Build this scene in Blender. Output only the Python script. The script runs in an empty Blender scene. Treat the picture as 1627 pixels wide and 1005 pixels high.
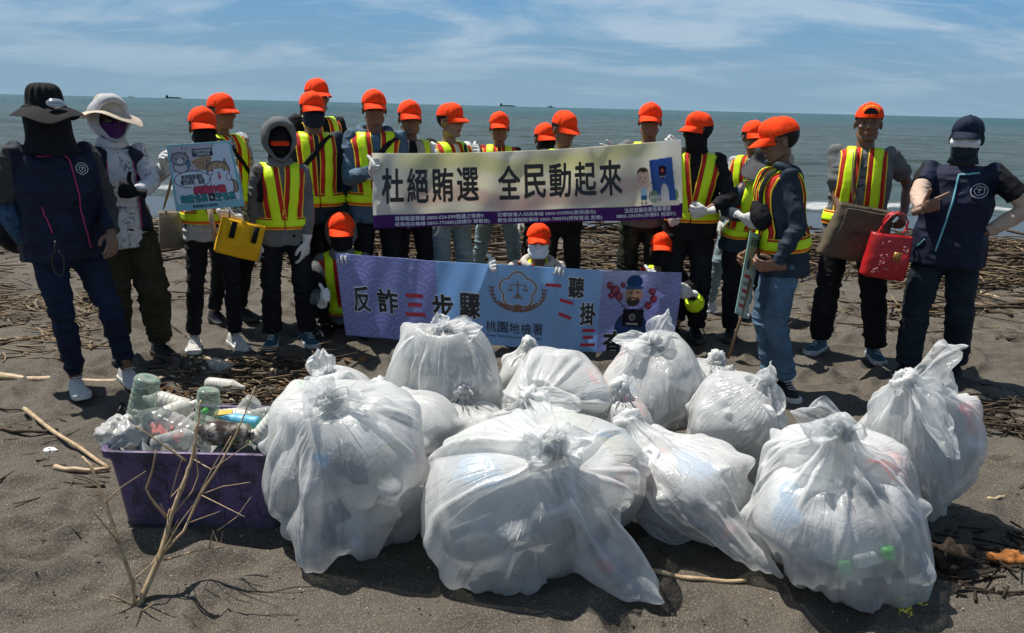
import bpy, bmesh, math, random
import numpy as np
from mathutils import Vector, Matrix, noise as mnoise
from mathutils.bvhtree import BVHTree

# ------------------------------------------------------------------ camera
F_PX = 1222.0; CAM_H = 1.60
PITCH = math.atan(333.9 / F_PX); ROLL = math.atan(39 / 1627.0)
scene = bpy.context.scene
col = scene.collection
cam_data = bpy.data.cameras.new("camera"); cam = bpy.data.objects.new("camera", cam_data); col.objects.link(cam)
cam_data.sensor_width = 36.0; cam_data.lens = F_PX / 1627 * 36.0
cam_data.clip_start = 0.05; cam_data.clip_end = 60000
cam.location = (0, 0, CAM_H)
cam.matrix_world = Matrix.Translation((0, 0, CAM_H)) @ Matrix.Rotation(math.pi / 2 - PITCH, 4, 'X') @ Matrix.Rotation(ROLL, 4, 'Z')
scene.camera = cam
# ------------------------------------------------------------------ world, sun, exposure
SUN_DIR = Vector((-0.40, 0.24, 1.0)).normalized()
SUN_EL = math.asin(SUN_DIR.z); SUN_AZ = math.atan2(SUN_DIR.x, SUN_DIR.y)
world = bpy.data.worlds.new("World"); scene.world = world; world.use_nodes = True
wn = world.node_tree.nodes; wl = world.node_tree.links; wn.clear()
def WN(t, **k):
    n = wn.new(t)
    for a, b in k.items(): setattr(n, a, b)
    return n
wout = WN('ShaderNodeOutputWorld'); wbg = WN('ShaderNodeBackground'); wbg.inputs['Strength'].default_value = 0.058
sky = WN('ShaderNodeTexSky', sky_type='NISHITA'); sky.sun_disc = False
sky.sun_elevation = SUN_EL; sky.sun_rotation = SUN_AZ; sky.air_density = 1.0; sky.dust_density = 0.2; sky.ozone_density = 3.5
geo = WN('ShaderNodeTexCoord')
sep = WN('ShaderNodeSeparateXYZ'); wl.new(geo.outputs['Generated'], sep.inputs[0])
addz = WN('ShaderNodeMath', operation='ADD'); wl.new(sep.outputs[2], addz.inputs[0]); addz.inputs[1].default_value = 0.20
mx = WN('ShaderNodeMath', operation='MAXIMUM'); wl.new(addz.outputs[0], mx.inputs[0]); mx.inputs[1].default_value = 0.08
dx = WN('ShaderNodeMath', operation='DIVIDE'); wl.new(sep.outputs[0], dx.inputs[0]); wl.new(mx.outputs[0], dx.inputs[1])
dy = WN('ShaderNodeMath', operation='DIVIDE'); wl.new(sep.outputs[1], dy.inputs[0]); wl.new(mx.outputs[0], dy.inputs[1])
cmb = WN('ShaderNodeCombineXYZ'); wl.new(dx.outputs[0], cmb.inputs[0]); wl.new(dy.outputs[0], cmb.inputs[1])
def cloud(rot, scl, scale, detail, rough, dist, lo, hi, loc=(0, 0, 0)):
    mp = WN('ShaderNodeMapping'); mp.inputs['Rotation'].default_value = (0, 0, math.radians(rot)); mp.inputs['Scale'].default_value = scl
    mp.inputs['Location'].default_value = loc
    wl.new(cmb.outputs[0], mp.inputs[0])
    nz = WN('ShaderNodeTexNoise'); nz.inputs['Scale'].default_value = scale; nz.inputs['Detail'].default_value = detail
    nz.inputs['Roughness'].default_value = rough; nz.inputs['Distortion'].default_value = dist
    wl.new(mp.outputs[0], nz.inputs['Vector'])
    mr = WN('ShaderNodeMapRange', interpolation_type='SMOOTHSTEP'); mr.inputs[1].default_value = lo; mr.inputs[2].default_value = hi
    wl.new(nz.outputs['Fac'], mr.inputs[0])
    return mr.outputs[0]
c1 = cloud(14, (0.9, 1.4, 1), 1.25, 9, 0.55, 0.5, 0.42, 0.66, (3.1, 1.7, 0))
c2 = cloud(-10, (0.8, 2.2, 1), 3.2, 8, 0.62, 0.9, 0.50, 0.80, (7.3, 2.2, 0))
mul = WN('ShaderNodeMath', operation='MULTIPLY'); wl.new(c2, mul.inputs[0]); mul.inputs[1].default_value = 0.55
mxc = WN('ShaderNodeMath', operation='ADD', use_clamp=True); wl.new(c1, mxc.inputs[0]); wl.new(mul.outputs[0], mxc.inputs[1])
fade = WN('ShaderNodeMapRange', interpolation_type='SMOOTHSTEP'); fade.inputs[1].default_value = 0.005; fade.inputs[2].default_value = 0.09
fade.inputs[3].default_value = 0.25
wl.new(sep.outputs[2], fade.inputs[0])
mul2 = WN('ShaderNodeMath', operation='MULTIPLY'); wl.new(mxc.outputs[0], mul2.inputs[0]); wl.new(fade.outputs[0], mul2.inputs[1])
mul3 = WN('ShaderNodeMath', operation='MULTIPLY'); wl.new(mul2.outputs[0], mul3.inputs[0]); mul3.inputs[1].default_value = 0.66
# the low sky: the humid blue-grey of the photograph instead of a white horizon
tint = WN('ShaderNodeMix', data_type='RGBA', blend_type='MULTIPLY'); tint.inputs[0].default_value = 1.0
wl.new(sky.outputs[0], tint.inputs[6]); tint.inputs[7].default_value = (0.8, 0.9, 1.0, 1)
hz = WN('ShaderNodeMapRange', interpolation_type='SMOOTHSTEP'); hz.inputs[1].default_value = 0.0; hz.inputs[2].default_value = 0.16; wl.new(sep.outputs[2], hz.inputs[0])
hc = WN('ShaderNodeMix', data_type='RGBA'); wl.new(hz.outputs[0], hc.inputs[0]); hc.inputs[6].default_value = (3.35, 5.2, 6.8, 1); hc.inputs[7].default_value = (2.0, 4.7, 7.9, 1)
hm = WN('ShaderNodeMapRange', interpolation_type='SMOOTHSTEP'); hm.inputs[1].default_value = 0.10; hm.inputs[2].default_value = 0.65; wl.new(sep.outputs[2], hm.inputs[0])
hs = WN('ShaderNodeMix', data_type='RGBA'); wl.new(hm.outputs[0], hs.inputs[0]); wl.new(hc.outputs[2], hs.inputs[6]); wl.new(tint.outputs[2], hs.inputs[7])
cm = WN('ShaderNodeMix', data_type='RGBA'); wl.new(mul3.outputs[0], cm.inputs[0]); wl.new(hs.outputs[2], cm.inputs[6])
cm.inputs[7].default_value = (6.8, 8.2, 9.5, 1)
wl.new(cm.outputs[2], wbg.inputs['Color']); wl.new(wbg.outputs[0], wout.inputs[0])
sun_d = bpy.data.lights.new("sun", 'SUN'); sun_d.energy = 5.0; sun_d.angle = math.radians(0.53); sun_d.color = (1.0, 0.955, 0.88)
sun_o = bpy.data.objects.new("sun", sun_d); col.objects.link(sun_o)
sun_o.rotation_euler = SUN_DIR.to_track_quat('Z', 'Y').to_euler()
scene.view_settings.view_transform = 'Standard'; scene.view_settings.look = 'None'
scene.view_settings.exposure = 0.40; scene.view_settings.gamma = 1.0; scene.view_settings.use_curve_mapping = False
scene.render.engine = 'CYCLES'
scene.cycles.max_bounces = 10; scene.cycles.transparent_max_bounces = 40; scene.cycles.caustics_refractive = False; scene.cycles.caustics_reflective = False

# ------------------------------------------------------------------ helpers
def ray(x, y):
    u = x - 813.5; v = -(y - 502.5)
    c, s = math.cos(ROLL), math.sin(ROLL)
    uu = u * c - v * s; vv = u * s + v * c
    d = Vector((uu, F_PX * math.cos(PITCH) + vv * math.sin(PITCH), -F_PX * math.sin(PITCH) + vv * math.cos(PITCH)))
    return d / d.y
def G(x, y, z=0.0):
    d = ray(x, y); t = (z - CAM_H) / d.z
    return Vector((d.x * t, t, z))
def at(x, y, Y):
    d = ray(x, y); return Vector((d.x * Y, Y, CAM_H + d.z * Y))
rng = np.random.RandomState(7)
R = random.Random(11)

class NT:
    """small material builder"""
    def __init__(s, name):
        s.m = bpy.data.materials.new(name); s.m.use_nodes = True; s.n = s.m.node_tree.nodes; s.l = s.m.node_tree.links
        s.b = s.n['Principled BSDF']; s.out = s.n['Material Output']
    def N(s, t, ins=None, **k):
        n = s.n.new(t)
        for a, b in k.items(): setattr(n, a, b)
        for a, b in (ins or {}).items():
            if hasattr(b, 'links') or isinstance(b, bpy.types.NodeSocket): s.l.new(b, n.inputs[a])
            else: n.inputs[a].default_value = b
        return n
    def L(s, a, b): s.l.new(a, b)
    def coord(s, kind='Object', scale=(1, 1, 1), rot=(0, 0, 0)):
        c = s.N('ShaderNodeTexCoord'); mp = s.N('ShaderNodeMapping', {'Scale': scale, 'Rotation': rot}); s.L(c.outputs[kind], mp.inputs[0]); return mp.outputs[0]
    def noise(s, vec, scale, detail=4, rough=0.55, dist=0.0):
        return s.N('ShaderNodeTexNoise', {'Vector': vec, 'Scale': scale, 'Detail': detail, 'Roughness': rough, 'Distortion': dist}).outputs['Fac']
    def ramp(s, fac, lo, hi, a=0.0, b=1.0):
        return s.N('ShaderNodeMapRange', {0: fac, 1: lo, 2: hi, 3: a, 4: b}, interpolation_type='SMOOTHSTEP').outputs[0]
    def mix(s, fac, a, b, mode='MIX'):
        n = s.N('ShaderNodeMix', data_type='RGBA', blend_type=mode)
        for i, v in ((0, fac), (6, a), (7, b)):
            if isinstance(v, bpy.types.NodeSocket): s.L(v, n.inputs[i])
            else: n.inputs[i].default_value = (v if i == 0 else (*v[:3], 1))
        return n.outputs[2]
    def math(s, op, a, b=0.0, clamp=False):
        n = s.N('ShaderNodeMath', operation=op, use_clamp=clamp)
        for i, v in ((0, a), (1, b)):
            if isinstance(v, bpy.types.NodeSocket): s.L(v, n.inputs[i])
            else: n.inputs[i].default_value = v
        return n.outputs[0]
    def bump(s, h, strength=0.5, dist=0.01, normal=None):
        n = s.N('ShaderNodeBump', {'Height': h, 'Strength': strength, 'Distance': dist})
        if normal is not None: s.L(normal, n.inputs['Normal'])
        return n.outputs[0]
    def set(s, **k):
        names = dict(color='Base Color', rough='Roughness', metal='Metallic', normal='Normal', spec='Specular IOR Level', alpha='Alpha',
                     trans='Transmission Weight', sheen='Sheen Weight', ior='IOR', sss='Subsurface Weight', coat='Coat Weight')
        for a, v in k.items():
            i = s.b.inputs[names[a]]
            if isinstance(v, bpy.types.NodeSocket): s.L(v, i)
            elif a == 'color': i.default_value = (*v[:3], 1)
            else: i.default_value = v
        return s
MATS = {}
def fabric(name, c, rough=0.85, var=0.25, scale=9.0, weave=700.0, bump=0.25, sheen=0.0, dirt=None):
    if name in MATS: return MATS[name]
    t = NT(name); v = t.coord('Object')
    n = t.noise(v, scale, 5, 0.6); f = t.ramp(n, 0.3, 0.75)
    a = tuple(x * (1 - var) for x in c); b = tuple(min(1, x * (1 + var * 0.7)) for x in c)
    cc = t.mix(f, a, b)
    if dirt: cc = t.mix(t.ramp(t.noise(v, 16, 6, 0.7), 0.55, 0.75, 0, 0.6), cc, dirt)
    w = t.noise(v, weave, 1, 0.5); fold = t.noise(v, 28, 4, 0.5, 0.6)
    h = t.math('ADD', t.math('MULTIPLY', w, 0.08), fold)
    t.set(color=cc, rough=rough, normal=t.bump(h, bump, 0.012), spec=0.2, sheen=sheen)
    MATS[name] = t.m; return t.m
def plain(name, c, rough=0.5, metal=0.0, var=0.15, scale=12, bump=0.15, spec=0.5, bdist=0.004):
    if name in MATS: return MATS[name]
    t = NT(name); v = t.coord('Object'); n = t.noise(v, scale, 6, 0.6)
    a = tuple(x * (1 - var) for x in c); b = tuple(min(1, x * (1 + var)) for x in c)
    t.set(color=t.mix(t.ramp(n, 0.3, 0.7), a, b), rough=rough, metal=metal, normal=t.bump(t.noise(v, scale * 6, 4), bump, bdist), spec=spec)
    MATS[name] = t.m; return t.m

def mesh_np(name, V, Fq, smooth=True, mats=(), midx=None, edges=()):
    me = bpy.data.meshes.new(name)
    V = np.asarray(V, dtype=np.float64)
    if isinstance(Fq, np.ndarray):
        k = Fq.shape[1]; nf = len(Fq)
        me.vertices.add(len(V)); me.vertices.foreach_set('co', V.astype(np.float32).ravel())
        me.loops.add(nf * k); me.loops.foreach_set('vertex_index', Fq.astype(np.int32).ravel())
        me.polygons.add(nf); me.polygons.foreach_set('loop_start', np.arange(nf, dtype=np.int32) * k)
        me.polygons.foreach_set('loop_total', np.full(nf, k, dtype=np.int32))
        me.update(calc_edges=True)
    else:
        me.from_pydata([tuple(v) for v in V], list(edges), [tuple(f) for f in Fq])
    for m in mats: me.materials.append(m)
    if midx is not None: me.polygons.foreach_set('material_index', np.asarray(midx, dtype=np.int32))
    me.polygons.foreach_set('use_smooth', np.full(len(me.polygons), smooth, dtype=bool))
    me.validate(); me.update()
    return me
def grid_faces(nu, nv, wrap_u=False, wrap_v=False):
    """nu x nv vertices, index = i*nv + j"""
    iu = np.arange(nu if wrap_u else nu - 1); iv = np.arange(nv if wrap_v else nv - 1)
    I, J = np.meshgrid(iu, iv, indexing='ij'); I2 = (I + 1) % nu; J2 = (J + 1) % nv
    return np.stack([(I * nv + J), (I2 * nv + J), (I2 * nv + J2), (I * nv + J2)], -1).reshape(-1, 4)
def link(name, me, parent=None, loc=None, label=None, cat=None, group=None, kind=None):
    o = bpy.data.objects.new(name, me); col.objects.link(o)
    if parent is not None: o.parent = parent
    if loc is not None: o.location = loc
    tag(o, label, cat, group, kind); return o
def tag(o, label=None, cat=None, group=None, kind=None):
    if label: o['label'] = label
    if cat: o['category'] = cat
    if group: o['group'] = group
    if kind: o['kind'] = kind
    return o
def empty(name, loc, label, cat, group=None):
    o = bpy.data.objects.new(name, None); col.objects.link(o); o.location = loc; o.empty_display_size = 0.1
    return tag(o, label, cat, group)
class MB:
    """collects shapes into one mesh (python lists)"""
    def __init__(s): s.v = []; s.f = []; s.m = []
    def add(s, V, Fs, mi=0):
        b = len(s.v); s.v += [tuple(v) for v in V]; s.f += [tuple(b + int(i) for i in f) for f in Fs]; s.m += [mi] * len(Fs); return s
    def tube(s, pts, rad, n=6, mi=0, cap=True, flat=None):
        pts = [Vector(p) for p in pts]; k = len(pts)
        rad = [rad] * k if isinstance(rad, (int, float)) else list(rad)
        V = []; prev = None
        for i, p in enumerate(pts):
            t = (pts[min(i + 1, k - 1)] - pts[max(i - 1, 0)])
            t = t.normalized() if t.length > 1e-9 else Vector((0, 0, 1))
            if prev is None:
                a = Vector((0, 0, 1)) if abs(t.z) < 0.9 else Vector((1, 0, 0))
                x = t.cross(a).normalized()
            else:
                x = (prev - t * prev.dot(t)); x = x.normalized() if x.length > 1e-6 else t.orthogonal().normalized()
            prev = x; y = t.cross(x)
            for j in range(n):
                a = 2 * math.pi * j / n
                V.append(p + x * (math.cos(a) * rad[i]) + y * (math.sin(a) * rad[i] * (flat or 1)))
        Fs = [(i * n + j, i * n + (j + 1) % n, (i + 1) * n + (j + 1) % n, (i + 1) * n + j) for i in range(k - 1) for j in range(n)]
        if cap: Fs += [tuple(reversed(range(n))), tuple((k - 1) * n + j for j in range(n))]
        return s.add(V, Fs, mi)
    def box(s, c, d, M=None, mi=0, taper=1.0):
        c = Vector(c); V = []
        for z in (-1, 1):
            for x, y in ((-1, -1), (1, -1), (1, 1), (-1, 1)):
                k = taper if z > 0 else 1
                p = Vector((x * d[0] / 2 * k, y * d[1] / 2 * k, z * d[2] / 2))
                V.append(c + (M @ p if M is not None else p))
        return s.add(V, [(3, 2, 1, 0), (4, 5, 6, 7), (0, 1, 5, 4), (1, 2, 6, 5), (2, 3, 7, 6), (3, 0, 4, 7)], mi)
    def ball(s, c, r, M=None, nu=10, nv=7, mi=0):
        r = (r, r, r) if isinstance(r, (int, float)) else r
        V = []; c = Vector(c)
        for i in range(nv + 1):
            th = math.pi * i / nv
            for j in range(nu):
                ph = 2 * math.pi * j / nu
                p = Vector((r[0] * math.sin(th) * math.cos(ph), r[1] * math.sin(th) * math.sin(ph), r[2] * math.cos(th)))
                V.append(c + (M @ p if M is not None else p))
        Fs = [(i * nu + j, (i + 1) * nu + j, (i + 1) * nu + (j + 1) % nu, i * nu + (j + 1) % nu) for i in range(nv) for j in range(nu)]
        return s.add(V, Fs, mi)
    def lathe(s, prof, c=(0, 0, 0), M=None, n=20, mi=0, close=False):
        V = []; c = Vector(c)
        for r, z in prof:
            for j in range(n):
                a = 2 * math.pi * j / n; p = Vector((r * math.cos(a), r * math.sin(a), z)); V.append(c + (M @ p if M is not None else p))
        Fs = [(i * n + j, i * n + (j + 1) % n, (i + 1) * n + (j + 1) % n, (i + 1) * n + j) for i in range(len(prof) - 1) for j in range(n)]
        if close: Fs += [tuple(reversed(range(n))), tuple((len(prof) - 1) * n + j for j in range(n))]
        return s.add(V, Fs, mi)
    def mesh(s, name, mats, smooth=True):
        me = bpy.data.meshes.new(name); me.from_pydata(s.v, [], s.f)
        for m in (mats if isinstance(mats, (list, tuple)) else [mats]): me.materials.append(m)
        me.polygons.foreach_set('material_index', s.m); me.polygons.foreach_set('use_smooth', [smooth] * len(s.f)); me.update(); return me
def mods(me, specs):
    """run modifiers on a mesh, return a new mesh"""
    o = bpy.data.objects.new('tmp', me); col.objects.link(o)
    for typ, k in specs:
        m = o.modifiers.new(typ, typ)
        for a, b in k.items(): setattr(m, a, b)
    dg = bpy.context.evaluated_depsgraph_get(); dg.update()
    r = bpy.data.meshes.new_from_object(o.evaluated_get(dg), depsgraph=dg)
    bpy.data.objects.remove(o); return r
def get_co(me):
    a = np.empty(len(me.vertices) * 3, dtype=np.float32); me.vertices.foreach_get('co', a); return a.reshape(-1, 3).astype(np.float64)
def set_co(me, V): me.vertices.foreach_set('co', np.asarray(V, dtype=np.float32).ravel()); me.update()
def get_no(me):
    a = np.empty(len(me.vertices) * 3, dtype=np.float32); me.vertex_normals.foreach_get('vector', a); return a.reshape(-1, 3).astype(np.float64)
# vectorised value noise (numpy) used for relief
_tab = rng.rand(4096)
def vnoise(P, scale=1.0, seed=0):
    P = np.asarray(P, dtype=np.float64) * scale + seed * 17.31
    if P.ndim == 1: P = P[:, None]
    d = P.shape[1]; i0 = np.floor(P).astype(np.int64); f = P - i0; f = f * f * (3 - 2 * f)
    out = np.zeros(len(P)); pr = np.array([73856093, 19349663, 83492791])[:d]
    for c in range(2 ** d):
        b = np.array([(c >> k) & 1 for k in range(d)])
        h = ((i0 + b) * pr).sum(1)
        h = (h ^ (h >> 7)) & 4095
        w = np.prod(np.where(b, f, 1 - f), axis=1)
        out += w * _tab[h]
    return out * 2 - 1
def fbm(P, scale=1.0, octv=4, seed=0, gain=0.5):
    o = 0; a = 1; t = 0
    for k in range(octv): o = o + a * vnoise(P, scale * 2 ** k, seed + k * 3); t += a; a *= gain
    return o / t
# ------------------------------------------------------------------ beach, sea
SEA_Z = -0.34
def beach_z(X, Y, relief=True):
    base = -0.055 * np.clip(Y - 9.5, 0, None) + 0.0
    base = np.where(Y > 30, -0.055 * 20.5 - 0.02 * (Y - 30), base); base = np.maximum(base, -6)
    if not relief: return base
    P = np.stack([X, Y], -1).reshape(-1, 2)
    wet = 1 / (1 + np.exp(-(11.2 - Y) / 0.5))
    near = np.exp(-np.abs(X) / 30) * wet
    h = 0.036 * fbm(P * [1, 1.8], 1.5, 3, 3).reshape(X.shape) + 0.026 * fbm(P * [1, 1.9], 4.0, 3, 5).reshape(X.shape)
    return base + h * near
HOLES = []
for k in range(900):
    HOLES.append((rng.uniform(-6.5, 6.5), rng.uniform(1.6, 9.5) if k % 3 else rng.uniform(3.3, 6.5), rng.uniform(0.05, 0.12), rng.uniform(0, math.pi), rng.uniform(0.015, 0.045)))
for x, y in ((110, 830), (60, 880), (90, 940), (330, 905), (40, 925), (30, 850), (230, 880)):
    g = G(x, y); HOLES.append((g.x, g.y, 0.10, 0.1, 0.040))
def footprints(X, Y, Z):
    for (hx, hy, s, a, d) in HOLES:
        m = (np.abs(X - hx) < 4 * s) & (np.abs(Y - hy) < 4 * s)
        if not m.any(): continue
        dx = X[m] - hx; dy = Y[m] - hy; u = (dx * math.cos(a) + dy * math.sin(a)) / (1.5 * s); v = (-dx * math.sin(a) + dy * math.cos(a)) / (0.75 * s)
        q = u * u + v * v
        Z[m] += -d * np.exp(-q * 1.3) + 0.55 * d * np.exp(-((np.sqrt(q) - 1.45) / 0.35) ** 2)
    return Z
xs = np.concatenate([-np.geomspace(4000, 7.2, 46), np.linspace(-7, 7, 540), np.geomspace(7.2, 4000, 46)])
ys = np.concatenate([-np.geomspace(400, 1.0, 14), np.linspace(-0.8, 1.3, 10), np.linspace(1.4, 6.5, 300), np.linspace(6.54, 16.5, 190), np.geomspace(17, 60, 20)])
X, Y = np.meshgrid(xs, ys, indexing='ij')
Z = footprints(X, Y, beach_z(X, Y))
BEACH_BVH = None
gm = NT('dark volcanic sand'); v = gm.coord('Object')
grain = gm.noise(v, 420, 3, 0.7); big = gm.noise(v, 1.3, 5, 0.6); med = gm.noise(v, 7, 5, 0.65, 0.5)
spk = gm.N('ShaderNodeTexVoronoi', {'Vector': v, 'Scale': 620.0}); rnd = gm.N('ShaderNodeSeparateColor', {0: spk.outputs['Color']}).outputs[0]
dry = gm.mix(gm.ramp(big, 0.3, 0.7), (0.108, 0.090, 0.067), (0.148, 0.125, 0.094))
dry = gm.mix(gm.ramp(med, 0.35, 0.75, 0, 0.45), dry, (0.070, 0.062, 0.052))
dry = gm.mix(gm.ramp(grain, 0.35, 0.75), gm.mix(1.0, dry, (0.50, 0.49, 0.50), 'MULTIPLY'), dry)
dry = gm.mix(gm.ramp(rnd, 0.90, 0.96), dry, (0.34, 0.31, 0.25))
sepn = gm.N('ShaderNodeSeparateXYZ', {0: v}); yy = gm.math('ADD', sepn.outputs[1], gm.math('MULTIPLY', gm.noise(v, 0.8, 4), 1.2))
wetf = gm.ramp(yy, 11.3, 12.2)
colr = gm.mix(wetf, dry, (0.045, 0.042, 0.038))
hgt = gm.math('ADD', gm.math('MULTIPLY', grain, 0.35), gm.math('ADD', gm.math('MULTIPLY', med, 2.0), gm.noise(v, 60, 4, 0.7)))
gm.set(color=colr, rough=gm.ramp(wetf, 0, 1, 0.9, 0.28), spec=0.35, normal=gm.bump(hgt, gm.ramp(wetf, 0, 1, 0.75, 0.08), 0.012))
beach_me = mesh_np('beach_sand', np.stack([X, Y, Z], -1).reshape(-1, 3), grid_faces(len(xs), len(ys)), mats=[gm.m])
beach = link('beach_sand', beach_me, kind='structure', label='dark grey volcanic sand beach with footprints', cat='beach')
from bisect import bisect_left
def gz(x, y):
    """sand height by bilinear lookup"""
    i = min(max(np.searchsorted(xs, x) - 1, 0), len(xs) - 2); j = min(max(np.searchsorted(ys, y) - 1, 0), len(ys) - 2)
    tx = (x - xs[i]) / (xs[i + 1] - xs[i]); ty = (y - ys[j]) / (ys[j + 1] - ys[j])
    return float((Z[i, j] * (1 - tx) + Z[i + 1, j] * tx) * (1 - ty) + (Z[i, j + 1] * (1 - tx) + Z[i + 1, j + 1] * tx) * ty)

# sea: one sheet, waves as relief near the shore
sx = np.concatenate([-np.geomspace(30000, 62, 40), np.linspace(-60, 60, 420), np.geomspace(62, 30000, 40)])
sy = np.concatenate([np.linspace(11.6, 30, 190), np.geomspace(30.2, 260, 330), np.geomspace(265, 40000, 50)])
SX, SY = np.meshgrid(sx, sy, indexing='ij'); P2 = np.stack([SX, SY], -1).reshape(-1, 2)
w1 = fbm(P2 * [0.16, 0.55], 1.0, 4, 21).reshape(SX.shape)
w2 = fbm(P2 * [0.6, 1.6], 1.0, 3, 31).reshape(SX.shape)
ph = SY * 0.85 + 1.8 * vnoise(P2, 0.09, 3).reshape(SX.shape) + SX * 0.05
swell = np.exp(1.2 * (np.sin(ph) - 1)) * (0.5 + 0.5 * vnoise(P2 * [0.25, 0.6], 1.0, 9).reshape(SX.shape))
amp = np.clip((SY - 12.2) / 16, 0, 1) * np.clip(1.6 - np.log10(np.maximum(SY, 1)) * 0.35, 0.2, 1)
SZ = SEA_Z + amp * (0.16 * w1 + 0.05 * w2 + 0.17 * swell)
SZ = np.where((np.abs(SX) > 60) | (SY > 260), SEA_Z, SZ)
wm = NT('sea water'); v = wm.coord('Object')
vs = wm.N('ShaderNodeMapping', {'Vector': v, 'Scale': (0.35, 1.0, 1.0)}).outputs[0]
n1 = wm.noise(vs, 0.9, 7, 0.62, 0.3); n2 = wm.noise(vs, 0.045, 5, 0.6); n3 = wm.noise(vs, 6.5, 5, 0.65)
yv = wm.N('ShaderNodeSeparateXYZ', {0: v}).outputs[1]
far = wm.ramp(yv, 15, 260)
turb = wm.mix(far, (0.100, 0.118, 0.095), (0.014, 0.062, 0.052))
turb = wm.mix(wm.ramp(n2, 0.35, 0.7, 0, 0.5), turb, (0.040, 0.072, 0.062))
foam_n = wm.noise(wm.N('ShaderNodeMapping', {'Vector': v, 'Scale': (0.22, 1.3, 1.0)}).outputs[0], 1.0, 8, 0.68, 0.6)
caps = wm.ramp(foam_n, 0.715, 0.74, 0, 0.75)
ydist = wm.math('ADD', yv, wm.math('MULTIPLY', wm.noise(wm.N('ShaderNodeMapping', {'Vector': v, 'Scale': (0.5, 0.3, 1)}).outputs[0], 1.0, 4), 3.2))
b1 = wm.math('MULTIPLY', wm.ramp(ydist, 13.6, 13.9), wm.ramp(ydist, 16.2, 15.0))
b2 = wm.math('MULTIPLY', wm.ramp(ydist, 18.0, 18.3), wm.ramp(ydist, 19.2, 18.6))
edge = wm.math('MULTIPLY', wm.ramp(ydist, 12.0, 12.6), wm.ramp(ydist, 13.0, 12.85))
lace = wm.ramp(wm.noise(v, 3.0, 7, 0.7, 0.8), 0.28, 0.48)
foam = wm.math('MAXIMUM', caps, wm.math('MULTIPLY', lace, wm.math('MAXIMUM', b1, wm.math('MAXIMUM', wm.math('MULTIPLY', b2, 0.95), edge))))
colw = wm.mix(foam, turb, (0.62, 0.64, 0.63))
hw = wm.math('ADD', wm.math('MULTIPLY', n1, 1.0), wm.math('MULTIPLY', n3, 0.22))
wm.set(color=colw, rough=wm.ramp(foam, 0, 1, 0.24, 0.8), spec=0.28, ior=1.33, normal=wm.bump(hw, 1.0, 1.5))
sea = link('sea', mesh_np('sea', np.stack([SX, SY, SZ], -1).reshape(-1, 3), grid_faces(len(sx), len(sy)), mats=[wm.m]), kind='structure', label='grey green choppy sea running out to the horizon', cat='sea')
# ------------------------------------------------------------------ rubbish bags
V3_ = lambda *a: Vector(a)
def film_material():
    t = NT('milky bin liner film')
    uv = t.N('ShaderNodeTexCoord').outputs['UV']; ob = t.coord('Object')
    rad = t.N('ShaderNodeMapping', {'Vector': uv, 'Scale': (24, 2.0, 1)}).outputs[0]
    rad2 = t.N('ShaderNodeMapping', {'Vector': uv, 'Scale': (7, 22, 1), 'Rotation': (0, 0, 0.5)}).outputs[0]
    a = t.noise(rad, 1.0, 4, 0.55, 1.2); b = t.noise(rad2, 1.0, 4, 0.55, 1.4)
    ridg = t.math('ABSOLUTE', t.math('SUBTRACT', t.noise(ob, 13, 4, 0.55, 1.5), 0.5))
    crk = t.math('ABSOLUTE', t.math('SUBTRACT', t.noise(ob, 31, 3, 0.55, 1.0), 0.5))
    rg = lambda x: t.math('ABSOLUTE', t.math('SUBTRACT', x, 0.5))
    h = t.math('SUBTRACT', t.math('MULTIPLY', a, 0.6), t.math('MULTIPLY', rg(a), 1.5)); h = t.math('SUBTRACT', h, t.math('MULTIPLY', rg(b), 0.4))
    h = t.math('SUBTRACT', h, t.math('MULTIPLY', ridg, 0.65)); h = t.math('SUBTRACT', h, t.math('MULTIPLY', crk, 0.12))
    nrm = t.bump(h, 0.60, 0.012)
    cloudy = t.noise(ob, 4.0, 3, 0.5)
    white = t.mix(t.ramp(cloudy, 0.3, 0.7), (0.82, 0.82, 0.815), (0.87, 0.875, 0.87))
    t.set(color=white, rough=0.17, spec=0.6, normal=nrm)
    tl = t.N('ShaderNodeBsdfTranslucent', {'Color': (0.86, 0.87, 0.86, 1), 'Normal': nrm})
    m1 = t.N('ShaderNodeMixShader', {0: 0.42}); t.L(t.b.outputs[0], m1.inputs[1]); t.L(tl.outputs[0], m1.inputs[2])
    tr = t.N('ShaderNodeBsdfTransparent', {'Color': (0.97, 0.98, 0.98, 1)})
    fac = t.ramp(t.noise(ob, 3.0, 4, 0.6, 0.8), 0.35, 0.65, 0.32, 0.70)
    lw = t.N('ShaderNodeLayerWeight', {'Blend': 0.35}).outputs['Facing']
    fac = t.math('MULTIPLY', fac, t.math('SUBTRACT', 1.0, t.math('MULTIPLY', lw, 0.9)), clamp=True)
    m2 = t.N('ShaderNodeMixShader', {0: fac}); t.L(m1.outputs[0], m2.inputs[1]); t.L(tr.outputs[0], m2.inputs[2])
    t.L(m2.outputs[0], t.out.inputs[0]); return t.m
FILM = film_material()
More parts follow.
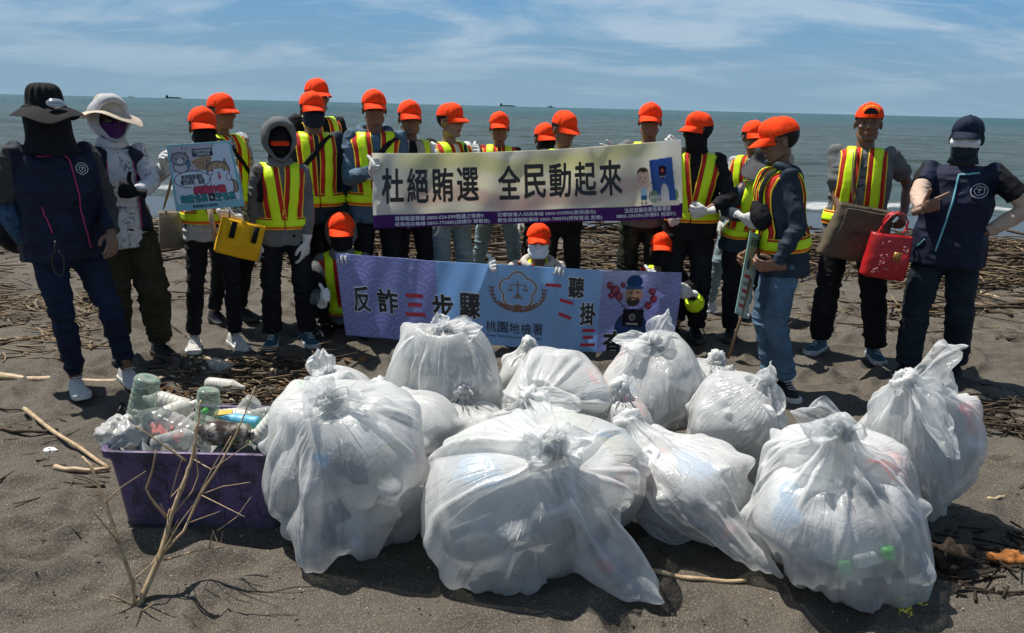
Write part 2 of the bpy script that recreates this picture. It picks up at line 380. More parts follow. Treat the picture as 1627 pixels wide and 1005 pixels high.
def content_material(i, seed):
    t = NT('assorted packed rubbish'); v = t.N('ShaderNodeMapping', {'Vector': t.coord('Object'), 'Location': (seed * 3.1, seed * 1.7, 0), 'Scale': (1, 1, 1.3)}).outputs[0]
    vo = t.N('ShaderNodeTexVoronoi', {'Vector': v, 'Scale': 7.0, 'Randomness': 1.0}); c = t.N('ShaderNodeSeparateColor', {0: vo.outputs['Color']})
    r, g, b = c.outputs[0], c.outputs[1], c.outputs[2]
    k = t.mix(r, (0.34, 0.34, 0.33), (0.66, 0.66, 0.64)); k = t.mix(t.ramp(t.noise(v, 2.2, 3), 0.45, 0.62, 0, 0.8), k, (0.12, 0.125, 0.12))
    k = t.mix(t.ramp(g, 0.70, 0.74), k, (0.20, 0.20, 0.19)); k = t.mix(t.ramp(g, 0.84, 0.86), k, (0.08, 0.09, 0.10))
    k = t.mix(t.ramp(b, 0.88, 0.90), k, (0.42, 0.38, 0.28)); k = t.mix(t.ramp(b, 0.94, 0.95), k, (0.10, 0.28, 0.45))
    k = t.mix(t.ramp(r, 0.95, 0.96), k, (0.55, 0.10, 0.07)); k = t.mix(t.ramp(r, 0.02, 0.01), k, (0.20, 0.45, 0.15))
    k = t.mix(t.ramp(t.noise(v, 5, 5, 0.7), 0.55, 0.8, 0, 0.6), k, (0.22, 0.21, 0.19))
    t.set(color=k, rough=0.6, normal=t.bump(vo.outputs['Distance'], 0.2, 0.015)); return t.m
CONT = [content_material(i, i + 1) for i in range(4)]

def project(V):
    """world points -> photograph pixels"""
    V = np.asarray(V, float) - [0, 0, CAM_H]; c, s = math.cos(PITCH), math.sin(PITCH)
    zc = V[:, 1] * c - V[:, 2] * s; yc = V[:, 1] * s + V[:, 2] * c
    u = V[:, 0] / zc * F_PX; v = yc / zc * F_PX; c, s = math.cos(ROLL), math.sin(ROLL)
    return np.stack([813.5 + u * c + v * s, 502.5 - (-u * s + v * c)], -1)
def make_bag(label, c, r, knot, seed, tail=None, ears=(), planes=15, ni=96, nj=140, slack=1.16, box=None, folds=1.0, boxy=1.0, group='tied rubbish bags heaped on the sand', items=(), shrink=0.93, cxo=0.0):
    """c: centre on the ground (x, y), r: (rx, ry, half height), knot: position relative to the base centre (x,y,z)"""
    rs = np.random.RandomState(seed)
    rx, ry, rz = r; C0 = np.array([cxo, 0, rz * 0.92]); K = np.array(knot, float)
    kd = K - C0; klen = np.linalg.norm(kd); kd /= klen
    a = np.array([1.0, 0, 0]) if abs(kd[0]) < 0.8 else np.array([0, 1.0, 0]); ex = np.cross(a, kd); ex /= np.linalg.norm(ex); ey = np.cross(kd, ex)
    ell = np.array([rx * shrink, ry * shrink, rz * (0.5 + 0.5 * shrink)])
    Nn = rs.normal(size=(planes, 3)); Nn[:, 2] *= 0.6; Nn /= np.linalg.norm(Nn, axis=1)[:, None]
    hsup = np.sqrt(((Nn * ell) ** 2).sum(1)) * rs.uniform(0.66, 0.93, planes)
    nl = 16; lump = rs.normal(size=(nl, 3)); lump /= np.linalg.norm(lump, axis=1)[:, None]; la = rs.uniform(0.05, 0.15, nl); lw_ = rs.uniform(0.002, 0.016, nl)
    td = None
    if tail is not None:
        T = np.array(tail, float) - C0; tl = np.linalg.norm(T); td = T / tl
    def Rc(D, film=True):
        pw = 2.6
        e = 1 / (np.abs(D / (ell * (1 - 0.14 * D[:, 2:3]))) ** pw).sum(1) ** (1 / pw) * 0.97
        q = D @ Nn.T; rr = np.where(q > 0.05, hsup / np.maximum(q, 0.05), 9); k = 60.0
        allr = np.concatenate([e[:, None], rr], 1); m = allr.min(1)
        sm = -np.log(np.exp(-k * (allr - m[:, None])).sum(1)) / k + m
        for L_, A_, W_ in zip(lump, la, lw_): sm = sm + rx * A_ * np.exp(-((1 - D @ L_) / W_))
        g = D[:, 2] < -0.02
        sm = np.where(g, np.minimum(sm, (C0[2] - 0.003) / np.maximum(-D[:, 2], 0.02)), sm)
        if film:
            # film spans like a tent to the knot and to the trailing corner
            ang = np.arccos(np.clip(D @ kd, -1, 1)); Rr = 0.90 * rz if klen < 1.1 * rz else 0.95 * min(rz, rx)
            if klen > Rr * 1.03:
                be = math.acos(Rr / klen); sm = np.where(ang < be, np.maximum(sm * 0.985, Rr / np.cos(np.clip(be - ang, 0, 1.4))), sm)
            else:
                ck = np.clip(1 - ang / 0.55, 0, 1); sm = sm * (1 - ck * ck * 0.25)
            if td is not None:
                ang = np.arccos(np.clip(D @ td, -1, 1)); Rr = min(0.88 * min(rx, rz) * shrink, 0.9 * tl); be = math.acos(Rr / tl); sm = np.where(ang < be, np.maximum(sm, Rr / np.cos(np.clip(be - ang, 0, 1.45))), sm)
                sm = np.where(g, np.minimum(sm, (C0[2] - 0.003) / np.maximum(-D[:, 2], 0.02)), sm)
        return sm
    s = np.linspace(0, 1, ni); th = np.pi * (0.03 + 0.97 * (0.75 * s + 0.25 * s * s))
    j = np.arange(nj) / nj * 2 * np.pi
    TH, PHI = np.meshgrid(th, j, indexing='ij')
    sw = rs.uniform(-1, 1); swirl = 0.35 * sw * np.exp(-TH * 1.5)
    PH = PHI + swirl
    D = (np.cos(TH)[..., None] * kd + np.sin(TH)[..., None] * (np.cos(PH)[..., None] * ex + np.sin(PH)[..., None] * ey)).reshape(-1, 3)
    base = Rc(D); thf = TH.reshape(-1)
    # radial folds: sharp ridged noise of the azimuth, drifting slowly along the meridian
    cx_, sx_ = np.cos(PHI.reshape(-1)), np.sin(PHI.reshape(-1))
    warp = 0.35 * vnoise(np.stack([cx_ * 1.3, sx_ * 1.3, thf * 0.9], -1), 1.0, seed)
    def rid(freq, drift, sd):
        ph_ = PHI.reshape(-1) + warp; q = np.stack([np.cos(ph_) * freq, np.sin(ph_) * freq, thf * drift], -1)
        return 1 - 2.6 * np.abs(vnoise(q, 1.0, sd))
    f1 = rid(2.6, 0.75, seed + 1); f2 = rid(5.2, 1.1, seed + 2); f3 = rid(10.5, 1.6, seed + 3)
    e1_ = np.exp(-(thf / 0.85) ** 2); e2_ = np.exp(-(thf / 1.5) ** 2); e3_ = np.exp(-((np.pi - thf) / 0.6) ** 2)
    area = vnoise(D, 1.6, seed + 9) * 0.5 + 0.6
    fold = folds * (f1 * (0.020 + 0.045 * e2_) + f2 * (0.012 + 0.042 * e1_ + 0.02 * e3_) + f3 * (0.005 + 0.026 * e1_) * area) * rx / 0.4
    # creases running across, between the hard things inside
    q = (D * base[:, None]) @ np.array([[0.9, 0.3, 0.1], [-0.3, 0.8, 0.5], [0.2, -0.5, 0.9]]) + C0
    cr = 1 - 2.4 * np.abs(vnoise(q * [1.0, 1.0, 2.6], 4.2, seed + 4)); cr2 = 1 - 2.4 * np.abs(vnoise(q * [2.2, 1.0, 1.0], 8.0, seed + 6))
    fold = fold + folds * (0.018 * cr + 0.009 * cr2)
    ck = np.exp(-(thf / 0.20) ** 2)
    fold = fold * 1.5 + 0.030 * rid(1.5, 0.9, seed + 12) * (rx / 0.4); fold = np.where(fold < 0, fold * 0.45, fold)
    rad = (base + fold * 0.85) * (1 - ck) + klen * ck
    Xp = C0 + D * rad[:, None]; Xp[:, 2] = np.maximum(Xp[:, 2], 0.003)
    smooth_r = (C0 + D * base[:, None]).reshape(ni, nj, 3)
    Xc = Xp.reshape(ni, nj, 3).copy(); pin = Xc[:2].copy()
    Lg = 2 * np.pi * max(rx, rz * 0.9) * slack / nj
    geo_u = np.linalg.norm(np.roll(smooth_r, -1, 1) - smooth_r, axis=2)
    ru = np.maximum(geo_u * slack, np.minimum(Lg, geo_u * 2.2 + 0.002))
    rv = np.linalg.norm(smooth_r[1:] - smooth_r[:-1], axis=2) * (1.0 + (slack - 1) * 0.35)
    DI = np.sqrt(ru[:-1] ** 2 + rv ** 2)
    for it in range(34):
        P = Xc.reshape(-1, 3); Q = P - C0; rr = np.linalg.norm(Q, axis=1); Dn = Q / rr[:, None]
        P = P - Dn * 0.0012; P[:, 2] -= 0.0012
        Xc = P.reshape(ni, nj, 3)
        for sub in range(3):
            acc = np.zeros_like(Xc)
            d = np.roll(Xc, -1, 1) - Xc; l = np.linalg.norm(d, axis=2); f = (l - ru) / np.maximum(l, 1e-6); f = np.where(f > 0, f, 0.6 * f)[..., None]
            acc += 0.22 * d * f; acc -= np.roll(0.22 * d * f, 1, 1)
            d = Xc[1:] - Xc[:-1]; l = np.linalg.norm(d, axis=2); f = (l - rv) / np.maximum(l, 1e-6); f = np.where(f > 0, f, 0.3 * f)[..., None]
            acc[:-1] += 0.22 * d * f; acc[1:] -= 0.22 * d * f
            for sh in (1, -1):
                d = np.roll(Xc, sh, 1)[1:] - Xc[:-1]; l = np.linalg.norm(d, axis=2); f = np.maximum(l - DI * 1.02, 0) / np.maximum(l, 1e-6); f = f[..., None]
                acc[:-1] += 0.10 * d * f; acc[1:] -= np.roll(0.10 * d * f, -sh, 1)
            Xc = Xc + acc
            lap = 0.035 * ((np.roll(Xc, 1, 1) + np.roll(Xc, -1, 1)) / 2 - Xc); lap[1:-1] += 0.22 * ((Xc[2:] + Xc[:-2]) / 2 - Xc[1:-1])
            Xc = Xc + lap
            P = Xc.reshape(-1, 3)
            if sub == 2:
                Q = P - C0; rr = np.linalg.norm(Q, axis=1); Dn = Q / rr[:, None]
                m = Rc(Dn, False); far = (np.arccos(np.clip(Dn @ kd, -1, 1)) > 0.3)
                P = P + Dn * (np.clip(m - rr, 0, None) * far)[:, None]
            P[:, 2] = np.maximum(P[:, 2], 0.003); Xc = P.reshape(ni, nj, 3); Xc[:2] = pin
    # fit the finished shape to its measured outline (real width, height and standing place)
    S = np.ones(3); c = list(c)
    if box is not None:
        V0 = Xc.reshape(-1, 3)
        for _ in range(6):
            W = V0 * S + [c[0], c[1], 0]; p = project(W); x0, x1 = p[:, 0].min(), p[:, 0].max(); y0, y1 = p[:, 1].min(), p[:, 1].max()
            k = (box[2] - box[0]) / (x1 - x0); S[0] *= k; S[1] = S[0] * 1.0
            c[0] += ((box[0] + box[2]) / 2 - (x0 + x1) / 2) / F_PX * c[1]
            if box[3] is not None: c[1] += (G((x0 + x1) / 2, box[3]).y - G((x0 + x1) / 2, y1).y) * 0.8
            S[2] *= 1 + (y1 - box[1] - (y1 - y0)) / (y1 - y0) * 0.8
        Xc = (V0 * S).reshape(ni, nj, 3); K = K * S
    Fq = grid_faces(ni, nj, wrap_v=True)
    V = Xc.reshape(-1, 3)
    root = empty('rubbish_bag', (c[0], c[1], -0.004), label, 'rubbish bag', group)
    me = mesh_np('film', V, Fq, mats=[FILM])
    uvl = me.uv_layers.new(name='UVMap'); li = np.empty(len(me.loops), dtype=np.int32); me.loops.foreach_get('vertex_index', li)
    uu = (li % nj) / nj; vv = (li // nj) / ni; uu2 = 0.5 + 0.5 * np.sin(uu * 2 * np.pi) ; uvl.data.foreach_set('uv', np.stack([np.abs(uu - 0.5) * 2 * 1.0 + (uu > 0.5) * 0.0, vv], -1).astype(np.float32).ravel())
    me = mods(me, [('SUBSURF', dict(levels=1, render_levels=1))]) if ni > 84 else me
    link('film', me, root)
    if items:
        fb = BVHTree.FromPolygons([v.co for v in me.vertices], [p.vertices for p in me.polygons])
        for (ix, iy, iw, ih, ic, irot, nm) in items:
            dr = ray(ix, iy).normalized(); hit = fb.ray_cast(V3_(0, 0, CAM_H) - root.location, dr)
            if hit[0] is None: continue
            nrm = hit[1] if hit[1].dot(dr) < 0 else -hit[1]; Mq = nrm.to_track_quat('Z', 'Y').to_matrix() @ Matrix.Rotation(irot, 3, 'Z'); m = MB()
            if nm == 'lid': m.lathe([(0.001, 0), (iw * 0.4, 0.0), (iw * 0.45, 0.006), (iw * 0.9, 0.006), (iw, -0.002), (iw, -0.03)], hit[0] - nrm * 0.006, Mq, 28)
            else: m.box(hit[0] - nrm * (0.042 if nm != 'drink_packet' else 0.018) + dr * 0.012, (iw * 0.85, ih * 0.85, 0.030), Mq)
            link(nm, mods(m.mesh(nm, plain('rubbish ' + str(ic), ic, 0.4)), [('BEVEL', dict(width=0.012, segments=3))]) if nm != 'lid' else m.mesh(nm, plain('rubbish ' + str(ic), ic, 0.4)), root)
    # contents
    a_, b_ = 40, 56; th2 = np.linspace(0.01, np.pi - 0.01, a_); T2, P2_ = np.meshgrid(th2, np.arange(b_) / b_ * 2 * np.pi, indexing='ij')
    D2 = np.stack([np.sin(T2) * np.cos(P2_), np.sin(T2) * np.sin(P2_), np.cos(T2)], -1).reshape(-1, 3)
    rc = Rc(D2, False) * (0.89 + 0.04 * fbm(D2, 5, 3, seed + 2)); V2 = (C0 + D2 * rc[:, None]) * S; V2[:, 2] = np.maximum(V2[:, 2], 0.006)
    link('packed_rubbish', mesh_np('packed_rubbish', V2, grid_faces(a_, b_, wrap_v=True), mats=[CONT[seed % 4]]), root, kind='stuff')
    # knot: a few fat loops of twisted film
    kb = MB(); e1 = Vector(ex); e2 = Vector(ey); k3 = Vector(kd); kp = Vector(K)
    for q in range(3):
        ax = (e1 * rs.normal() + e2 * rs.normal() + k3 * 0.5).normalized(); u = ax.orthogonal().normalized(); w = ax.cross(u); n_ = 16; rr_ = 0.026 + 0.008 * rs.rand(); off = (e1 * rs.normal() + e2 * rs.normal()) * 0.008
        pts = [kp + off + u * (rr_ * math.cos(2 * math.pi * t / n_)) + w * (rr_ * 0.8 * math.sin(2 * math.pi * t / n_)) + ax * (0.012 * math.sin(4 * math.pi * t / n_)) for t in range(n_ + 1)]
        kb.tube(pts, [0.017 + 0.006 * math.sin(t * 1.7 + q) for t in range(n_ + 1)], 9)
    km = mods(kb.mesh('knot', FILM), [('SUBSURF', dict(levels=1, render_levels=1))])
    kv = get_co(km); kv += get_no(km) * (0.006 * np.sin(fbm(kv, 30, 2, seed) * 22))[:, None]; set_co(km, kv)
    link('knot', km, root)
    # tails of film that stick out of the knot: crumpled fans
    for (dv, ln, wd) in ears:
        dv = Vector(dv).normalized(); side = dv.cross(Vector((0.1, -1, 0.15))).normalized(); nn = side.cross(dv).normalized()
        gu, gv = 26, 34; U, W = np.meshgrid(np.linspace(0, 1, gu), np.linspace(-1, 1, gv), indexing='ij')
        so = rs.uniform(0, 6); wdt = 0.018 + wd * (U ** 0.8) * np.sqrt(np.clip(1.02 - U ** 5, 0, 1))
        zig = (1 - 2.4 * np.abs(vnoise(np.stack([W * 2.6 + so, U * 0.8], -1).reshape(-1, 2), 1.0, seed).reshape(U.shape))) * 0.03 * np.minimum(1, U * 6 + 0.3) + (W ** 2) * 0.3 * wd + 0.035 * np.sin(U * 3 + W * 1.5 + so) * U
        n3 = fbm(np.stack([U, W], -1).reshape(-1, 2), 3.0, 3, seed + int(so * 7)).reshape(U.shape)
        lnv = ln * (1 + 0.25 * n3 - 0.30 * W ** 2 + 0.04 * np.sin(W * 7 + so)); 
        PT = np.array(kp)[None, None] + np.array(dv) * (lnv * U)[..., None] + np.array(side) * (wdt * W * (1 + 0.12 * n3))[..., None] + np.array(nn) * (zig + 0.03 * n3 * U)[..., None]
        PT[..., 2] -= 0.06 * ln * U ** 2
        m_ = mesh_np('loose_end', PT.reshape(-1, 3), grid_faces(gu, gv), mats=[FILM]); 
        uvl = m_.uv_layers.new(name='UVMap'); li = np.empty(len(m_.loops), dtype=np.int32); m_.loops.foreach_get('vertex_index', li)
        uvl.data.foreach_set('uv', np.stack([(li % gv) / gv * 0.4, (li // gv) / gu * .3], -1).astype(np.float32).ravel())
        link('loose_end', mods(m_, [('SUBSURF', dict(levels=1, render_levels=1))]), root)
    return root
def bag_px(label, box, Yc, knot_px, seed, tail_px=None, ky=0.0, depth=1.0, hz=None, floor_hidden=False, **k):
    """box: outline in the photograph (x0,y0,x1,y1); Yc: distance of the bag's middle"""
    x0, y0, x1, y1 = box; xm = (x0 + x1) / 2
    gxl = at(x0, (y0 + y1) / 2, Yc); gxr = at(x1, (y0 + y1) / 2, Yc); rx = (gxr.x - gxl.x) / 2; ry = rx * depth
    top = at(xm, y0, Yc + 0.05).z; rz = top / 1.92 if hz is None else hz
    cx = (gxl.x + gxr.x) / 2; kp = at(knot_px[0], knot_px[1], Yc + ky)
    tl = None
    if tail_px: g = G(*tail_px); tl = (g.x - cx, g.y - Yc, 0.03)
    return make_bag(label, (cx, Yc), (rx, ry, rz), (kp.x - cx, kp.y - Yc, kp.z), seed, tail=tl, box=(x0, y0, x1, y1) if not floor_hidden else (x0, y0, x1, None), **k)
bag_px('bulging knotted white bag at front left, right beside the purple crate', (408, 600, 690, 912), 2.72, (530, 640), 3, tail_px=(488, 905), ky=-0.10, items=[(560, 700, .09, .07, (.16, .30, .42), .3, 'packet'), (600, 820, .14, .12, (.50, .46, .38), .5, 'carton'), (530, 735, .16, .13, (.62, .62, .60), .1, 'carton'), (560, 880, .05, .03, (.05, .2, .45), .2, 'packet'), (645, 855, .12, .1, (.16, .18, .2), .8, 'packet')], ears=(((-0.5, -0.3, 0.5), 0.10, 0.09), ((0.9, -0.2, 0.12), 0.18, 0.07)))
bag_px('largest white bag at front centre with its corner trailing to the right', (668, 645, 1068, 962), 2.62, (862, 695), 7, tail_px=(1050, 960), ky=-0.18, depth=0.95, shrink=0.82, cxo=-0.06, items=[(935, 690, .10, .05, (.62, .10, .08), .3, 'packet'), (760, 860, .20, .16, (.2, .21, .21), .4, 'carton'), (950, 910, .07, .05, (.45, .08, .07), .2, 'packet'), (880, 780, .20, .18, (.55, .56, .56), .2, 'carton')], ni=110, nj=160, ears=(((-0.7, -0.3, 0.45), 0.12, 0.10), ((0.75, -0.2, 0.3), 0.13, 0.07)))
bag_px('smooth greyish bag with a round lid showing, between the two front bags', (975, 652, 1250, 922), 2.80, (1020, 655), 12, tail_px=(1240, 920), ky=0.1, slack=1.04, folds=0.7, shrink=0.64, cxo=-0.09, items=[(1030, 724, .042, .042, (.72, .72, .70), 0, 'lid'), (1060, 870, .16, .10, (.12, .12, .12), .4, 'packet'), (1010, 690, .1, .06, (.3, .5, .4), .4, 'packet')], ears=())
bag_px('big knotted bag at front right above the yellow netting', (1175, 655, 1490, 975), 2.56, (1345, 676), 21, tail_px=(1405, 975), ky=-0.12, depth=0.9, items=[(1378, 893, .09, .055, (.62, .64, .60), .25, 'drink_packet'), (1345, 905, .05, .055, (.10, .48, .08), .25, 'drink_packet'), (1412, 884, .05, .055, (.10, .48, .08), .25, 'drink_packet'), (1360, 945, .10, .08, (.14, .15, .16), .4, 'packet'), (1290, 850, .14, .10, (.2, .2, .2), .6, 'carton')], ni=110, nj=160, ears=(((-0.8, -0.1, 0.35), 0.17, 0.09), ((0.5, -0.3, 0.5), 0.08, 0.08)))
bag_px('tall bag at far right with a wide loose end standing up', (1332, 578, 1570, 838), 3.05, (1437, 600), 33, ky=-0.12, ears=(((0.75, 0.1, 0.42), 0.24, 0.14), ((0.35, -0.75, -0.6), 0.30, 0.05)))
bag_px('leaning bag with a twisted upright knot behind the greyish bag', (1088, 584, 1256, 800), 3.15, (1218, 618), 41, ky=-0.03, ni=86, nj=120, floor_hidden=True, ears=(((0.0, 0.0, 1.0), 0.11, 0.03), ((0.1, -0.7, -0.6), 0.16, 0.05)))
bag_px('high bag at the back left of the heap below the blue banner', (598, 505, 804, 715), 3.45, (700, 510), 52, ky=-0.05, floor_hidden=True, items=[(652, 580, .08, .06, (.60, .06, .05), .4, 'packet'), (720, 575, .12, .05, (.15, .2, .1), .2, 'packet')], ears=(((-0.25, 0, 0.9), 0.09, 0.04), ((0.9, -0.1, 0.2), 0.17, 0.06)), hz=0.40)
bag_px('heavily creased bag in the middle of the heap', (778, 548, 988, 735), 3.30, (842, 590), 61, ky=-0.25, floor_hidden=True, ears=(((0.9, -0.4, 0.1), 0.24, 0.07), ((0.5, -0.8, -0.35), 0.2, 0.08)), slack=1.25, folds=1.5, hz=0.37)
bag_px('bag at the back right of the heap with a tall wide tuft', (945, 522, 1126, 725), 3.50, (1040, 527), 72, ky=-0.05, floor_hidden=True, ears=(((0.35, 0, 0.8), 0.17, 0.09), ((-0.85, -0.3, 0.1), 0.18, 0.06)), hz=0.37)
bag_px('bag peeping out behind the back right bag', (1060, 560, 1188, 690), 3.85, (1130, 566), 83, ni=80, nj=110, floor_hidden=True, shrink=1.05, ears=())
bag_px('bag with a pointed tuft behind the front left bag', (448, 578, 612, 760), 3.22, (520, 585), 91, ky=0.0, ni=86, nj=120, floor_hidden=True, ears=(((-0.15, 0, 0.9), 0.14, 0.06),), hz=0.30)
bag_px('half hidden bag squeezed against the right of the front left bag', (540, 597, 740, 830), 3.05, (600, 600), 102, ni=86, nj=120, slack=1.08, floor_hidden=True, ears=())
bag_px('small bag between the front bags and the creased middle bag', (672, 610, 800, 740), 3.24, (735, 616), 111, shrink=1.05, ni=80, nj=90, floor_hidden=True, ears=(((0.2, 0, 0.6), 0.05, 0.04),))
bag_px('low bag behind the creased middle bag', (785, 535, 910, 650), 3.80, (842, 540), 122, ni=80, nj=110, floor_hidden=True, shrink=1.05, ears=())
bag_px('small bag wedged right of the creased middle bag', (935, 606, 1050, 730), 3.14, (990, 608), 133, ni=80, nj=110, floor_hidden=True, shrink=1.05, ears=())
# ------------------------------------------------------------------ people: prototypes
def V3(*a): return Vector(a)
def skin_mat(name, c):
    t = NT(name); v = t.coord('Object')
    t.set(color=t.mix(t.ramp(t.noise(v, 14, 4), 0.3, 0.7), tuple(x * 0.85 for x in c), c), rough=0.5, sss=0.0, spec=0.4, normal=t.bump(t.noise(v, 260, 2), 0.15, 0.002)); return t.m
SKIN = skin_mat('tanned skin', (0.20, 0.100, 0.062)); SKIN2 = skin_mat('light skin', (0.32, 0.18, 0.12))
HAIR = fabric('black hair', (0.012, 0.010, 0.010), 0.5, 0.4, 60, 300, 0.5)
GLOVE = fabric('white knitted cotton glove', (0.62, 0.61, 0.58), 0.9, 0.15, 20, 420, 0.5)
BLK = fabric('black cloth', (0.010, 0.010, 0.012), 0.85, 0.3)
BLKP = fabric('black trousers cloth', (0.011, 0.011, 0.013), 0.85, 0.3)
NAVY = fabric('navy cloth', (0.012, 0.018, 0.040), 0.8, 0.25)
DNAVY = fabric('dark navy vest cloth', (0.010, 0.014, 0.034), 0.7, 0.25)
DKTEAL = fabric('dark slate blue jacket cloth', (0.020, 0.032, 0.048), 0.7, 0.25)
BLUEG = fabric('dusty blue hooded jacket cloth', (0.075, 0.13, 0.18), 0.75, 0.25)
GREY = fabric('grey jersey', (0.15, 0.155, 0.155), 0.9, 0.2)
LGREY = fabric('light grey shirt cloth', (0.42, 0.42, 0.42), 0.9, 0.15)
WHITE = fabric('white shirt cloth', (0.70, 0.70, 0.70), 0.9, 0.1)
RED = fabric('dark red shirt cloth', (0.28, 0.02, 0.018), 0.85, 0.25)
OLIVE = fabric('dark olive baggy trousers cloth', (0.040, 0.037, 0.020), 0.9, 0.3)
JEANS = fabric('worn blue jeans denim', (0.085, 0.15, 0.22), 0.85, 0.35, 5, 500, 0.35)
LJEANS = fabric('pale grey blue jeans denim', (0.20, 0.27, 0.30), 0.85, 0.3, 5, 500, 0.35)
DJEANS = fabric('dark indigo jeans denim', (0.010, 0.018, 0.042), 0.8, 0.35, 5, 500, 0.3)
DGP = fabric('dark slate trousers cloth', (0.012, 0.020, 0.030), 0.8, 0.3)
ORANGE = fabric('fluorescent orange cap cloth', (1.0, 0.060, 0.008), 0.9, 0.06, 20, 500, 0.3)
BEIGE = fabric('beige cloth', (0.50, 0.42, 0.33), 0.9, 0.15)
LIME = fabric('fluorescent lime reflective tape', (0.66, 0.90, 0.02), 0.45, 0.06, 14, 300, 0.25)
VRED = fabric('dark red vest mesh', (0.50, 0.030, 0.018), 0.8, 0.25, 14, 300, 0.25)
PIPE = fabric('yellow piping', (0.90, 0.62, 0.04), 0.6, 0.08)
ORR = fabric('orange red vest edge', (0.80, 0.10, 0.02), 0.7, 0.1)
def pattern_mat():
    t = NT('white windbreaker with dark brush marks'); v = t.N('ShaderNodeMapping', {'Vector': t.coord('Object'), 'Scale': (1, 1, 0.6), 'Rotation': (0.3, 0.6, 0.2)}).outputs[0]
    n = t.noise(v, 17, 4, 0.6, 1.5); r = t.math('ABSOLUTE', t.math('SUBTRACT', n, 0.5)); m = t.math('MULTIPLY', t.ramp(r, 0.028, 0.012), t.ramp(t.noise(v, 9, 3), 0.48, 0.54))
    t.set(color=t.mix(m, (0.55, 0.56, 0.58), (0.05, 0.05, 0.07)), rough=0.7, normal=t.bump(t.noise(v, 24, 4, 0.5, 0.5), 0.4, 0.014)); return t.m
PATT = pattern_mat()
def pattern2():
    t = NT('grey and white mottled sleeve cloth'); v = t.coord('Object'); n = t.noise(v, 38, 4, 0.6, 1.0)
    t.set(color=t.mix(t.ramp(n, 0.46, 0.54), (0.50, 0.50, 0.53), (0.12, 0.12, 0.17)), rough=0.8); return t.m
PATT2 = pattern2()
GLASS = plain('dark lens', (0.01, 0.01, 0.012), 0.12); CLEAR = plain('clear lens', (0.09, 0.07, 0.06), 0.08)
METAL = plain('black metal', (0.03, 0.03, 0.03), 0.35, 0.6); STEEL = plain('steel', (0.5, 0.5, 0.5), 0.3, 1.0)
LIP = plain('lips', (0.26, 0.09, 0.07), 0.5); EYE = plain('eye', (0.015, 0.01, 0.008), 0.2); EYEW = plain('eye white', (0.30, 0.28, 0.26), 0.3)

def head_proto():
    m = MB()
    m.ball((0, 0.014, 0.030), (0.076, 0.094, 0.086), nu=20, nv=14); m.ball((0, -0.022, -0.035), (0.060, 0.066, 0.078), nu=18, nv=12)
    m.ball((0, -0.058, -0.090), (0.030, 0.024, 0.020)); m.ball((0, 0.0, -0.06), (0.058, 0.055, 0.05))
    m.tube([(0, -0.078, 0.014), (0, -0.090, -0.006), (0, -0.101, -0.028)], [0.009, 0.010, 0.013], 8)
    m.ball((0.010, -0.091, -0.032), 0.009); m.ball((-0.010, -0.091, -0.032), 0.009)
    m.tube([(-0.048, -0.062, 0.022), (-0.026, -0.080, 0.025), (0, -0.083, 0.022), (0.026, -0.080, 0.025), (0.048, -0.062, 0.022)], 0.011, 8)
    for s in (-1, 1):
        m.ball((s * 0.043, -0.060, -0.024), (0.021, 0.021, 0.018)); m.ball((s * 0.077, 0.012, -0.012), (0.008, 0.018, 0.031), Matrix.Rotation(s * 0.35, 3, 'Z'))
        m.tube([(s * 0.055, 0.0, -0.055), (s * 0.045, -0.035, -0.085), (s * 0.015, -0.062, -0.100)], 0.016, 8)
    m.ball((0, -0.078, -0.058), (0.024, 0.012, 0.014))
    me = mods(m.mesh('head', SKIN), [('REMESH', dict(mode='VOXEL', voxel_size=0.0048)), ('SMOOTH', dict(factor=0.5, iterations=5))])
    return me
HEAD = head_proto(); HV = get_co(HEAD); HN = get_no(HEAD)
HF = [tuple(p.vertices) for p in HEAD.polygons]; HFa = np.array([list(f) for f in HF])
def head_shell(name, cond, infl, mat, smooth=4, zdamp=None):
    keep = cond(HV); fk = keep[HFa].all(1); F_ = HFa[fk]; used = np.unique(F_); rm = -np.ones(len(HV), int); rm[used] = np.arange(len(used))
    V = HV + HN * infl; V = V[used]; me = mesh_np(name, V, rm[F_], mats=[mat])
    return mods(me, [('SMOOTH', dict(factor=0.6, iterations=smooth)), ('SOLIDIFY', dict(thickness=0.003, offset=0))])
def sh_mask(V): return (V[:, 1] < 0.004 - 0.35 * np.abs(V[:, 2] + 0.05)) & (V[:, 2] < -0.004 - 0.10 * (V[:, 1] + 0.09)) & (V[:, 2] > -0.108)
def sh_nose(V): return (V[:, 1] < -0.035) & (V[:, 2] < 0.0) & (V[:, 2] > -0.052)
def sh_bala(V): return (V[:, 2] < 0.0) | ((V[:, 1] > -0.02) & (V[:, 2] < 0.045))
def sh_hair(V): return (V[:, 2] > 0.055) | ((V[:, 1] > 0.030) & (V[:, 2] > -0.05)) | ((V[:, 2] > 0.018) & (V[:, 1] > -0.02) & (np.abs(V[:, 0]) < 0.077))
def sh_face(V): return np.ones(len(V), bool)
SHELLS = {}
EYEM = {}; BROWM = {}; LENSM = {}
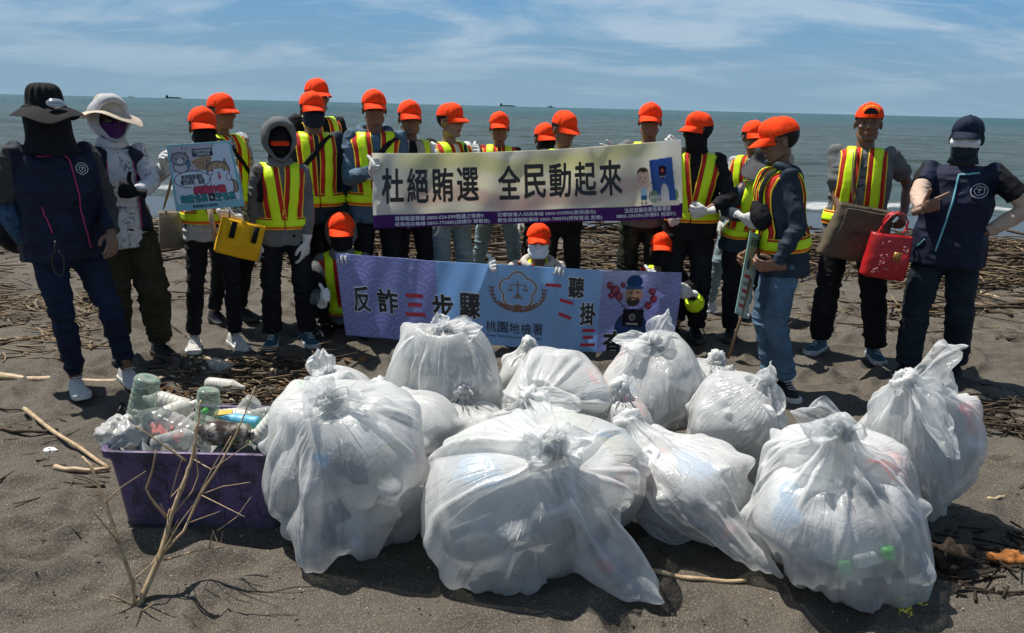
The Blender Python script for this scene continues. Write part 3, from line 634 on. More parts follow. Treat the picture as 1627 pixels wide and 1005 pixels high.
for s in (-1, 1):
    eb = MB(); eb.ball((s * 0.031, -0.0765, 0.003), (0.013, 0.006, 0.0055), nu=16, nv=10); EYEM[s] = eb.mesh('eye', [EYEW, EYE])
    EYEM[s].polygons.foreach_set('material_index', [1 if abs(p.center.x - s * 0.031) < 0.006 else 0 for p in EYEM[s].polygons])
    br = MB(); br.tube([(s * 0.050, -0.070, 0.024), (s * 0.033, -0.087, 0.031), (s * 0.015, -0.091, 0.026)], [0.002, 0.004, 0.003], 6); BROWM[s] = br.mesh('eyebrow', HAIR)
    lb_ = MB(); lb_.ball((s * 0.033, -0.096, 0.002), (0.023, 0.003, 0.017)); LENSM[s] = lb_.mesh('lens', GLASS)
def shell(kind, mat):
    k = (kind, mat.name)
    if k not in SHELLS:
        cond, infl, nm, sm = {'mask': (sh_mask, 0.007, 'face_mask', 8), 'bala': (sh_bala, 0.007, 'face_cover', 12), 'hair': (sh_hair, 0.0045, 'hair', 2), 'nose': (sh_nose, 0.0155, 'face_mask', 4), 'cover': (sh_face, 0.009, 'face_cover', 16)}[kind]
        SHELLS[k] = head_shell(nm, cond, infl, mat, sm)
    return SHELLS[k]
def cap_proto(mat, brim_mat=None):
    brim_mat = brim_mat or mat
    nu, nv = 72, 22; ph = np.arange(nu) / nu * 2 * np.pi; t = np.linspace(0, 1, nv)
    PHm, T = np.meshgrid(ph, t, indexing='ij')
    front = np.clip(-np.sin(PHm), 0, 1)
    prof = (1 - T ** 2.5) ** (1 / 2.0) * (1 - 0.10 * T); hgt = 0.088 + 0.0 * front
    seam = np.abs(np.sin(3 * (PHm - np.pi / 2))) ; groove = np.exp(-(seam / 0.16) ** 2) * 0.0042 * (T < 0.97)
    rx = 0.0825; ry = 0.1015
    X = (rx - groove) * prof * np.cos(PHm); Yy = (ry - groove) * prof * np.sin(PHm) + 0.012
    Zz = hgt * T + 0.020 * front ** 3 * np.sin(np.pi * T) * T + 0.006 * front - 0.010 * np.clip(np.sin(PHm), 0, 1) * (1 - T)
    Yy -= 0.016 * front ** 2 * np.sin(np.pi * np.clip(T * 0.85, 0, 1))
    n3 = fbm(np.stack([X, Yy, Zz], -1).reshape(-1, 3), 16, 3, 4).reshape(X.shape) * 0.0050
    X *= 1 + n3 * 8 / 1; Zz += n3
    crown = mesh_np('crown', np.stack([X, Yy, Zz], -1).reshape(-1, 3), grid_faces(nu, nv, wrap_u=True)[:, ::-1], mats=[mat])
    crown = mods(crown, [('SOLIDIFY', dict(thickness=0.003, offset=-1))])
    a_ = np.linspace(-1, 1, 25); b_ = np.linspace(0, 1, 9); A, Bb = np.meshgrid(a_, b_, indexing='ij'); an = A * math.radians(62) - math.pi / 2
    bx = rx * np.cos(an); by = ry * np.sin(an) + 0.012
    ext = 0.082 * (1 - np.abs(A) ** 2.6)
    BX = bx * (1 + 0.06 * Bb * (1 - A ** 2)); BY = by - ext * Bb; BZ = 0.010 - 0.030 * A ** 2 * (0.25 + 0.75 * Bb) - 0.026 * Bb ** 1.3
    V1 = np.stack([BX, BY, BZ], -1).reshape(-1, 3); brim = mesh_np('brim', V1, grid_faces(25, 9), mats=[brim_mat])
    brim = mods(brim, [('SOLIDIFY', dict(thickness=0.004, offset=0)), ('SUBSURF', dict(levels=1))])
    b = MB(); b.ball((0, 0.010, 0.088), (0.007, 0.007, 0.004)); return crown, brim, b.mesh('button', mat)
CAP = cap_proto(ORANGE)
def hood_proto(mat):
    loops = [(-0.060, 0.070, 0.100, -0.004), (-0.078, 0.076, 0.112, -0.002), (-0.082, 0.084, 0.122, 0.0), (-0.060, 0.098, 0.134, 0.006), (-0.010, 0.112, 0.142, 0.010), (0.05, 0.112, 0.138, 0.006), (0.10, 0.095, 0.118, -0.006), (0.135, 0.06, 0.08, -0.02), (0.150, 0.004, 0.004, -0.03)]
    n = 40; V = []
    for i, (y, rx, rz, dz) in enumerate(loops):
        for j in range(n):
            a = 2 * math.pi * j / n; z = rz * math.sin(a); x = rx * math.cos(a)
            if z < -0.03: x *= 1 - 0.25 * ((-z - 0.03) / 0.1)
            x += 0.004 * math.sin(a * 7 + i); yy = y + 0.018 * math.cos(a * 2) - (0.02 if z > 0.06 else 0) * (z - 0.06) / 0.06
            V.append((x, yy, z + dz))
    me = mesh_np('hood', V, grid_faces(len(loops), n, wrap_v=True)[:, ::-1], mats=[mat])
    return mods(me, [('SOLIDIFY', dict(thickness=0.004, offset=0)), ('SUBSURF', dict(levels=1))])
def finger(m, base, L, r, curl, splay, spl_axis=1, seg=3, side=0.0):
    """chain of three phalanges; curl in degrees for each joint, bending to -y"""
    p = Vector(base); a = 0.0; pts = [p.copy()]; rad = [r * 1.05]
    for k, f in enumerate((0.46, 0.30, 0.24)):
        a += math.radians(curl[k]); d = Vector((math.sin(splay), -math.sin(a), math.cos(a) * math.cos(splay)))
        for h in (0.5, 1.0):
            pts.append(p + d * (L * f * h)); rad.append(r * (1 - 0.07 * (k + h)) * (1.08 if h == 1.0 and k < 2 else 1.0))
        p = p + d * (L * f)
    m.tube(pts, rad, 8); m.ball(pts[-1], rad[-1], nu=8, nv=6)
def hand_proto(pose, k=1.0, mat=None, name='hand'):
    """wrist at the origin, fingers along +z, thumb on the +x side, palm faces -y"""
    m = MB()
    m.tube([(0, 0, -0.055), (0, 0, -0.02), (0.0, 0, 0.0)], [0.030 * k if k > 1 else 0.024, 0.027, 0.026], 12, flat=0.8)
    m.ball((0.001, 0, 0.046), (0.040 * k, 0.0155 * k, 0.048)); m.ball((0.0, 0.001, 0.018), (0.030 * k, 0.017 * k, 0.030)); m.ball((0.022, -0.010, 0.030), (0.016, 0.014, 0.028))
    m.ball((0, 0, 0.070), (0.041 * k, 0.014 * k, 0.022))
    C = {'fist': [(88, 95, 60)] * 4, 'thumb': [(84, 98, 62)] * 4, 'grip': [(60, 62, 38), (64, 62, 38), (66, 64, 40), (70, 66, 42)], 'relaxed': [(16, 22, 14), (24, 30, 18), (30, 34, 20), (34, 38, 22)],
         'open': [(4, 6, 4)] * 4, 'point': [(4, 8, 5), (70, 85, 50), (80, 90, 55), (82, 92, 55)], 'vee': [(2, 4, 2), (3, 4, 2), (80, 95, 60), (84, 96, 60)], 'hold': [(38, 48, 30), (42, 50, 32), (46, 52, 34), (50, 56, 36)]}[pose]
    bx = (0.030, 0.0105, -0.0095, -0.0285); Ls = (0.072, 0.080, 0.075, 0.059); sp = {'vee': (0.22, -0.16, 0, 0), 'open': (0.12, 0.03, -0.06, -0.16)}.get(pose, (0.05, 0.01, -0.03, -0.07))
    for i in range(4): finger(m, (bx[i] * k, 0.0, 0.083 - 0.004 * abs(i - 1)), Ls[i], (0.0092, 0.0095, 0.0090, 0.0080)[i] * k, C[i], sp[i])
    th = {'thumb': [(0.026, -0.010, 0.022), (0.048, -0.014, 0.038), (0.078, -0.010, 0.044), (0.104, -0.004, 0.040)], 'open': [(0.024, -0.006, 0.02), (0.046, -0.014, 0.044), (0.066, -0.018, 0.066), (0.080, -0.020, 0.086)],
          'point': [(0.024, -0.008, 0.02), (0.048, -0.012, 0.040), (0.070, -0.010, 0.060), (0.088, -0.004, 0.074)], 'fist': [(0.024, -0.01, 0.02), (0.040, -0.028, 0.044), (0.026, -0.044, 0.062), (0.006, -0.046, 0.070)],
          'vee': [(0.024, -0.01, 0.02), (0.036, -0.030, 0.046), (0.016, -0.042, 0.064), (-0.006, -0.042, 0.070)], 'grip': [(0.024, -0.01, 0.02), (0.042, -0.026, 0.040), (0.046, -0.044, 0.058), (0.044, -0.056, 0.072)]}.get(pose, [(0.024, -0.008, 0.02), (0.044, -0.020, 0.042), (0.050, -0.030, 0.064), (0.050, -0.036, 0.082)])
    pp = [Vector(q) for q in th]; m.tube(pp, [0.013 * k, 0.0115 * k, 0.0108 * k, 0.0092 * k], 8); m.ball(pp[-1], 0.0092 * k, nu=8, nv=6)
    return mods(m.mesh(name, mat or SKIN), [('REMESH', dict(mode='VOXEL', voxel_size=0.0033)), ('SMOOTH', dict(factor=0.5, iterations=2))])
HANDS = {}
def hand(pose, mat, glove):
    k = (pose, mat.name, glove)
    if k not in HANDS: HANDS[k] = hand_proto(pose, 1.17 if glove else 1.0, mat, 'glove' if glove else 'hand')
    return HANDS[k]
def shoe_proto(mat, sole_mat, lace_mat=None):
    """heel at y=+0.09, toe at y=-0.18, ankle over the origin"""
    ys = [0.098, 0.085, 0.05, 0.0, -0.04, -0.08, -0.12, -0.15, -0.172, -0.18]; w = [0.012, 0.030, 0.036, 0.036, 0.040, 0.046, 0.047, 0.040, 0.026, 0.006]; h = [0.05, 0.085, 0.095, 0.100, 0.088, 0.070, 0.056, 0.046, 0.036, 0.022]
    n = 18; V = []
    for y, ww, hh in zip(ys, w, h):
        for j in range(n):
            a = 2 * math.pi * j / n; x = math.cos(a); z = math.sin(a); x = math.copysign(abs(x) ** 0.8, x)
            V.append((ww * x * (1 if z < 0.3 else 0.86), y, 0.024 + (hh - 0.024) * max(z, 0) ** 0.8 + 0.006 * min(z, 0)))
    up = mesh_np('upper', V, [tuple(int(q) for q in f) for f in grid_faces(len(ys), n, wrap_v=True)] + [tuple(range(n)), tuple((len(ys) - 1) * n + j for j in reversed(range(n)))], mats=[mat])
    up = mods(up, [('SUBSURF', dict(levels=1))])
    V = []
    for z, k in ((0.0, 0.94), (0.008, 1.04), (0.026, 1.05), (0.030, 0.98)):
        for y, ww in zip(ys, w): V.append((ww * k + 0.002, y * (1.02 if abs(y) > 0.09 else 1), z + (0.012 * max(0, (-y - 0.14) / 0.04))))
        for y, ww in reversed(list(zip(ys, w))): V.append((-ww * k - 0.002, y * (1.02 if abs(y) > 0.09 else 1), z + (0.012 * max(0, (-y - 0.14) / 0.04))))
    m_ = 2 * len(ys); so = mesh_np('sole', V, [tuple(int(q) for q in f) for f in grid_faces(4, m_, wrap_v=True)] + [tuple(reversed(range(m_))), tuple(3 * m_ + j for j in range(m_))], mats=[sole_mat], smooth=False)
    lc = None
    if lace_mat:
        b = MB()
        for q in range(4):
            y = -0.045 - q * 0.017; z = 0.094 - q * 0.0095; s = 1 if q % 2 else -1
            b.tube([(-0.020, y + 0.004 * s, z - 0.006), (0, y, z + 0.004), (0.020, y - 0.004 * s, z - 0.006)], 0.0028, 5)
        b.tube([(0, -0.045, 0.098), (0.022, -0.04, 0.098), (0.028, -0.05, 0.090)], 0.0026, 5); b.tube([(0, -0.045, 0.098), (-0.022, -0.04, 0.098), (-0.03, -0.052, 0.090)], 0.0026, 5)
        lc = b.mesh('laces', lace_mat)
    return up, so, lc
SHWHITE = shoe_proto(fabric('off white knit shoe', (0.52, 0.50, 0.47), 0.8, 0.15), fabric('white rubber sole', (0.62, 0.61, 0.58), 0.6, 0.1), fabric('shoe lace', (0.7, 0.69, 0.66)))
SHDARK = shoe_proto(fabric('black shoe cloth', (0.02, 0.02, 0.022), 0.7, 0.2), fabric('dark rubber sole', (0.05, 0.05, 0.05), 0.6, 0.1), BLK)
SHTEAL = shoe_proto(fabric('teal blue shoe cloth', (0.03, 0.09, 0.12), 0.7, 0.2), fabric('grey rubber sole', (0.45, 0.46, 0.46), 0.6, 0.1), fabric('shoe lace', (0.7, 0.69, 0.66)))
SHBW = shoe_proto(fabric('black shoe cloth', (0.02, 0.02, 0.022), 0.7, 0.2), fabric('white rubber sole', (0.62, 0.61, 0.58), 0.6, 0.1), fabric('shoe lace', (0.7, 0.69, 0.66)))

def ik(A, T, a, b, hint):
    d = T - A; L = d.length
    if L > (a + b) * 0.985: T = A + d * ((a + b) * 0.985 / L); d = T - A; L = d.length
    L = max(L, abs(a - b) * 1.05 + 0.02); u = d.normalized(); x = (a * a - b * b + L * L) / (2 * L); h = math.sqrt(max(a * a - x * x, 0.0))
    k = hint - u * hint.dot(u); k = k.normalized() if k.length > 1e-4 else u.orthogonal()
    return A + u * x + k * h, T
def smoothmesh(mb, name, mat, vox, it, fold=0.0, seed=0, fs=(8, 8, 13), dens=None):
    me = mods(mb.mesh(name, mat), [('REMESH', dict(mode='VOXEL', voxel_size=vox)), ('SMOOTH', dict(factor=0.55, iterations=it))])
    if fold:
        V = get_co(me); N_ = get_no(me); q = V * np.array(fs)
        w = 0.5 * vnoise(V, 3.0, seed + 7)
        r = (1 - 2.8 * np.abs(vnoise(q + w[:, None] * 2, 1.0, seed))) * 0.6 + (1 - 2.8 * np.abs(vnoise(q * 1.9 + w[:, None], 1.0, seed + 3))) * 0.4
        if dens is not None: r = r * dens(V)
        set_co(me, V + N_ * (r * fold)[:, None])
    return me
def person(label, head, Y, yaw=0.0, hyaw=None, hpitch=0.0, top_off=0.026, pelvis=None, lean=(0, 0), hands=None, elbows=None, jacket=BLK, sleeve=1.0, sleeve_mat=None, trousers=BLKP, leg='slim', skin=SKIN,
           feet=None, shoes=SHDARK, cap=CAP, capyaw=None, vest='std', mask=None, cover=None, hood=None, hair=True, glasses=None, gloves=True, stout=1.0, feet_z=0.0, knees=None, hide_feet=False, hoodM=(0, 0, 0), capoff=(0, 0, 0), capk=1.0, group='volunteers in orange caps and reflective vests', H=None, hgt=None, hem=0.47, seed=0, glove_mat=None, foot_yaw=None):
    """head: pixel of the crown's top in the photograph, used once to find how tall and where the person stands at distance Y"""
    top = at(head[0], head[1], Y); yaw = yaw - math.degrees(math.atan2(top.x, Y)); hyaw = None if hyaw is None else hyaw - math.degrees(math.atan2(top.x, Y))
    full = top.z - top_off
    standing = pelvis is None
    Hh = (full if standing else 1.62) if H is None else H
    a = math.radians(yaw); f = V3(math.sin(a), -math.cos(a), 0); e = V3(math.cos(a), math.sin(a), 0); up = V3(0, 0, 1)
    hd = V3(top.x, Y, top.z - top_off - 0.115)                       # head centre
    neck = hd - up * 0.128 + (-f) * 0.022 + e * 0.0
    lean = f * lean[0] + e * lean[1]
    pz = 0.525 * Hh if standing else pelvis
    P = V3(neck.x, neck.y, pz) - lean
    root_p = V3(P.x, P.y, 0)
    o = lambda p: Vector(p) - root_p
    root = empty('person', root_p, label, 'person', group)
    spine = (neck - P); tors = spine.normalized()
    sf = (f - tors * f.dot(tors)).normalized()
    shw = 0.092 * Hh * (0.5 + 0.5 * stout)
    sh = {s: neck - tors * 0.062 + e * (s * shw) for s in (-1, 1)}
    hp = {s: P + e * (s * 0.052 * Hh) for s in (-1, 1)}
    # ---- legs
    if feet is None: feet = {-1: (-0.10, 0.02), 1: (0.10, 0.0)}
    ank = {}; kn = {}
    for s in (-1, 1):
        q = feet[s]
        A_ = Vector((q[0], q[1], 0)) if len(q) == 3 else root_p + e * q[0] + f * q[1]
        ank[s] = V3(A_.x, A_.y, 0.075)
        hint = f * 1.0 + e * (s * 0.12)
        if knees: hint = f * knees[s][0] + e * knees[s][1] + up * knees[s][2]
        l1 = max(0.245 * Hh, 0); tot = (hp[s] - ank[s]).length
        l1 = l2 = max(0.242 * Hh, tot / 2 * 1.008) if standing else 0.242 * Hh
        kn[s], ank[s] = ik(hp[s], ank[s], l1, l2, hint); ank[s] = ank[s]
    # ---- arms
    hands = hands or {}; elbows = elbows or {}
    el = {}; wr = {}; hpose = {}
    for s in (-1, 1):
        la, lb = 0.175 * Hh, 0.150 * Hh
        h = hands.get(s)
        if h is None:
            T = sh[s] - up * (la + lb) * 0.97 + e * (s * 0.05) + f * 0.06; h = dict(to=T, pose='relaxed')
        T = Vector(h['to']); hint = elbows.get(s)
        hint = (-up * 0.8 - f * 0.5 + e * (s * 0.5)) if hint is None else (f * hint[0] + e * hint[1] + up * hint[2])
        el[s], wr[s] = ik(sh[s], T, la, lb, hint)
        d = Vector(h['dir']) if 'dir' in h else (wr[s] - el[s]); th = Vector(h['thumb']) if 'thumb' in h else (f * 0.9 - e * (s * 0.5))
        hpose[s] = (h.get('pose', 'relaxed'), d.normalized(), th)
    # ---- body: one continuous skin
    m = MB(); k = Hh / 1.7 * (0.6 + 0.4 * stout)
    def tp(fr, r1, r2, mb=m, off=0.0, n=14):  # torso ring helper
        pass
    def torso(mb, z0, infl, zt=1.0):
        fr = [(z0, .100, .074), (0.10, .098, .074), (0.30, .088, .064), (0.55, .096, .068), (0.76, .098, .068), (0.87, .086, .058), (0.95, .060, .046), (1.02, .034, .034)]
        V = []; n = 22
        for (t, rx, ry) in fr:
            if stout > 1.05 and t < 0.6: rx *= stout ** 0.8; ry *= stout * 1.05
            if t > zt: continue
            c = P + spine * t * 0.985 + sf * (0.012 if 0.3 < t < 0.9 else 0)
            for j in range(n):
                an = 2 * math.pi * j / n; cx = math.copysign(abs(math.cos(an)) ** 0.85, math.cos(an)); cy = math.copysign(abs(math.sin(an)) ** 0.85, math.sin(an))
                V.append(o(c + e * (cx * (rx * Hh + infl)) + sf * (cy * (ry * Hh + infl))))
        nr = len(V) // n; F_ = [tuple(int(q) for q in x) for x in grid_faces(nr, n, wrap_v=True)] + [tuple(reversed(range(n))), tuple((nr - 1) * n + j for j in range(n))]
        mb.add(V, F_)
    torso(m, -0.06, -0.02)
    m.tube([o(neck - tors * 0.06), o(neck + up * 0.02), o(hd - up * 0.05 - f * -0.0 - f * 0.012)], [0.060 * k, 0.053 * k, 0.052], 14)
    for s in (-1, 1):
        m.tube([o(sh[s]), o(sh[s].lerp(el[s], 0.5)), o(el[s])], [0.044 * k, 0.040 * k, 0.034 * k], 12); m.ball(o(sh[s]), 0.043 * k); m.ball(o(el[s]), 0.034 * k)
        m.tube([o(el[s]), o(el[s].lerp(wr[s], 0.35)), o(wr[s]), o(wr[s] + hpose[s][1] * 0.02)], [0.034 * k, 0.036 * k, 0.025, 0.022], 12)
        m.tube([o(hp[s]), o(kn[s])], [0.070 * k, 0.050 * k], 12); m.ball(o(kn[s]), 0.05 * k); m.tube([o(kn[s]), o(kn[s].lerp(ank[s], 0.3)), o(ank[s])], [0.048 * k, 0.050 * k, 0.034 * k], 12); m.ball(o(hp[s]), 0.07 * k)
    body = mods(m.mesh('body', skin), [('REMESH', dict(mode='VOXEL', voxel_size=0.014)), ('SMOOTH', dict(factor=0.5, iterations=4))])
    # head frame
    hy = math.radians(yaw if hyaw is None else hyaw); hM = Matrix.Translation(o(hd)) @ Matrix.Rotation(hy, 4, 'Z') @ Matrix.Rotation(math.radians(hpitch), 4, 'X')
    bm = bmesh.new(); bm.from_mesh(body); tmp = HEAD.copy(); tmp.transform(hM); bm.from_mesh(tmp); bpy.data.meshes.remove(tmp)
    hm = {}
    for s in (-1, 1):
        pose, d, th = hpose[s]; z = d; x = (th - z * th.dot(z)).normalized(); y = z.cross(x)
        if s == 1: y = -y
        Mh = Matrix((( x.x, y.x, z.x, 0), (x.y, y.y, z.y, 0), (x.z, y.z, z.z, 0), (0, 0, 0, 1))); Mh.translation = o(wr[s]); hm[s] = Mh
        gl = gloves if not isinstance(gloves, dict) else gloves[s]
        hmesh = hand(pose, glove_mat or GLOVE, True) if gl else hand(pose, SKIN, False)
        if gl:
            g_ = link('glove', hmesh, root); g_.matrix_local = Mh
        else:
            tmp = hmesh.copy(); tmp.transform(Mh)
            if Mh.determinant() < 0: tmp.flip_normals()
            bm.from_mesh(tmp); bpy.data.meshes.remove(tmp)
    bm.to_mesh(body); bm.free(); body.materials.clear(); body.materials.append(skin); body.polygons.foreach_set('material_index', [0] * len(body.polygons)); body.polygons.foreach_set('use_smooth', [True] * len(body.polygons)); link('body', body, root)
    # face
    if cover != 'cover':
        for s in (-1, 1):
            link('eye', EYEM[s], root).matrix_local = hM; link('eyebrow', BROWM[s], root).matrix_local = hM
        if not mask and not cover:
            lp = MB(); lp.tube([(-0.024, -0.079, -0.060), (-0.010, -0.089, -0.0565), (0, -0.090, -0.058), (0.010, -0.089, -0.0565), (0.024, -0.079, -0.060)], [0.002, 0.0045, 0.0045, 0.0045, 0.002], 6)
            lp.tube([(-0.022, -0.079, -0.062), (0, -0.089, -0.067), (0.022, -0.079, -0.062)], [0.002, 0.0055, 0.002], 6); link('lips', lp.mesh('lips', LIP), root).matrix_local = hM
    if hair: link('hair', shell('hair', HAIR), root).matrix_local = hM
    if mask: link('face_mask', shell('mask', mask), root).matrix_local = hM
    if cover == 'bala': link('face_cover', shell('bala', hood or BLK), root).matrix_local = hM
    if cover == 'cover': link('face_cover', shell('cover', BLK), root).matrix_local = hM
    if cover:
        ng = MB(); ng.tube([o(neck - tors * 0.02), o(neck + up * 0.03), o(hd - up * 0.05)], [0.085, 0.070, 0.068], 16); link('neck_gaiter', ng.mesh('neck_gaiter', BLK if cover == 'cover' else (hood or BLK)), root)
    if hood:
        if cover != 'bala':
            hh = link('hood', hood_proto(hood), root); hh.matrix_local = hM @ Matrix.Translation(hoodM)
            cw = MB(); cw.tube([o(neck - tors * 0.05), o(neck + up * 0.0), o(neck + up * 0.045)], [0.125, 0.105, 0.080], 20, flat=0.8); link('collar', mods(cw.mesh('collar', hood), [('SUBSURF', dict(levels=1))]), root)
    if glasses:
        gb = MB()
        for s in (-1, 1):
            ring = [(s * 0.033 + 0.022 * math.cos(q * math.pi / 6), -0.098 + 0.010 * abs(math.cos(q * math.pi / 6)) * (1 if s * math.cos(q * math.pi / 6) > 0 else 0), 0.002 + 0.016 * math.sin(q * math.pi / 6)) for q in range(13)]
            gb.tube(ring, 0.0017, 5, cap=False); gb.tube([(s * 0.055, -0.088, 0.006), (s * 0.078, -0.03, 0.006), (s * 0.080, 0.01, 0.0)], 0.0018, 5)
        gb.tube([(-0.011, -0.098, 0.004), (0.011, -0.098, 0.004)], 0.0016, 5); go = link('glasses', gb.mesh('glasses', METAL), root); go.matrix_local = hM
        if glasses == 'dark':
            for s in (-1, 1):
                link('lens', LENSM[s], go)
    capM = hM @ Matrix.Translation((0, 0.0, 0.035)) @ Matrix.Rotation(math.radians(6), 4, 'X')
    if capyaw is not None: capM = hM @ Matrix.Rotation(math.radians(capyaw), 4, 'Z') @ Matrix.Translation((0, 0.0 if abs(capyaw) < 90 else -0.014, 0.036)) @ Matrix.Rotation(math.radians(3), 4, 'X')
    if cap:
        c0 = link('cap', cap[0], root); c0.matrix_local = capM @ Matrix.Translation(capoff) @ Matrix.Scale(capk, 4)
        for nm, me in (('brim', cap[1]), ('button', cap[2])): link(nm, me, c0)
    # ---- jacket
    jm = MB(); sl = sleeve; infl = 0.012
    t0 = (hem - 0.525) * Hh / spine.length if standing else -0.10
    torso(jm, t0, infl)
    fat = {'slim': 1.0}.get('slim', 1)
    for s in (-1, 1):
        aw = k * (1.0)
        jm.ball(o(sh[s]), 0.054 * aw)
        if sl < 0.4:
            q = sh[s].lerp(el[s], sl * 1.9); jm.tube([o(sh[s]), o(q)], [0.052 * aw, 0.060 * aw], 14)
        else:
            jm.tube([o(sh[s]), o(sh[s].lerp(el[s], 0.5)), o(el[s])], [0.052 * aw, 0.055 * aw, 0.049 * aw], 14); jm.ball(o(el[s]), 0.050 * aw)
            q = el[s].lerp(wr[s], min(1.0, 0.94 * (sl - 0.0))); jm.tube([o(el[s]), o(el[s].lerp(q, 0.5)), o(q)], [0.049 * aw, 0.047 * aw, 0.036 * aw], 14)
    jk = smoothmesh(jm, 'jacket', jacket, 0.0105, 5, 0.0115 * (0.7 if sl < 0.4 else 1), seed)
    if sleeve_mat is not None:
        V = get_co(jk); jk.materials.append(sleeve_mat); cen = np.empty(len(jk.polygons) * 3); jk.polygons.foreach_get('center', cen); cen = cen.reshape(-1, 3) + np.array(root_p)
        lat = np.abs((cen - np.array(P)) @ np.array(e)); hgtv = (cen - np.array(P)) @ np.array(tors) / spine.length
        lim = 0.104 * Hh * stout ** 0.6 + 0.004; jk.polygons.foreach_set('material_index', ((lat > lim) | ((lat > lim * 0.97) & (hgtv > 0.8))).astype(np.int32))
    link('jacket' if sl > 0.4 else 'shirt', jk, root)
    bvh = BVHTree.FromPolygons([v.co for v in jk.vertices], [p.vertices for p in jk.polygons])
    lm = MB(); torso(lm, t0, infl * 0.8); tbvh = BVHTree.FromPolygons(lm.v, lm.f)
    # ---- trousers
    tm = MB()
    lr = {'slim': (0.086, 0.060, 0.055, 0.046), 'jeans': (0.090, 0.068, 0.062, 0.056), 'baggy': (0.104, 0.098, 0.094, 0.058), 'straight': (0.090, 0.076, 0.074, 0.068)}[leg]
    tm.ball(o(P + up * 0.01), Vector((0.098 * Hh * stout ** .5, 0.078 * Hh * stout ** .5, 0.10 * Hh)), Matrix.Rotation(a, 3, 'Z'), nu=18, nv=12)
    for s in (-1, 1):
        lo = ank[s] + up * (0.015 if leg != 'slim' else 0.03)
        tm.ball(o(hp[s]), lr[0] * k); tm.ball(o(kn[s]), lr[1] * k)
        tm.tube([o(hp[s]), o(hp[s].lerp(kn[s], 0.5)), o(kn[s])], [lr[0] * k, (lr[0] * 0.55 + lr[1] * 0.45) * k * 1.02, lr[1] * k], 14)
        tm.tube([o(kn[s]), o(kn[s].lerp(lo, 0.4)), o(lo)], [lr[1] * k, lr[2] * k * 1.04, lr[3] * k], 14)
    kz = np.array([o(kn[s])[2] for s in (-1, 1)]).mean()
    dens = lambda V: 0.5 + 0.9 * np.exp(-((V[:, 2] - kz) / 0.10) ** 2) + 1.0 * np.exp(-((V[:, 2] - 0.12) / 0.08) ** 2) + 0.8 * np.exp(-((V[:, 2] - pz + 0.08) / 0.08) ** 2)
    tr = smoothmesh(tm, 'trousers', trousers, 0.0115, 4, 0.0090 * (1.5 if leg == 'baggy' else 1), seed + 20, (6, 6, 19), dens)
    link('trousers', tr, root)
    # ---- shoes
    for s in (-1, 1):
        fy = yaw + s * 12 if foot_yaw is None else foot_yaw[s]
        Ms = Matrix.Translation(o(V3(ank[s].x, ank[s].y, 0.002))) @ Matrix.Rotation(math.radians(fy), 4, 'Z')
        so = link('shoe', shoes[0], root); so.matrix_local = Ms; link('sole', shoes[1], so)
        if shoes[2]: link('laces', shoes[2], so, kind='stuff')
    # ---- reflective vest laid on the jacket
    info = dict(root=root, o=o, P=P, neck=neck, spine=spine, tors=tors, e=e, f=f, sf=sf, Hh=Hh, hd=hd, hM=hM, sh=sh, el=el, wr=wr, bvh=bvh, tbvh=tbvh, kn=kn, ank=ank, hp=hp, up=up, k=k, root_p=root_p)
    if vest: make_vest(info, vest if isinstance(vest, dict) else {}, seed)
    return info
def drape(I, u, F_, v, off, tu=None):
    """a point laid on the torso of the jacket: u sideways (m), F_ where from (+ front, - back), v height along the spine 0..1"""
    base = I['P'] + I['sf'] * 0.0
    p = I['o'](base + I['spine'] * v + I['e'] * u + I['sf'] * F_)
    t = I['o'](base + I['spine'] * min(v, 0.84) + I['e'] * (u if tu is None else tu) * 0.96)
    d = (t - p); L = d.length; d.normalize(); r = I['tbvh'].ray_cast(p, d, L + 0.05)
    if r[0] is None:
        r = I['tbvh'].find_nearest(p)
    nrm = r[1] if r[1].dot(d) < 0 else -r[1]
    q = r[0] + nrm * off
    h = I['bvh'].ray_cast(q + nrm * 0.03, -nrm, 0.05)      # stay outside the folds of the cloth
    if h[0] is not None and (h[0] - q).dot(nrm) > -off and (h[0] - q).dot(nrm) < 0.022: q = h[0] + nrm * off
    return q
def ribbon(I, path, halfw, off, cols, n=44):
    """path: list of (u, F, v); cols: list of (offset across, material)"""
    P_ = [Vector(p) for p in path]; L = [0.0]
    for i in range(1, len(P_)): L.append(L[-1] + (P_[i] - P_[i - 1]).length)
    pts = []
    for q in range(n):
        t = L[-1] * q / (n - 1); i = max(1, min(len(P_) - 1, next((k for k in range(1, len(L)) if L[k] >= t), len(L) - 1)))
        w = (t - L[i - 1]) / max(L[i] - L[i - 1], 1e-6); pts.append(P_[i - 1].lerp(P_[i], w))
    return pts
def cloth_strip(I, name, rows, off, mats, midx, parent, thick=0.002, sm=2):
    """rows: list of lists of (u,F,v) control points, all rows equally long"""
    nr, nc = len(rows), len(rows[0]); V = [drape(I, *rows[i][j][:3], off, *rows[i][j][3:]) for i in range(nr) for j in range(nc)]
    F_ = [tuple(int(q) for q in f) for f in grid_faces(nr, nc)]; mi = [midx(j) for i in range(nr - 1) for j in range(nc - 1)]
    me = bpy.data.meshes.new(name); me.from_pydata(V, [], F_)
    for m in mats: me.materials.append(m)
    me.polygons.foreach_set('material_index', mi); me.polygons.foreach_set('use_smooth', [True] * len(F_)); me.update()
    bm = bmesh.new(); bm.from_mesh(me); bmesh.ops.recalc_face_normals(bm, faces=bm.faces); bm.to_mesh(me); bm.free()
    me = mods(me, [('SMOOTH', dict(factor=0.5, iterations=sm)), ('SOLIDIFY', dict(thickness=thick, offset=0))])
    return link(name, me, parent)
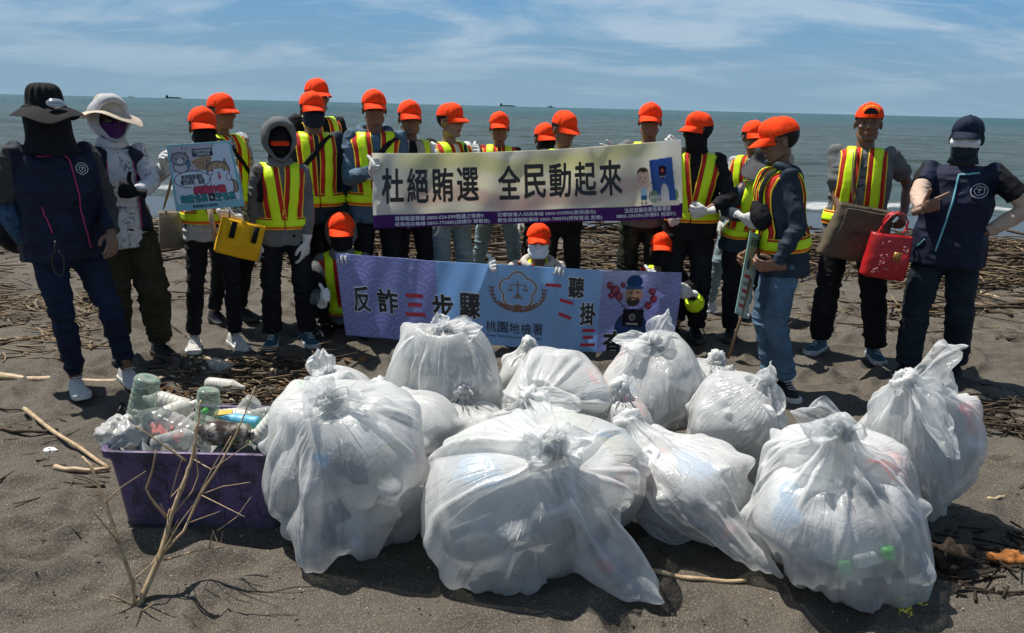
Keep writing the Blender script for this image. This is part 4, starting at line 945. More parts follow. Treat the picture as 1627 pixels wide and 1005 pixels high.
def make_vest(I, o_, seed):
    hw = min(o_.get('hw', 0.054), 0.056); ut = o_.get('ut', 0.084) * 0.88; ub = o_.get('ub', 0.072) * 0.84; vb = o_.get('vb', 0.10); wz = o_.get('wz', vb + 0.04)
    cols = [-1.12, -1.02, -0.52, -0.26, 0.0, 0.26, 0.52, 1.02, 1.12]
    parent = None
    objs = []
    for s in (-1, 1):
        path = [(s * ub, 0.3, vb), (s * (ub * 0.7 + ut * 0.3), 0.3, 0.35), (s * (ub * 0.3 + ut * 0.7), 0.3, 0.62), (s * ut, 0.26, 0.84), (s * ut, 0.14, 1.08), (s * ut, -0.14, 1.08), (s * ut, -0.26, 0.84), (s * ut * 0.9, -0.3, 0.5), (s * ub, -0.3, vb)]
        pts = ribbon(I, path, hw, 0, cols, 46)
        rows = [[(p.x + c * hw * s, p.y, p.z) for c in cols] for p in pts]
        mi = lambda j: [0, 1, 2, 2, 2, 2, 1, 0][j]
        if parent is None:
            parent = cloth_strip(I, 'vest', rows, 0.008, [PIPE, VRED, VRED], mi, I['root'])
        else: cloth_strip(I, 'vest_panel', rows, 0.008, [PIPE, VRED, VRED], mi, parent)
        rows = [[(p.x + c * hw * s, p.y, p.z) for c in (-0.54, -0.28, 0, 0.28, 0.54)] for p in pts]
        cloth_strip(I, 'reflective_band', rows, 0.0125, [LIME], lambda j: 0, parent)
    # waist band all the way round
    n = 60; rows = []
    for q in range(n + 1):
        an = 2 * math.pi * q / n; u = 0.24 * math.sin(an); Fv = 0.20 * math.cos(an)
        rows.append([(u, Fv, wz + dv, u * 0.25) for dv in (-0.085, -0.072, -0.045, 0.0, 0.045, 0.072, 0.08)])
    cloth_strip(I, 'waist_panel', rows, 0.009, [PIPE, ORR, VRED], lambda j: [0, 1, 1, 1, 2, 0][j], parent)
    rows = [[(r[0][0], r[0][1], wz + dv, r[0][3]) for dv in (-0.050, -0.015, 0.02, 0.055)] for r in rows]
    cloth_strip(I, 'reflective_band', rows, 0.0135, [LIME], lambda j: 0, parent)

def hat_proto(mat, brim, crown_h, droop, wav, seed=0, pleat=0.0, fb=0.0, band=None):
    n = 72; rows = [(0.002, crown_h), (0.030, crown_h * 1.0), (0.060, crown_h * 0.93), (0.080, crown_h * 0.72), (0.088, crown_h * 0.35), (0.092, 0.0)] + [(0.092 + brim * t, -droop * t ** 1.4) for t in (0.12, 0.3, 0.5, 0.7, 0.88, 1.0)]
    V = []
    for i, (r, z) in enumerate(rows):
        for j in range(n):
            a = 2 * math.pi * j / n; out = max(0, (r - 0.092) / max(brim, 1e-3))
            w = wav * out * (math.sin(2 * a + seed) + 0.6 * math.sin(3 * a + 1.7 * seed) + 0.35 * math.sin(5 * a + seed * 0.7)); pl = pleat * (1 - out) * (1 if i > 0 else 0) * math.sin(14 * a) * (z / crown_h if i < 6 else 0)
            rr = r + pl; V.append((rr * 0.94 * math.cos(a), rr * 1.12 * math.sin(a) + 0.012 - fb * out, z + w - (fb * 0.5 * out if math.sin(a) < -0.3 else 0) - droop * 0.9 * out * abs(math.cos(a)) ** 2))
    me = mesh_np('hat', V, grid_faces(len(rows), n, wrap_v=True), mats=[mat])
    return mods(me, [('SOLIDIFY', dict(thickness=0.004, offset=0)), ('SUBSURF', dict(levels=1))])
def lines_on(I, name, pts, r, mat, off=0.004, parent=None, n=None, flat=1.0, closed=False):
    """a thin cord laid on the clothes; pts: (u, F, v)"""
    P3 = []
    for q in range(len(pts) - 1):
        k = n or 8
        for t in range(k): P3.append(drape(I, *[pts[q][c] + (pts[q + 1][c] - pts[q][c]) * t / k for c in range(3)], off))
    P3.append(drape(I, *pts[-1], off)); m = MB(); m.tube(P3, r, 6); return link(name, m.mesh(name, mat), parent or I['root'])
def emblem_on(I, u0, v0, rad, mat, F_=0.3):
    m = MB(); Ls = I['spine'].length
    def ring(fn, n, r_):
        m.tube([drape(I, u0 + fn(q)[0], F_, v0 + fn(q)[1] / Ls, 0.004) for q in range(n + 1)], r_, 4)
    ring(lambda q: (rad * math.cos(q * math.pi / 14), rad * math.sin(q * math.pi / 14)), 28, 0.0022)
    ring(lambda q: (rad * 0.66 * (0.8 + 0.2 * abs(math.sin(2.5 * q * math.pi / 20))) * math.cos(q * math.pi / 20), rad * 0.66 * (0.8 + 0.2 * abs(math.sin(2.5 * q * math.pi / 20))) * math.sin(q * math.pi / 20)), 40, 0.0022)
    ring(lambda q: (0, rad * (0.3 - 0.15 * q)), 4, 0.003); ring(lambda q: (rad * (-0.3 + 0.15 * q), rad * 0.15), 4, 0.0024)
    link('emblem', m.mesh('emblem', mat), I['root'], kind='stuff')
def strap(I, name, pts, w, mat, off=0.012, parent=None, n=20):
    """flat strap laid on the clothes along (u, F, v) points"""
    P_ = ribbon(I, pts, w, 0, None, n); rows = []
    for q, p in enumerate(P_):
        t = (P_[min(q + 1, n - 1)] - P_[max(q - 1, 0)]); tu, tv = t.x, t.z * I['spine'].length; l = math.hypot(tu, tv) or 1
        nu_, nv_ = tv / l, -tu / l; rows.append([(p.x + nu_ * w * c, p.y, p.z + nv_ * w * c / I['spine'].length) for c in (-1, -0.3, 0.3, 1)])
    return cloth_strip(I, name, rows, off, [mat], lambda j: 0, parent or I['root'], 0.003)
# ------------------------------------------------------------------ the crowd
W_ = at; UP = (0, 0, 1)
PINK = plain('pink zip piping', (0.45, 0.03, 0.12), 0.6); CYAN = plain('light blue zip', (0.16, 0.42, 0.50), 0.5); WPRINT = plain('white print', (0.55, 0.56, 0.60), 0.7)
HATB = hat_proto(BLK, 0.082, 0.115, 0.034, 0.020, 2.0, 0.008, 0.02); HATBE = hat_proto(BEIGE, 0.100, 0.10, 0.030, 0.020, 0.6, 0.003)
VISG = fabric('grey sun visor cloth', (0.055, 0.055, 0.06), 0.7); HATV = hat_proto(VISG, 0.085, 0.10, 0.035, 0.006, 1.0, 0.0, 0.04)
CAPN = cap_proto(NAVY)
PURP = fabric('purple face mask cloth', (0.075, 0.022, 0.12), 0.8); WMASK = fabric('white face mask', (0.72, 0.74, 0.78), 0.7, 0.05); GAIT = fabric('dark grey blue neck gaiter', (0.022, 0.035, 0.045), 0.8); NMASK = fabric('navy face mask cloth', (0.014, 0.024, 0.05), 0.8)
DGREY = fabric('dark grey sleeve cloth', (0.045, 0.045, 0.045), 0.85); SLEEVE = fabric('beige sun sleeves', (0.50, 0.36, 0.28), 0.8, 0.1); BSLV = fabric('blue patterned arm sleeve', (0.035, 0.075, 0.13), 0.8, 0.5, 30)
TOWEL = fabric('beige towel', (0.42, 0.36, 0.29), 0.95, 0.15, 30, 300, 0.5)
# 1: far left
I1 = person('woman at far left in black brimmed hat, face veil and navy vest with pink zip', (66, 118), 4.05, 12, cap=None, jacket=DNAVY, sleeve_mat=DGREY, trousers=DJEANS, leg='slim', hood=None, cover='cover', vest=None, gloves=False, shoes=SHWHITE,
    feet={-1: (-2.42, 4.03, 0), 1: (-2.22, 4.20, 0)}, hands={-1: dict(to=W_(47, 392, 3.95), thumb=(0.4, -1, 0)), 1: dict(to=W_(177, 372, 4.0), thumb=(0, -1, 0))}, stout=1.22, top_off=0.075, seed=1, foot_yaw={-1: 38, 1: 46}, group=None)
h1 = link('hat', HATB, I1['root']); h1.matrix_local = I1['hM'] @ Matrix.Translation((0, 0, 0.035))
gg = MB()
gg.lathe([(0.001, 0.010), (0.022, 0.008), (0.032, 0.0), (0.036, -0.006)], (0.02, -0.122, 0.020), Matrix.Rotation(0.9, 3, 'X') @ Matrix.Diagonal((1.2, 0.85, 1)), 20)
link('goggle_lens', gg.mesh('goggle_lens', plain('mirror lens', (0.35, 0.37, 0.38), 0.08, 0.6)), h1)
V = []; n = 40
for i, (r, z) in enumerate([(0.100, 0.04), (0.104, -0.02), (0.106, -0.08), (0.112, -0.13), (0.128, -0.17), (0.150, -0.20)]):
    for j in range(n):
        a = 2 * math.pi * j / n; r = r + 0.005 * math.sin(9 * a + i * 1.1); V.append((r * math.cos(a) * (1 + 0.04 * math.sin(5 * a + i)), r * 1.0 * math.sin(a) + 0.012, z + 0.008 * math.sin(4 * a + i)))
link('face_veil', mods(mesh_np('face_veil', V, grid_faces(6, n, wrap_v=True), mats=[BLK]), [('SOLIDIFY', dict(thickness=0.003)), ('SUBSURF', dict(levels=1))]), I1['root']).matrix_local = I1['hM']
lines_on(I1, 'zip', [(0.02, 0.4, 0.93), (0.055, 0.4, 0.80), (0.075, 0.4, 0.3), (0.095, 0.4, -0.05)], 0.0035, PINK)
lines_on(I1, 'pocket_zip', [(-0.10, 0.4, 0.38), (-0.075, 0.4, 0.12)], 0.003, PINK); lines_on(I1, 'collar_piping', [(-0.09, 0.4, 0.86), (-0.03, 0.4, 0.87), (0.02, 0.4, 0.93)], 0.003, PINK)
emblem_on(I1, 0.105, 0.72, 0.030, WPRINT)
for s in (-1,):
    am = MB(); am.tube([I1['o'](I1['el'][s].lerp(I1['wr'][s], 0.05)), I1['o'](I1['el'][s].lerp(I1['wr'][s], 0.5)), I1['o'](I1['el'][s].lerp(I1['wr'][s], 0.96))], [0.060, 0.054, 0.044], 16); link('arm_sleeve', am.mesh('arm_sleeve', BSLV), I1['root'])
kp = MB(); c = I1['o'](W_(90, 398, 3.80)); kp.tube([c + V3(0, 0, 0.05), c + V3(0.0, -0.01, 0.015), c], 0.006, 6)
kp.tube([c + V3(0.030 * math.sin(q * math.pi / 9) * (1 if q < 10 else 1), 0, -0.045 + 0.045 * math.cos(q * math.pi / 9) - 0.02 * (1 - math.cos(q * math.pi / 9))) for q in range(19)], 0.004, 6)
link('lanyard_ring', kp.mesh('lanyard_ring', METAL), I1['root'])
# 2
I2 = person('person in beige floppy sun hat, purple mask and white brush patterned windbreaker', (170, 142), 4.65, 14, cap=None, jacket=PATT, trousers=OLIVE, leg='baggy', mask=PURP, vest=None, glasses='dark', gloves=True, glove_mat=BLK, hair=False, hood=fabric('pale patterned hood cloth', (0.50, 0.50, 0.52), 0.85),
    feet={-1: (-2.48, 4.62, 0), 1: (-2.24, 4.68, 0)}, hands={-1: dict(to=W_(150, 330, 4.75)), 1: dict(to=W_(216, 305, 4.36), pose='thumb', dir=(-0.75, -0.3, 0.15), thumb=UP)}, elbows={1: (-0.1, 0.9, -0.6)}, top_off=0.055, seed=2, stout=1.05, group=None, hem=0.45)
h2 = link('hat', HATBE, I2['root']); h2.matrix_local = I2['hM'] @ Matrix.Translation((0, 0, 0.045)) @ Matrix.Rotation(0.10, 4, 'Y')
for s in (-1, 1):
    strap(I2, 'open_vest', [(s * 0.115, 0.3, -0.05), (s * 0.125, 0.3, 0.4), (s * 0.11, 0.3, 0.75), (s * 0.085, 0.2, 1.0), (s * 0.09, -0.2, 0.95)], 0.040, DNAVY, 0.010); lines_on(I2, 'vest_piping', [(s * 0.078, 0.3, 0.0), (s * 0.085, 0.3, 0.4), (s * 0.07, 0.3, 0.78)], 0.003, PINK, 0.014)
# 3 sign holder
I3 = person('woman with orange cap and black mask holding up the light blue cartoon placard', (320, 165), 4.92, 8, jacket=LGREY, trousers=BLKP, leg='slim', mask=BLK, shoes=SHWHITE, feet={-1: (-2.10, 4.86, 0), 1: (-1.85, 4.92, 0)},
    hands={-1: dict(to=W_(262, 262, 4.66), pose='thumb', dir=(0.15, -0.45, 0.75), thumb=(0.3, 0.2, 1)), 1: dict(to=W_(372, 343, 4.66), pose='grip', dir=(-1, -0.2, 0.05), thumb=(0, -0.6, 0.8))}, elbows={-1: (-0.2, -0.9, -0.7)}, seed=3, vest=dict(ut=0.085))
I4 = person('man in orange cap behind the placard holder, facing right', (350, 144), 5.45, 35, jacket=PATT2, trousers=BLKP, skin=SKIN, seed=4, feet={-1: (-2.20, 5.50, 0), 1: (-2.05, 5.60, 0)}, gloves=True, stout=1.05)
strap(I4, 'bag_strap', [(-0.11, 0.2, 1.0), (0.0, 0.4, 0.72), (0.14, 0.3, 0.40)], 0.016, BLK, 0.018)
# 5 grey hood
I5 = person('person in grey hooded top with the hood up over an orange cap', (441, 186), 5.02, 5, jacket=GREY, trousers=BLKP, leg='straight', hood=GREY, cover='cover', shoes=SHTEAL, feet={-1: (-1.62, 4.98, 0), 1: (-1.40, 5.03, 0)}, top_off=0.03, seed=5,
    hands={-1: dict(to=W_(412, 398, 4.95)), 1: dict(to=W_(487, 388, 4.98), pose='relaxed', dir=(-0.15, 0, -1), thumb=(-0.3, -1, 0))}, vest=dict(ut=0.088, ub=0.052, hw=0.070), hpitch=6, hoodM=(0, -0.030, 0.012), capoff=(0, 0.018, -0.014), capk=0.95)
for s in (-1,): strap(I5, 'rucksack_strap', [(s * 0.128, 0.3, 0.45), (s * 0.128, 0.3, 0.8), (s * 0.115, 0.1, 1.0)], 0.016, BLK, 0.014)
I6 = person('man in orange cap, navy mask and dark jacket with a crossbody strap', (495, 141), 5.42, 10, jacket=DKTEAL, trousers=BLKP, mask=NMASK, glasses='clear', seed=6, stout=1.15, hands={-1: dict(to=W_(478, 372, 5.3)), 1: dict(to=W_(548, 372, 5.4))})
strap(I6, 'bag_strap', [(-0.10, 0.3, 0.55), (0.02, 0.4, 0.8), (0.10, 0.2, 1.02)], 0.018, BLK, 0.018)
I7 = person('tall person in orange cap with black neck cover at the back left of the group', (503, 121), 5.95, 28, jacket=BLK, trousers=BLKP, seed=7, stout=1.1, vest=dict(ut=0.10))
I8 = person('man in orange cap and dusty blue jacket, thumb up at the white banner\'s left end', (594, 138), 5.45, 4, jacket=BLUEG, trousers=BLKP, glasses='clear', hood=None, hands={-1: dict(to=W_(590, 272, 5.20), pose='thumb', dir=(0.25, -0.45, 0.65), thumb=(-0.1, 0.1, 1)), 1: dict(to=W_(655, 345, 5.35), pose='grip')}, stout=1.12, seed=8, vest=dict(ut=0.105, hw=0.07))
hh8 = MB(); hh8.tube([I8['o'](I8['neck'] + I8['f'] * (0.085 * math.cos(q) - 0.01) + I8['e'] * 0.105 * math.sin(q) - UP_ * 0.02 * (1 + math.cos(q))) for UP_ in [Vector(UP)] for q in [0.5 + (2 * math.pi - 1.0) * t / 20 for t in range(21)]], [0.024 + 0.012 * math.sin(math.pi * t / 20) for t in range(21)], 10); link('hood', mods(hh8.mesh('hood', BLUEG), [('SUBSURF', dict(levels=1))]), I8['root'])
strap(I8, 'bag_strap', [(-0.02, 0.3, 0.62), (0.05, 0.4, 0.75), (0.14, 0.3, 0.92)], 0.018, BLK, 0.018)
I9 = person('man in orange cap with a beige towel round his neck behind the white banner', (651, 155), 5.62, 10, jacket=BLK, trousers=BLKP, seed=9, vest=dict(ut=0.115), stout=1.1)
for s in (-1, 1): strap(I9, 'towel', [(s * 0.055, 0.3, 0.62), (s * 0.055, 0.3, 0.85), (s * 0.045, 0.15, 1.02)], 0.028, TOWEL, 0.014)
I10 = person('young man in orange cap and white shirt looking right with a gloved thumb up', (716, 160), 5.72, 30, hyaw=50, jacket=WHITE, sleeve=0.35, sleeve_mat=None, trousers=LJEANS, leg='jeans', glasses='clear', skin=SKIN2, seed=10, hands={1: dict(to=W_(757, 250, 5.45), pose='thumb', dir=(0.15, -0.5, 0.55), thumb=(0, 0.1, 1)), -1: dict(to=W_(700, 330, 5.6))}, stout=0.95)
strap(I10, 'bag_strap', [(0.02, 0.3, 0.6), (0.06, 0.4, 0.8), (0.07, 0.2, 1.0)], 0.014, DNAVY, 0.018)
I11 = person('young man in orange cap and dark red shirt standing farthest behind the white banner', (794, 174), 6.55, 2, jacket=RED, sleeve_mat=BLK, trousers=LJEANS, leg='jeans', seed=11, stout=0.95, feet={-1: (-0.18, -0.1), 1: (0.18, 0.0)})
I12 = person('person in orange cap and black mask half hidden behind the smiling man', (867, 192), 6.3, -20, jacket=LGREY, trousers=BLKP, mask=BLK, seed=12, stout=0.95, hyaw=20)
I13 = person('smiling young man in orange cap looking down right, hand on the white banner', (898, 172), 5.62, 18, hyaw=35, hpitch=12, jacket=BLK, trousers=BLKP, seed=13, hands={1: dict(to=W_(940, 252, 5.38), pose='grip', dir=(-0.3, -0.7, 0.5), thumb=(-0.6, 0, 0.5)), -1: dict(to=W_(870, 330, 5.5))}, stout=0.95)
I14 = person('man in orange cap and grey shirt making a V sign behind the white banner', (1035, 159), 5.66, 0, jacket=GREY, trousers=fabric('dark camouflage trousers', (0.03, 0.032, 0.022), 0.9, 0.8, 14), leg='straight', seed=14,
    hands={-1: dict(to=W_(982, 246, 5.5), pose='vee', dir=(-0.75, -0.3, 0.45), thumb=(0.3, -0.5, 0.6)), 1: dict(to=W_(1075, 236, 5.38), pose='grip', dir=(-0.7, -0.5, 0.25), thumb=(-0.2, -0.5, 0.6))}, elbows={1: (0.1, 1.0, -0.5), -1: (0.0, -1.0, -0.6)})
I15 = person('person with black neck cover looking left at the white banner\'s right corner', (1112, 174), 5.38, 0, hyaw=-42, jacket=BLK, trousers=BLKP, leg='straight', cover='bala', seed=15, sleeve=0.75, stout=1.12,
    hands={1: dict(to=W_(1122, 335, 5.1), pose='grip', dir=(-1, -0.1, -0.15), thumb=(0, -0.3, 1)), -1: dict(to=W_(1062, 340, 5.35), pose='grip')}, elbows={1: (-0.3, 1.0, -0.5)}, vest=dict(ut=0.11, ub=0.05, hw=0.07))
I16 = person('person in orange cap and light sleeves mostly hidden behind the man reading', (1200, 188), 6.15, -14, hyaw=25, jacket=LGREY, trousers=LJEANS, leg='jeans', shoes=SHWHITE, glasses='dark', seed=16, feet={-1: (1.62, 6.15, 0), 1: (1.90, 6.10, 0)}, stout=0.92)
I17 = person('person in dark jacket, black face cover and grey visor hat bowing towards the sign', (1225, 216), 5.30, 10, hyaw=-25, hpitch=28, cap=None, jacket=DKTEAL, trousers=BLKP, leg='straight', cover='cover', seed=17, feet={-1: (1.60, 5.42, 0), 1: (1.86, 5.42, 0)}, lean=(0.06, 0.10), top_off=0.04,
    hands={-1: dict(to=W_(1180, 345, 5.02), pose='relaxed', dir=(0.6, -0.6, -0.3), thumb=(0, -0.3, 1)), 1: dict(to=W_(1225, 350, 5.0), pose='hold')}, elbows={-1: (-0.3, -1.0, -0.6)}, vest=dict(ut=0.10))
h17 = link('hat', HATV, I17['root']); h17.matrix_local = I17['hM'] @ Matrix.Translation((0, 0, 0.035))
CAPS = CAP
I18 = person('man in orange cap, glasses and blue jeans in profile, reading a sign on a stick', (1243, 181), 4.36, -72, hyaw=-78, hpitch=16, jacket=DKTEAL, trousers=JEANS, leg='jeans', glasses='clear', skin=SKIN, gloves=False, shoes=SHBW, seed=18, feet={-1: (1.56, 4.36, 0), 1: (1.62, 4.26, 0)}, lean=(0.07, 0), foot_yaw={-1: -10, 1: 0}, knees={-1: (1, 0, 0), 1: (1, 0, 0)},
    hands={-1: dict(to=W_(1196, 402, 4.42), pose='hold', dir=(-0.8, -0.2, -0.3), thumb=(-0.2, -0.3, 1)), 1: dict(to=W_(1232, 423, 4.12), pose='hold', dir=(-1, -0.1, 0.0), thumb=(-0.1, -0.5, 1))}, elbows={1: (-0.9, 0.3, -0.5), -1: (-0.9, -0.3, -0.5)}, vest=dict(ut=0.09, hw=0.062), hem=0.45)
cb = MB(); o_ = I18['o']; q = I18['P'] + I18['spine'] * 0.44 + I18['f'] * 0.12 + I18['e'] * 0.03; cb.ball(o_(q), (0.060, 0.11, 0.095), nu=18, nv=12); cb.box(o_(q + Vector((0, 0, 0.03))), (0.08, 0.18, 0.08))
link('chest_bag', smoothmesh(cb, 'chest_bag', BLK, 0.011, 4, 0.006, 3), I18['root']); strap(I18, 'chest_strap', [(0.06, 0.3, 0.55), (0.09, 0.3, 0.8), (0.09, 0.1, 1.03), (0.05, -0.2, 0.9), (-0.02, -0.3, 0.7)], 0.018, BLK, 0.018)
hh = MB(); hh.tube([o_(I18['neck'] - I18['f'] * 0.075 * math.cos(t) + I18['e'] * 0.10 * math.sin(t) - Vector(UP) * (0.015 + 0.03 * math.cos(t))) for t in [-2.4 + 4.8 * i / 20 for i in range(21)]], [0.022 + 0.028 * math.sin(math.pi * i / 20) for i in range(21)], 12, flat=0.8); link('hood', mods(hh.mesh('hood', DKTEAL), [('SUBSURF', dict(levels=1))]), I18['root'])
I19 = person('man with his orange cap on backwards, grey shirt and canvas tote bag', (1385, 159), 5.05, 4, capyaw=180, jacket=GREY, sleeve=0.35, trousers=BLKP, leg='straight', gloves=False, stout=1.15, feet={-1: (2.14, 5.13, 0), 1: (2.46, 4.98, 0)}, foot_yaw={-1: -45, 1: -8},
    hands={-1: dict(to=W_(1348, 378, 4.86)), 1: dict(to=W_(1436, 338, 4.95), pose='hold')}, vest=dict(ut=0.088, ub=0.105, hw=0.052), seed=19, shoes=SHTEAL)
cs = MB(); cs.tube([(0.045 * math.cos(t), 0.1135, 0.030 + 0.035 * math.sin(t)) for t in [math.pi * i / 12 for i in range(13)]], 0.004, 6); n_ = 14
hole = MB(); hole.add([(0.042 * math.cos(math.pi * i / 12), 0.1145 - 0.006 * math.sin(math.pi * i / 12) , 0.014 + 0.040 * math.sin(math.pi * i / 12)) for i in range(13)], [tuple(range(13))])
capo = [c for c in I19['root'].children if c.name.startswith('cap')][0]
link('opening_trim', cs.mesh('opening_trim', PIPE), capo).matrix_local = Matrix.Translation((0, 0.002, 0)); link('strap_opening', hole.mesh('strap_opening', HAIR), capo).matrix_local = Matrix.Translation((0, 0.004, 0))
lines_on(I19, 'necklace', [(-0.06, 0.3, 0.93), (-0.035, 0.3, 0.80), (0, 0.3, 0.73), (0.035, 0.3, 0.80), (0.06, 0.3, 0.93)], 0.004, METAL)
PRT = fabric('faded dark print', (0.05, 0.055, 0.06), 0.9)
for i, (dx, dz) in enumerate(((-0.04, 0.60), (0.0, 0.62), (0.04, 0.60), (-0.03, 0.50), (0.03, 0.50), (0, 0.53))): lines_on(I19, 'shirt_print', [(dx - 0.014, 0.3, dz), (dx + 0.014, 0.3, dz + (0.02 if i % 2 else -0.02))], 0.009, PRT, -0.006)
I20 = person('person at far right in navy cap, white mask and navy vest with light blue zip', (1543, 179), 4.62, -4, cap=CAPN, jacket=DNAVY, sleeve=0.35, sleeve_mat=BLK, trousers=DGP, leg='straight', hood=GAIT, cover='bala', mask=None, vest=None, gloves=False, seed=20, stout=1.3, feet={-1: (2.52, 4.66, 0), 1: (2.86, 4.72, 0)}, hem=0.46, group=None,
    hands={-1: dict(to=W_(1462, 348, 4.22), pose='point', dir=(0.55, -0.3, 0.32), thumb=(-0.1, -0.2, 1)), 1: dict(to=W_(1568, 368, 4.50), pose='relaxed', dir=(-0.7, 0.35, -0.15), thumb=(0, -0.8, -0.3))}, elbows={-1: (0.0, -1.0, -0.9), 1: (-0.2, 1.3, 0.1)})
link('face_mask', shell('nose', WMASK), I20['root']).matrix_local = I20['hM']
for s in (-1, 1):
    am = MB(); o_ = I20['o']; e0 = I20['sh'][s].lerp(I20['el'][s], 0.62); am.tube([o_(e0), o_(I20['el'][s])], [0.050, 0.047], 16); am.ball(o_(I20['el'][s]), 0.047, nu=14, nv=10); am.tube([o_(I20['el'][s]), o_(I20['el'][s].lerp(I20['wr'][s], 0.5)), o_(I20['wr'][s])], [0.047, 0.045, 0.033], 16)
    link('sun_sleeve', smoothmesh(am, 'sun_sleeve', SLEEVE, 0.009, 3, 0.004, 3, (9, 9, 30)), I20['root'])
lines_on(I20, 'zip', [(0.10, 0.4, 0.93), (0.0, 0.4, 0.86), (-0.005, 0.4, 0.55), (-0.05, 0.4, -0.02)], 0.006, CYAN); lines_on(I20, 'pocket_piping', [(-0.12, 0.4, 0.10), (-0.155, 0.3, 0.0)], 0.003, CYAN); emblem_on(I20, 0.115, 0.68, 0.040, WPRINT)
# crouching front row
def croucher(label, head, Y, hands, seed, **k):
    t = at(head[0], head[1], Y)
    return person(label, head, Y, 0, pelvis=max(0.16, t.z - 0.80), H=1.60, feet={-1: (-0.13, 0.16), 1: (0.13, 0.10)}, knees={-1: (1, -0.5, 1.2), 1: (1, 0.5, 1.2)}, lean=(0.12, 0), hands=hands, seed=seed, group='volunteers crouching behind the blue banner', **k)
LO = {-1: (-0.3, -0.5, -1), 1: (-0.3, 0.5, -1)}
I21 = croucher('crouching person in grey hood and orange cap at the blue banner\'s left end', (541, 337), 5.22, {-1: dict(to=W_(513, 478, 4.86), pose='thumb', dir=(0.2, -0.5, 0.5), thumb=(-0.1, 0, 1)), 1: dict(to=W_(553, 420, 5.02), pose='grip', dir=(-0.1, -0.45, 0.8), thumb=(-0.8, 0, 0))}, 121, jacket=GREY, hood=GREY, cover='cover', vest=dict(ut=0.10), elbows=LO, hpitch=0, hoodM=(0, 0.055, -0.015), capoff=(0, -0.004, 0.006), capk=1.10)
I22 = croucher('crouching person with glasses and white mask, thumb up at the blue banner\'s middle', (857, 351), 5.24, {-1: dict(to=W_(782, 430, 5.04), pose='thumb', dir=(-0.1, -0.6, 0.5), thumb=(-0.3, 0, 1)), 1: dict(to=W_(890, 440, 5.05), pose='grip', dir=(0.1, -0.45, 0.8), thumb=(-0.9, 0, 0.3))}, 122, jacket=fabric('cream hooded jacket', (0.50, 0.46, 0.42), 0.85), mask=WMASK, glasses='dark', elbows=LO, hpitch=-4)
hh = MB(); hh.tube([I22['o'](I22['neck'] + I22['f'] * (0.085 * math.cos(t)) + I22['e'] * 0.10 * math.sin(t) - Vector(UP) * 0.02 * (1 + math.cos(t))) for t in [0.4 + (2 * math.pi - 0.8) * i / 20 for i in range(21)]], [0.022 + 0.012 * math.sin(math.pi * i / 20) for i in range(21)], 10); link('hood', mods(hh.mesh('hood', MATS['cream hooded jacket']), [('SUBSURF', dict(levels=1))]), I22['root'])
I23 = croucher('crouching woman in orange cap and black mask at the blue banner\'s right end', (1054, 366), 5.38, {-1: dict(to=W_(1031, 447, 5.14), pose='thumb', dir=(0, -0.5, 0.5), thumb=(-0.2, 0, 1)), 1: dict(to=W_(1097, 466, 5.10), pose='grip', dir=(-0.6, -0.6, 0.2), thumb=(0, -0.2, 1))}, 123, jacket=BLK, mask=BLK, skin=SKIN2, elbows=LO, hpitch=-10)
cf = MB(); e1_, w1_ = I23['o'](I23['el'][1].lerp(I23['wr'][1], 0.35)), I23['o'](I23['el'][1].lerp(I23['wr'][1], 0.75)); cf.tube([e1_, e1_.lerp(w1_, 0.5), w1_], [0.062, 0.068, 0.058], 12); link('arm_band', smoothmesh(cf, 'arm_band', LIME, 0.011, 2, 0.008, 3), I23['root'])
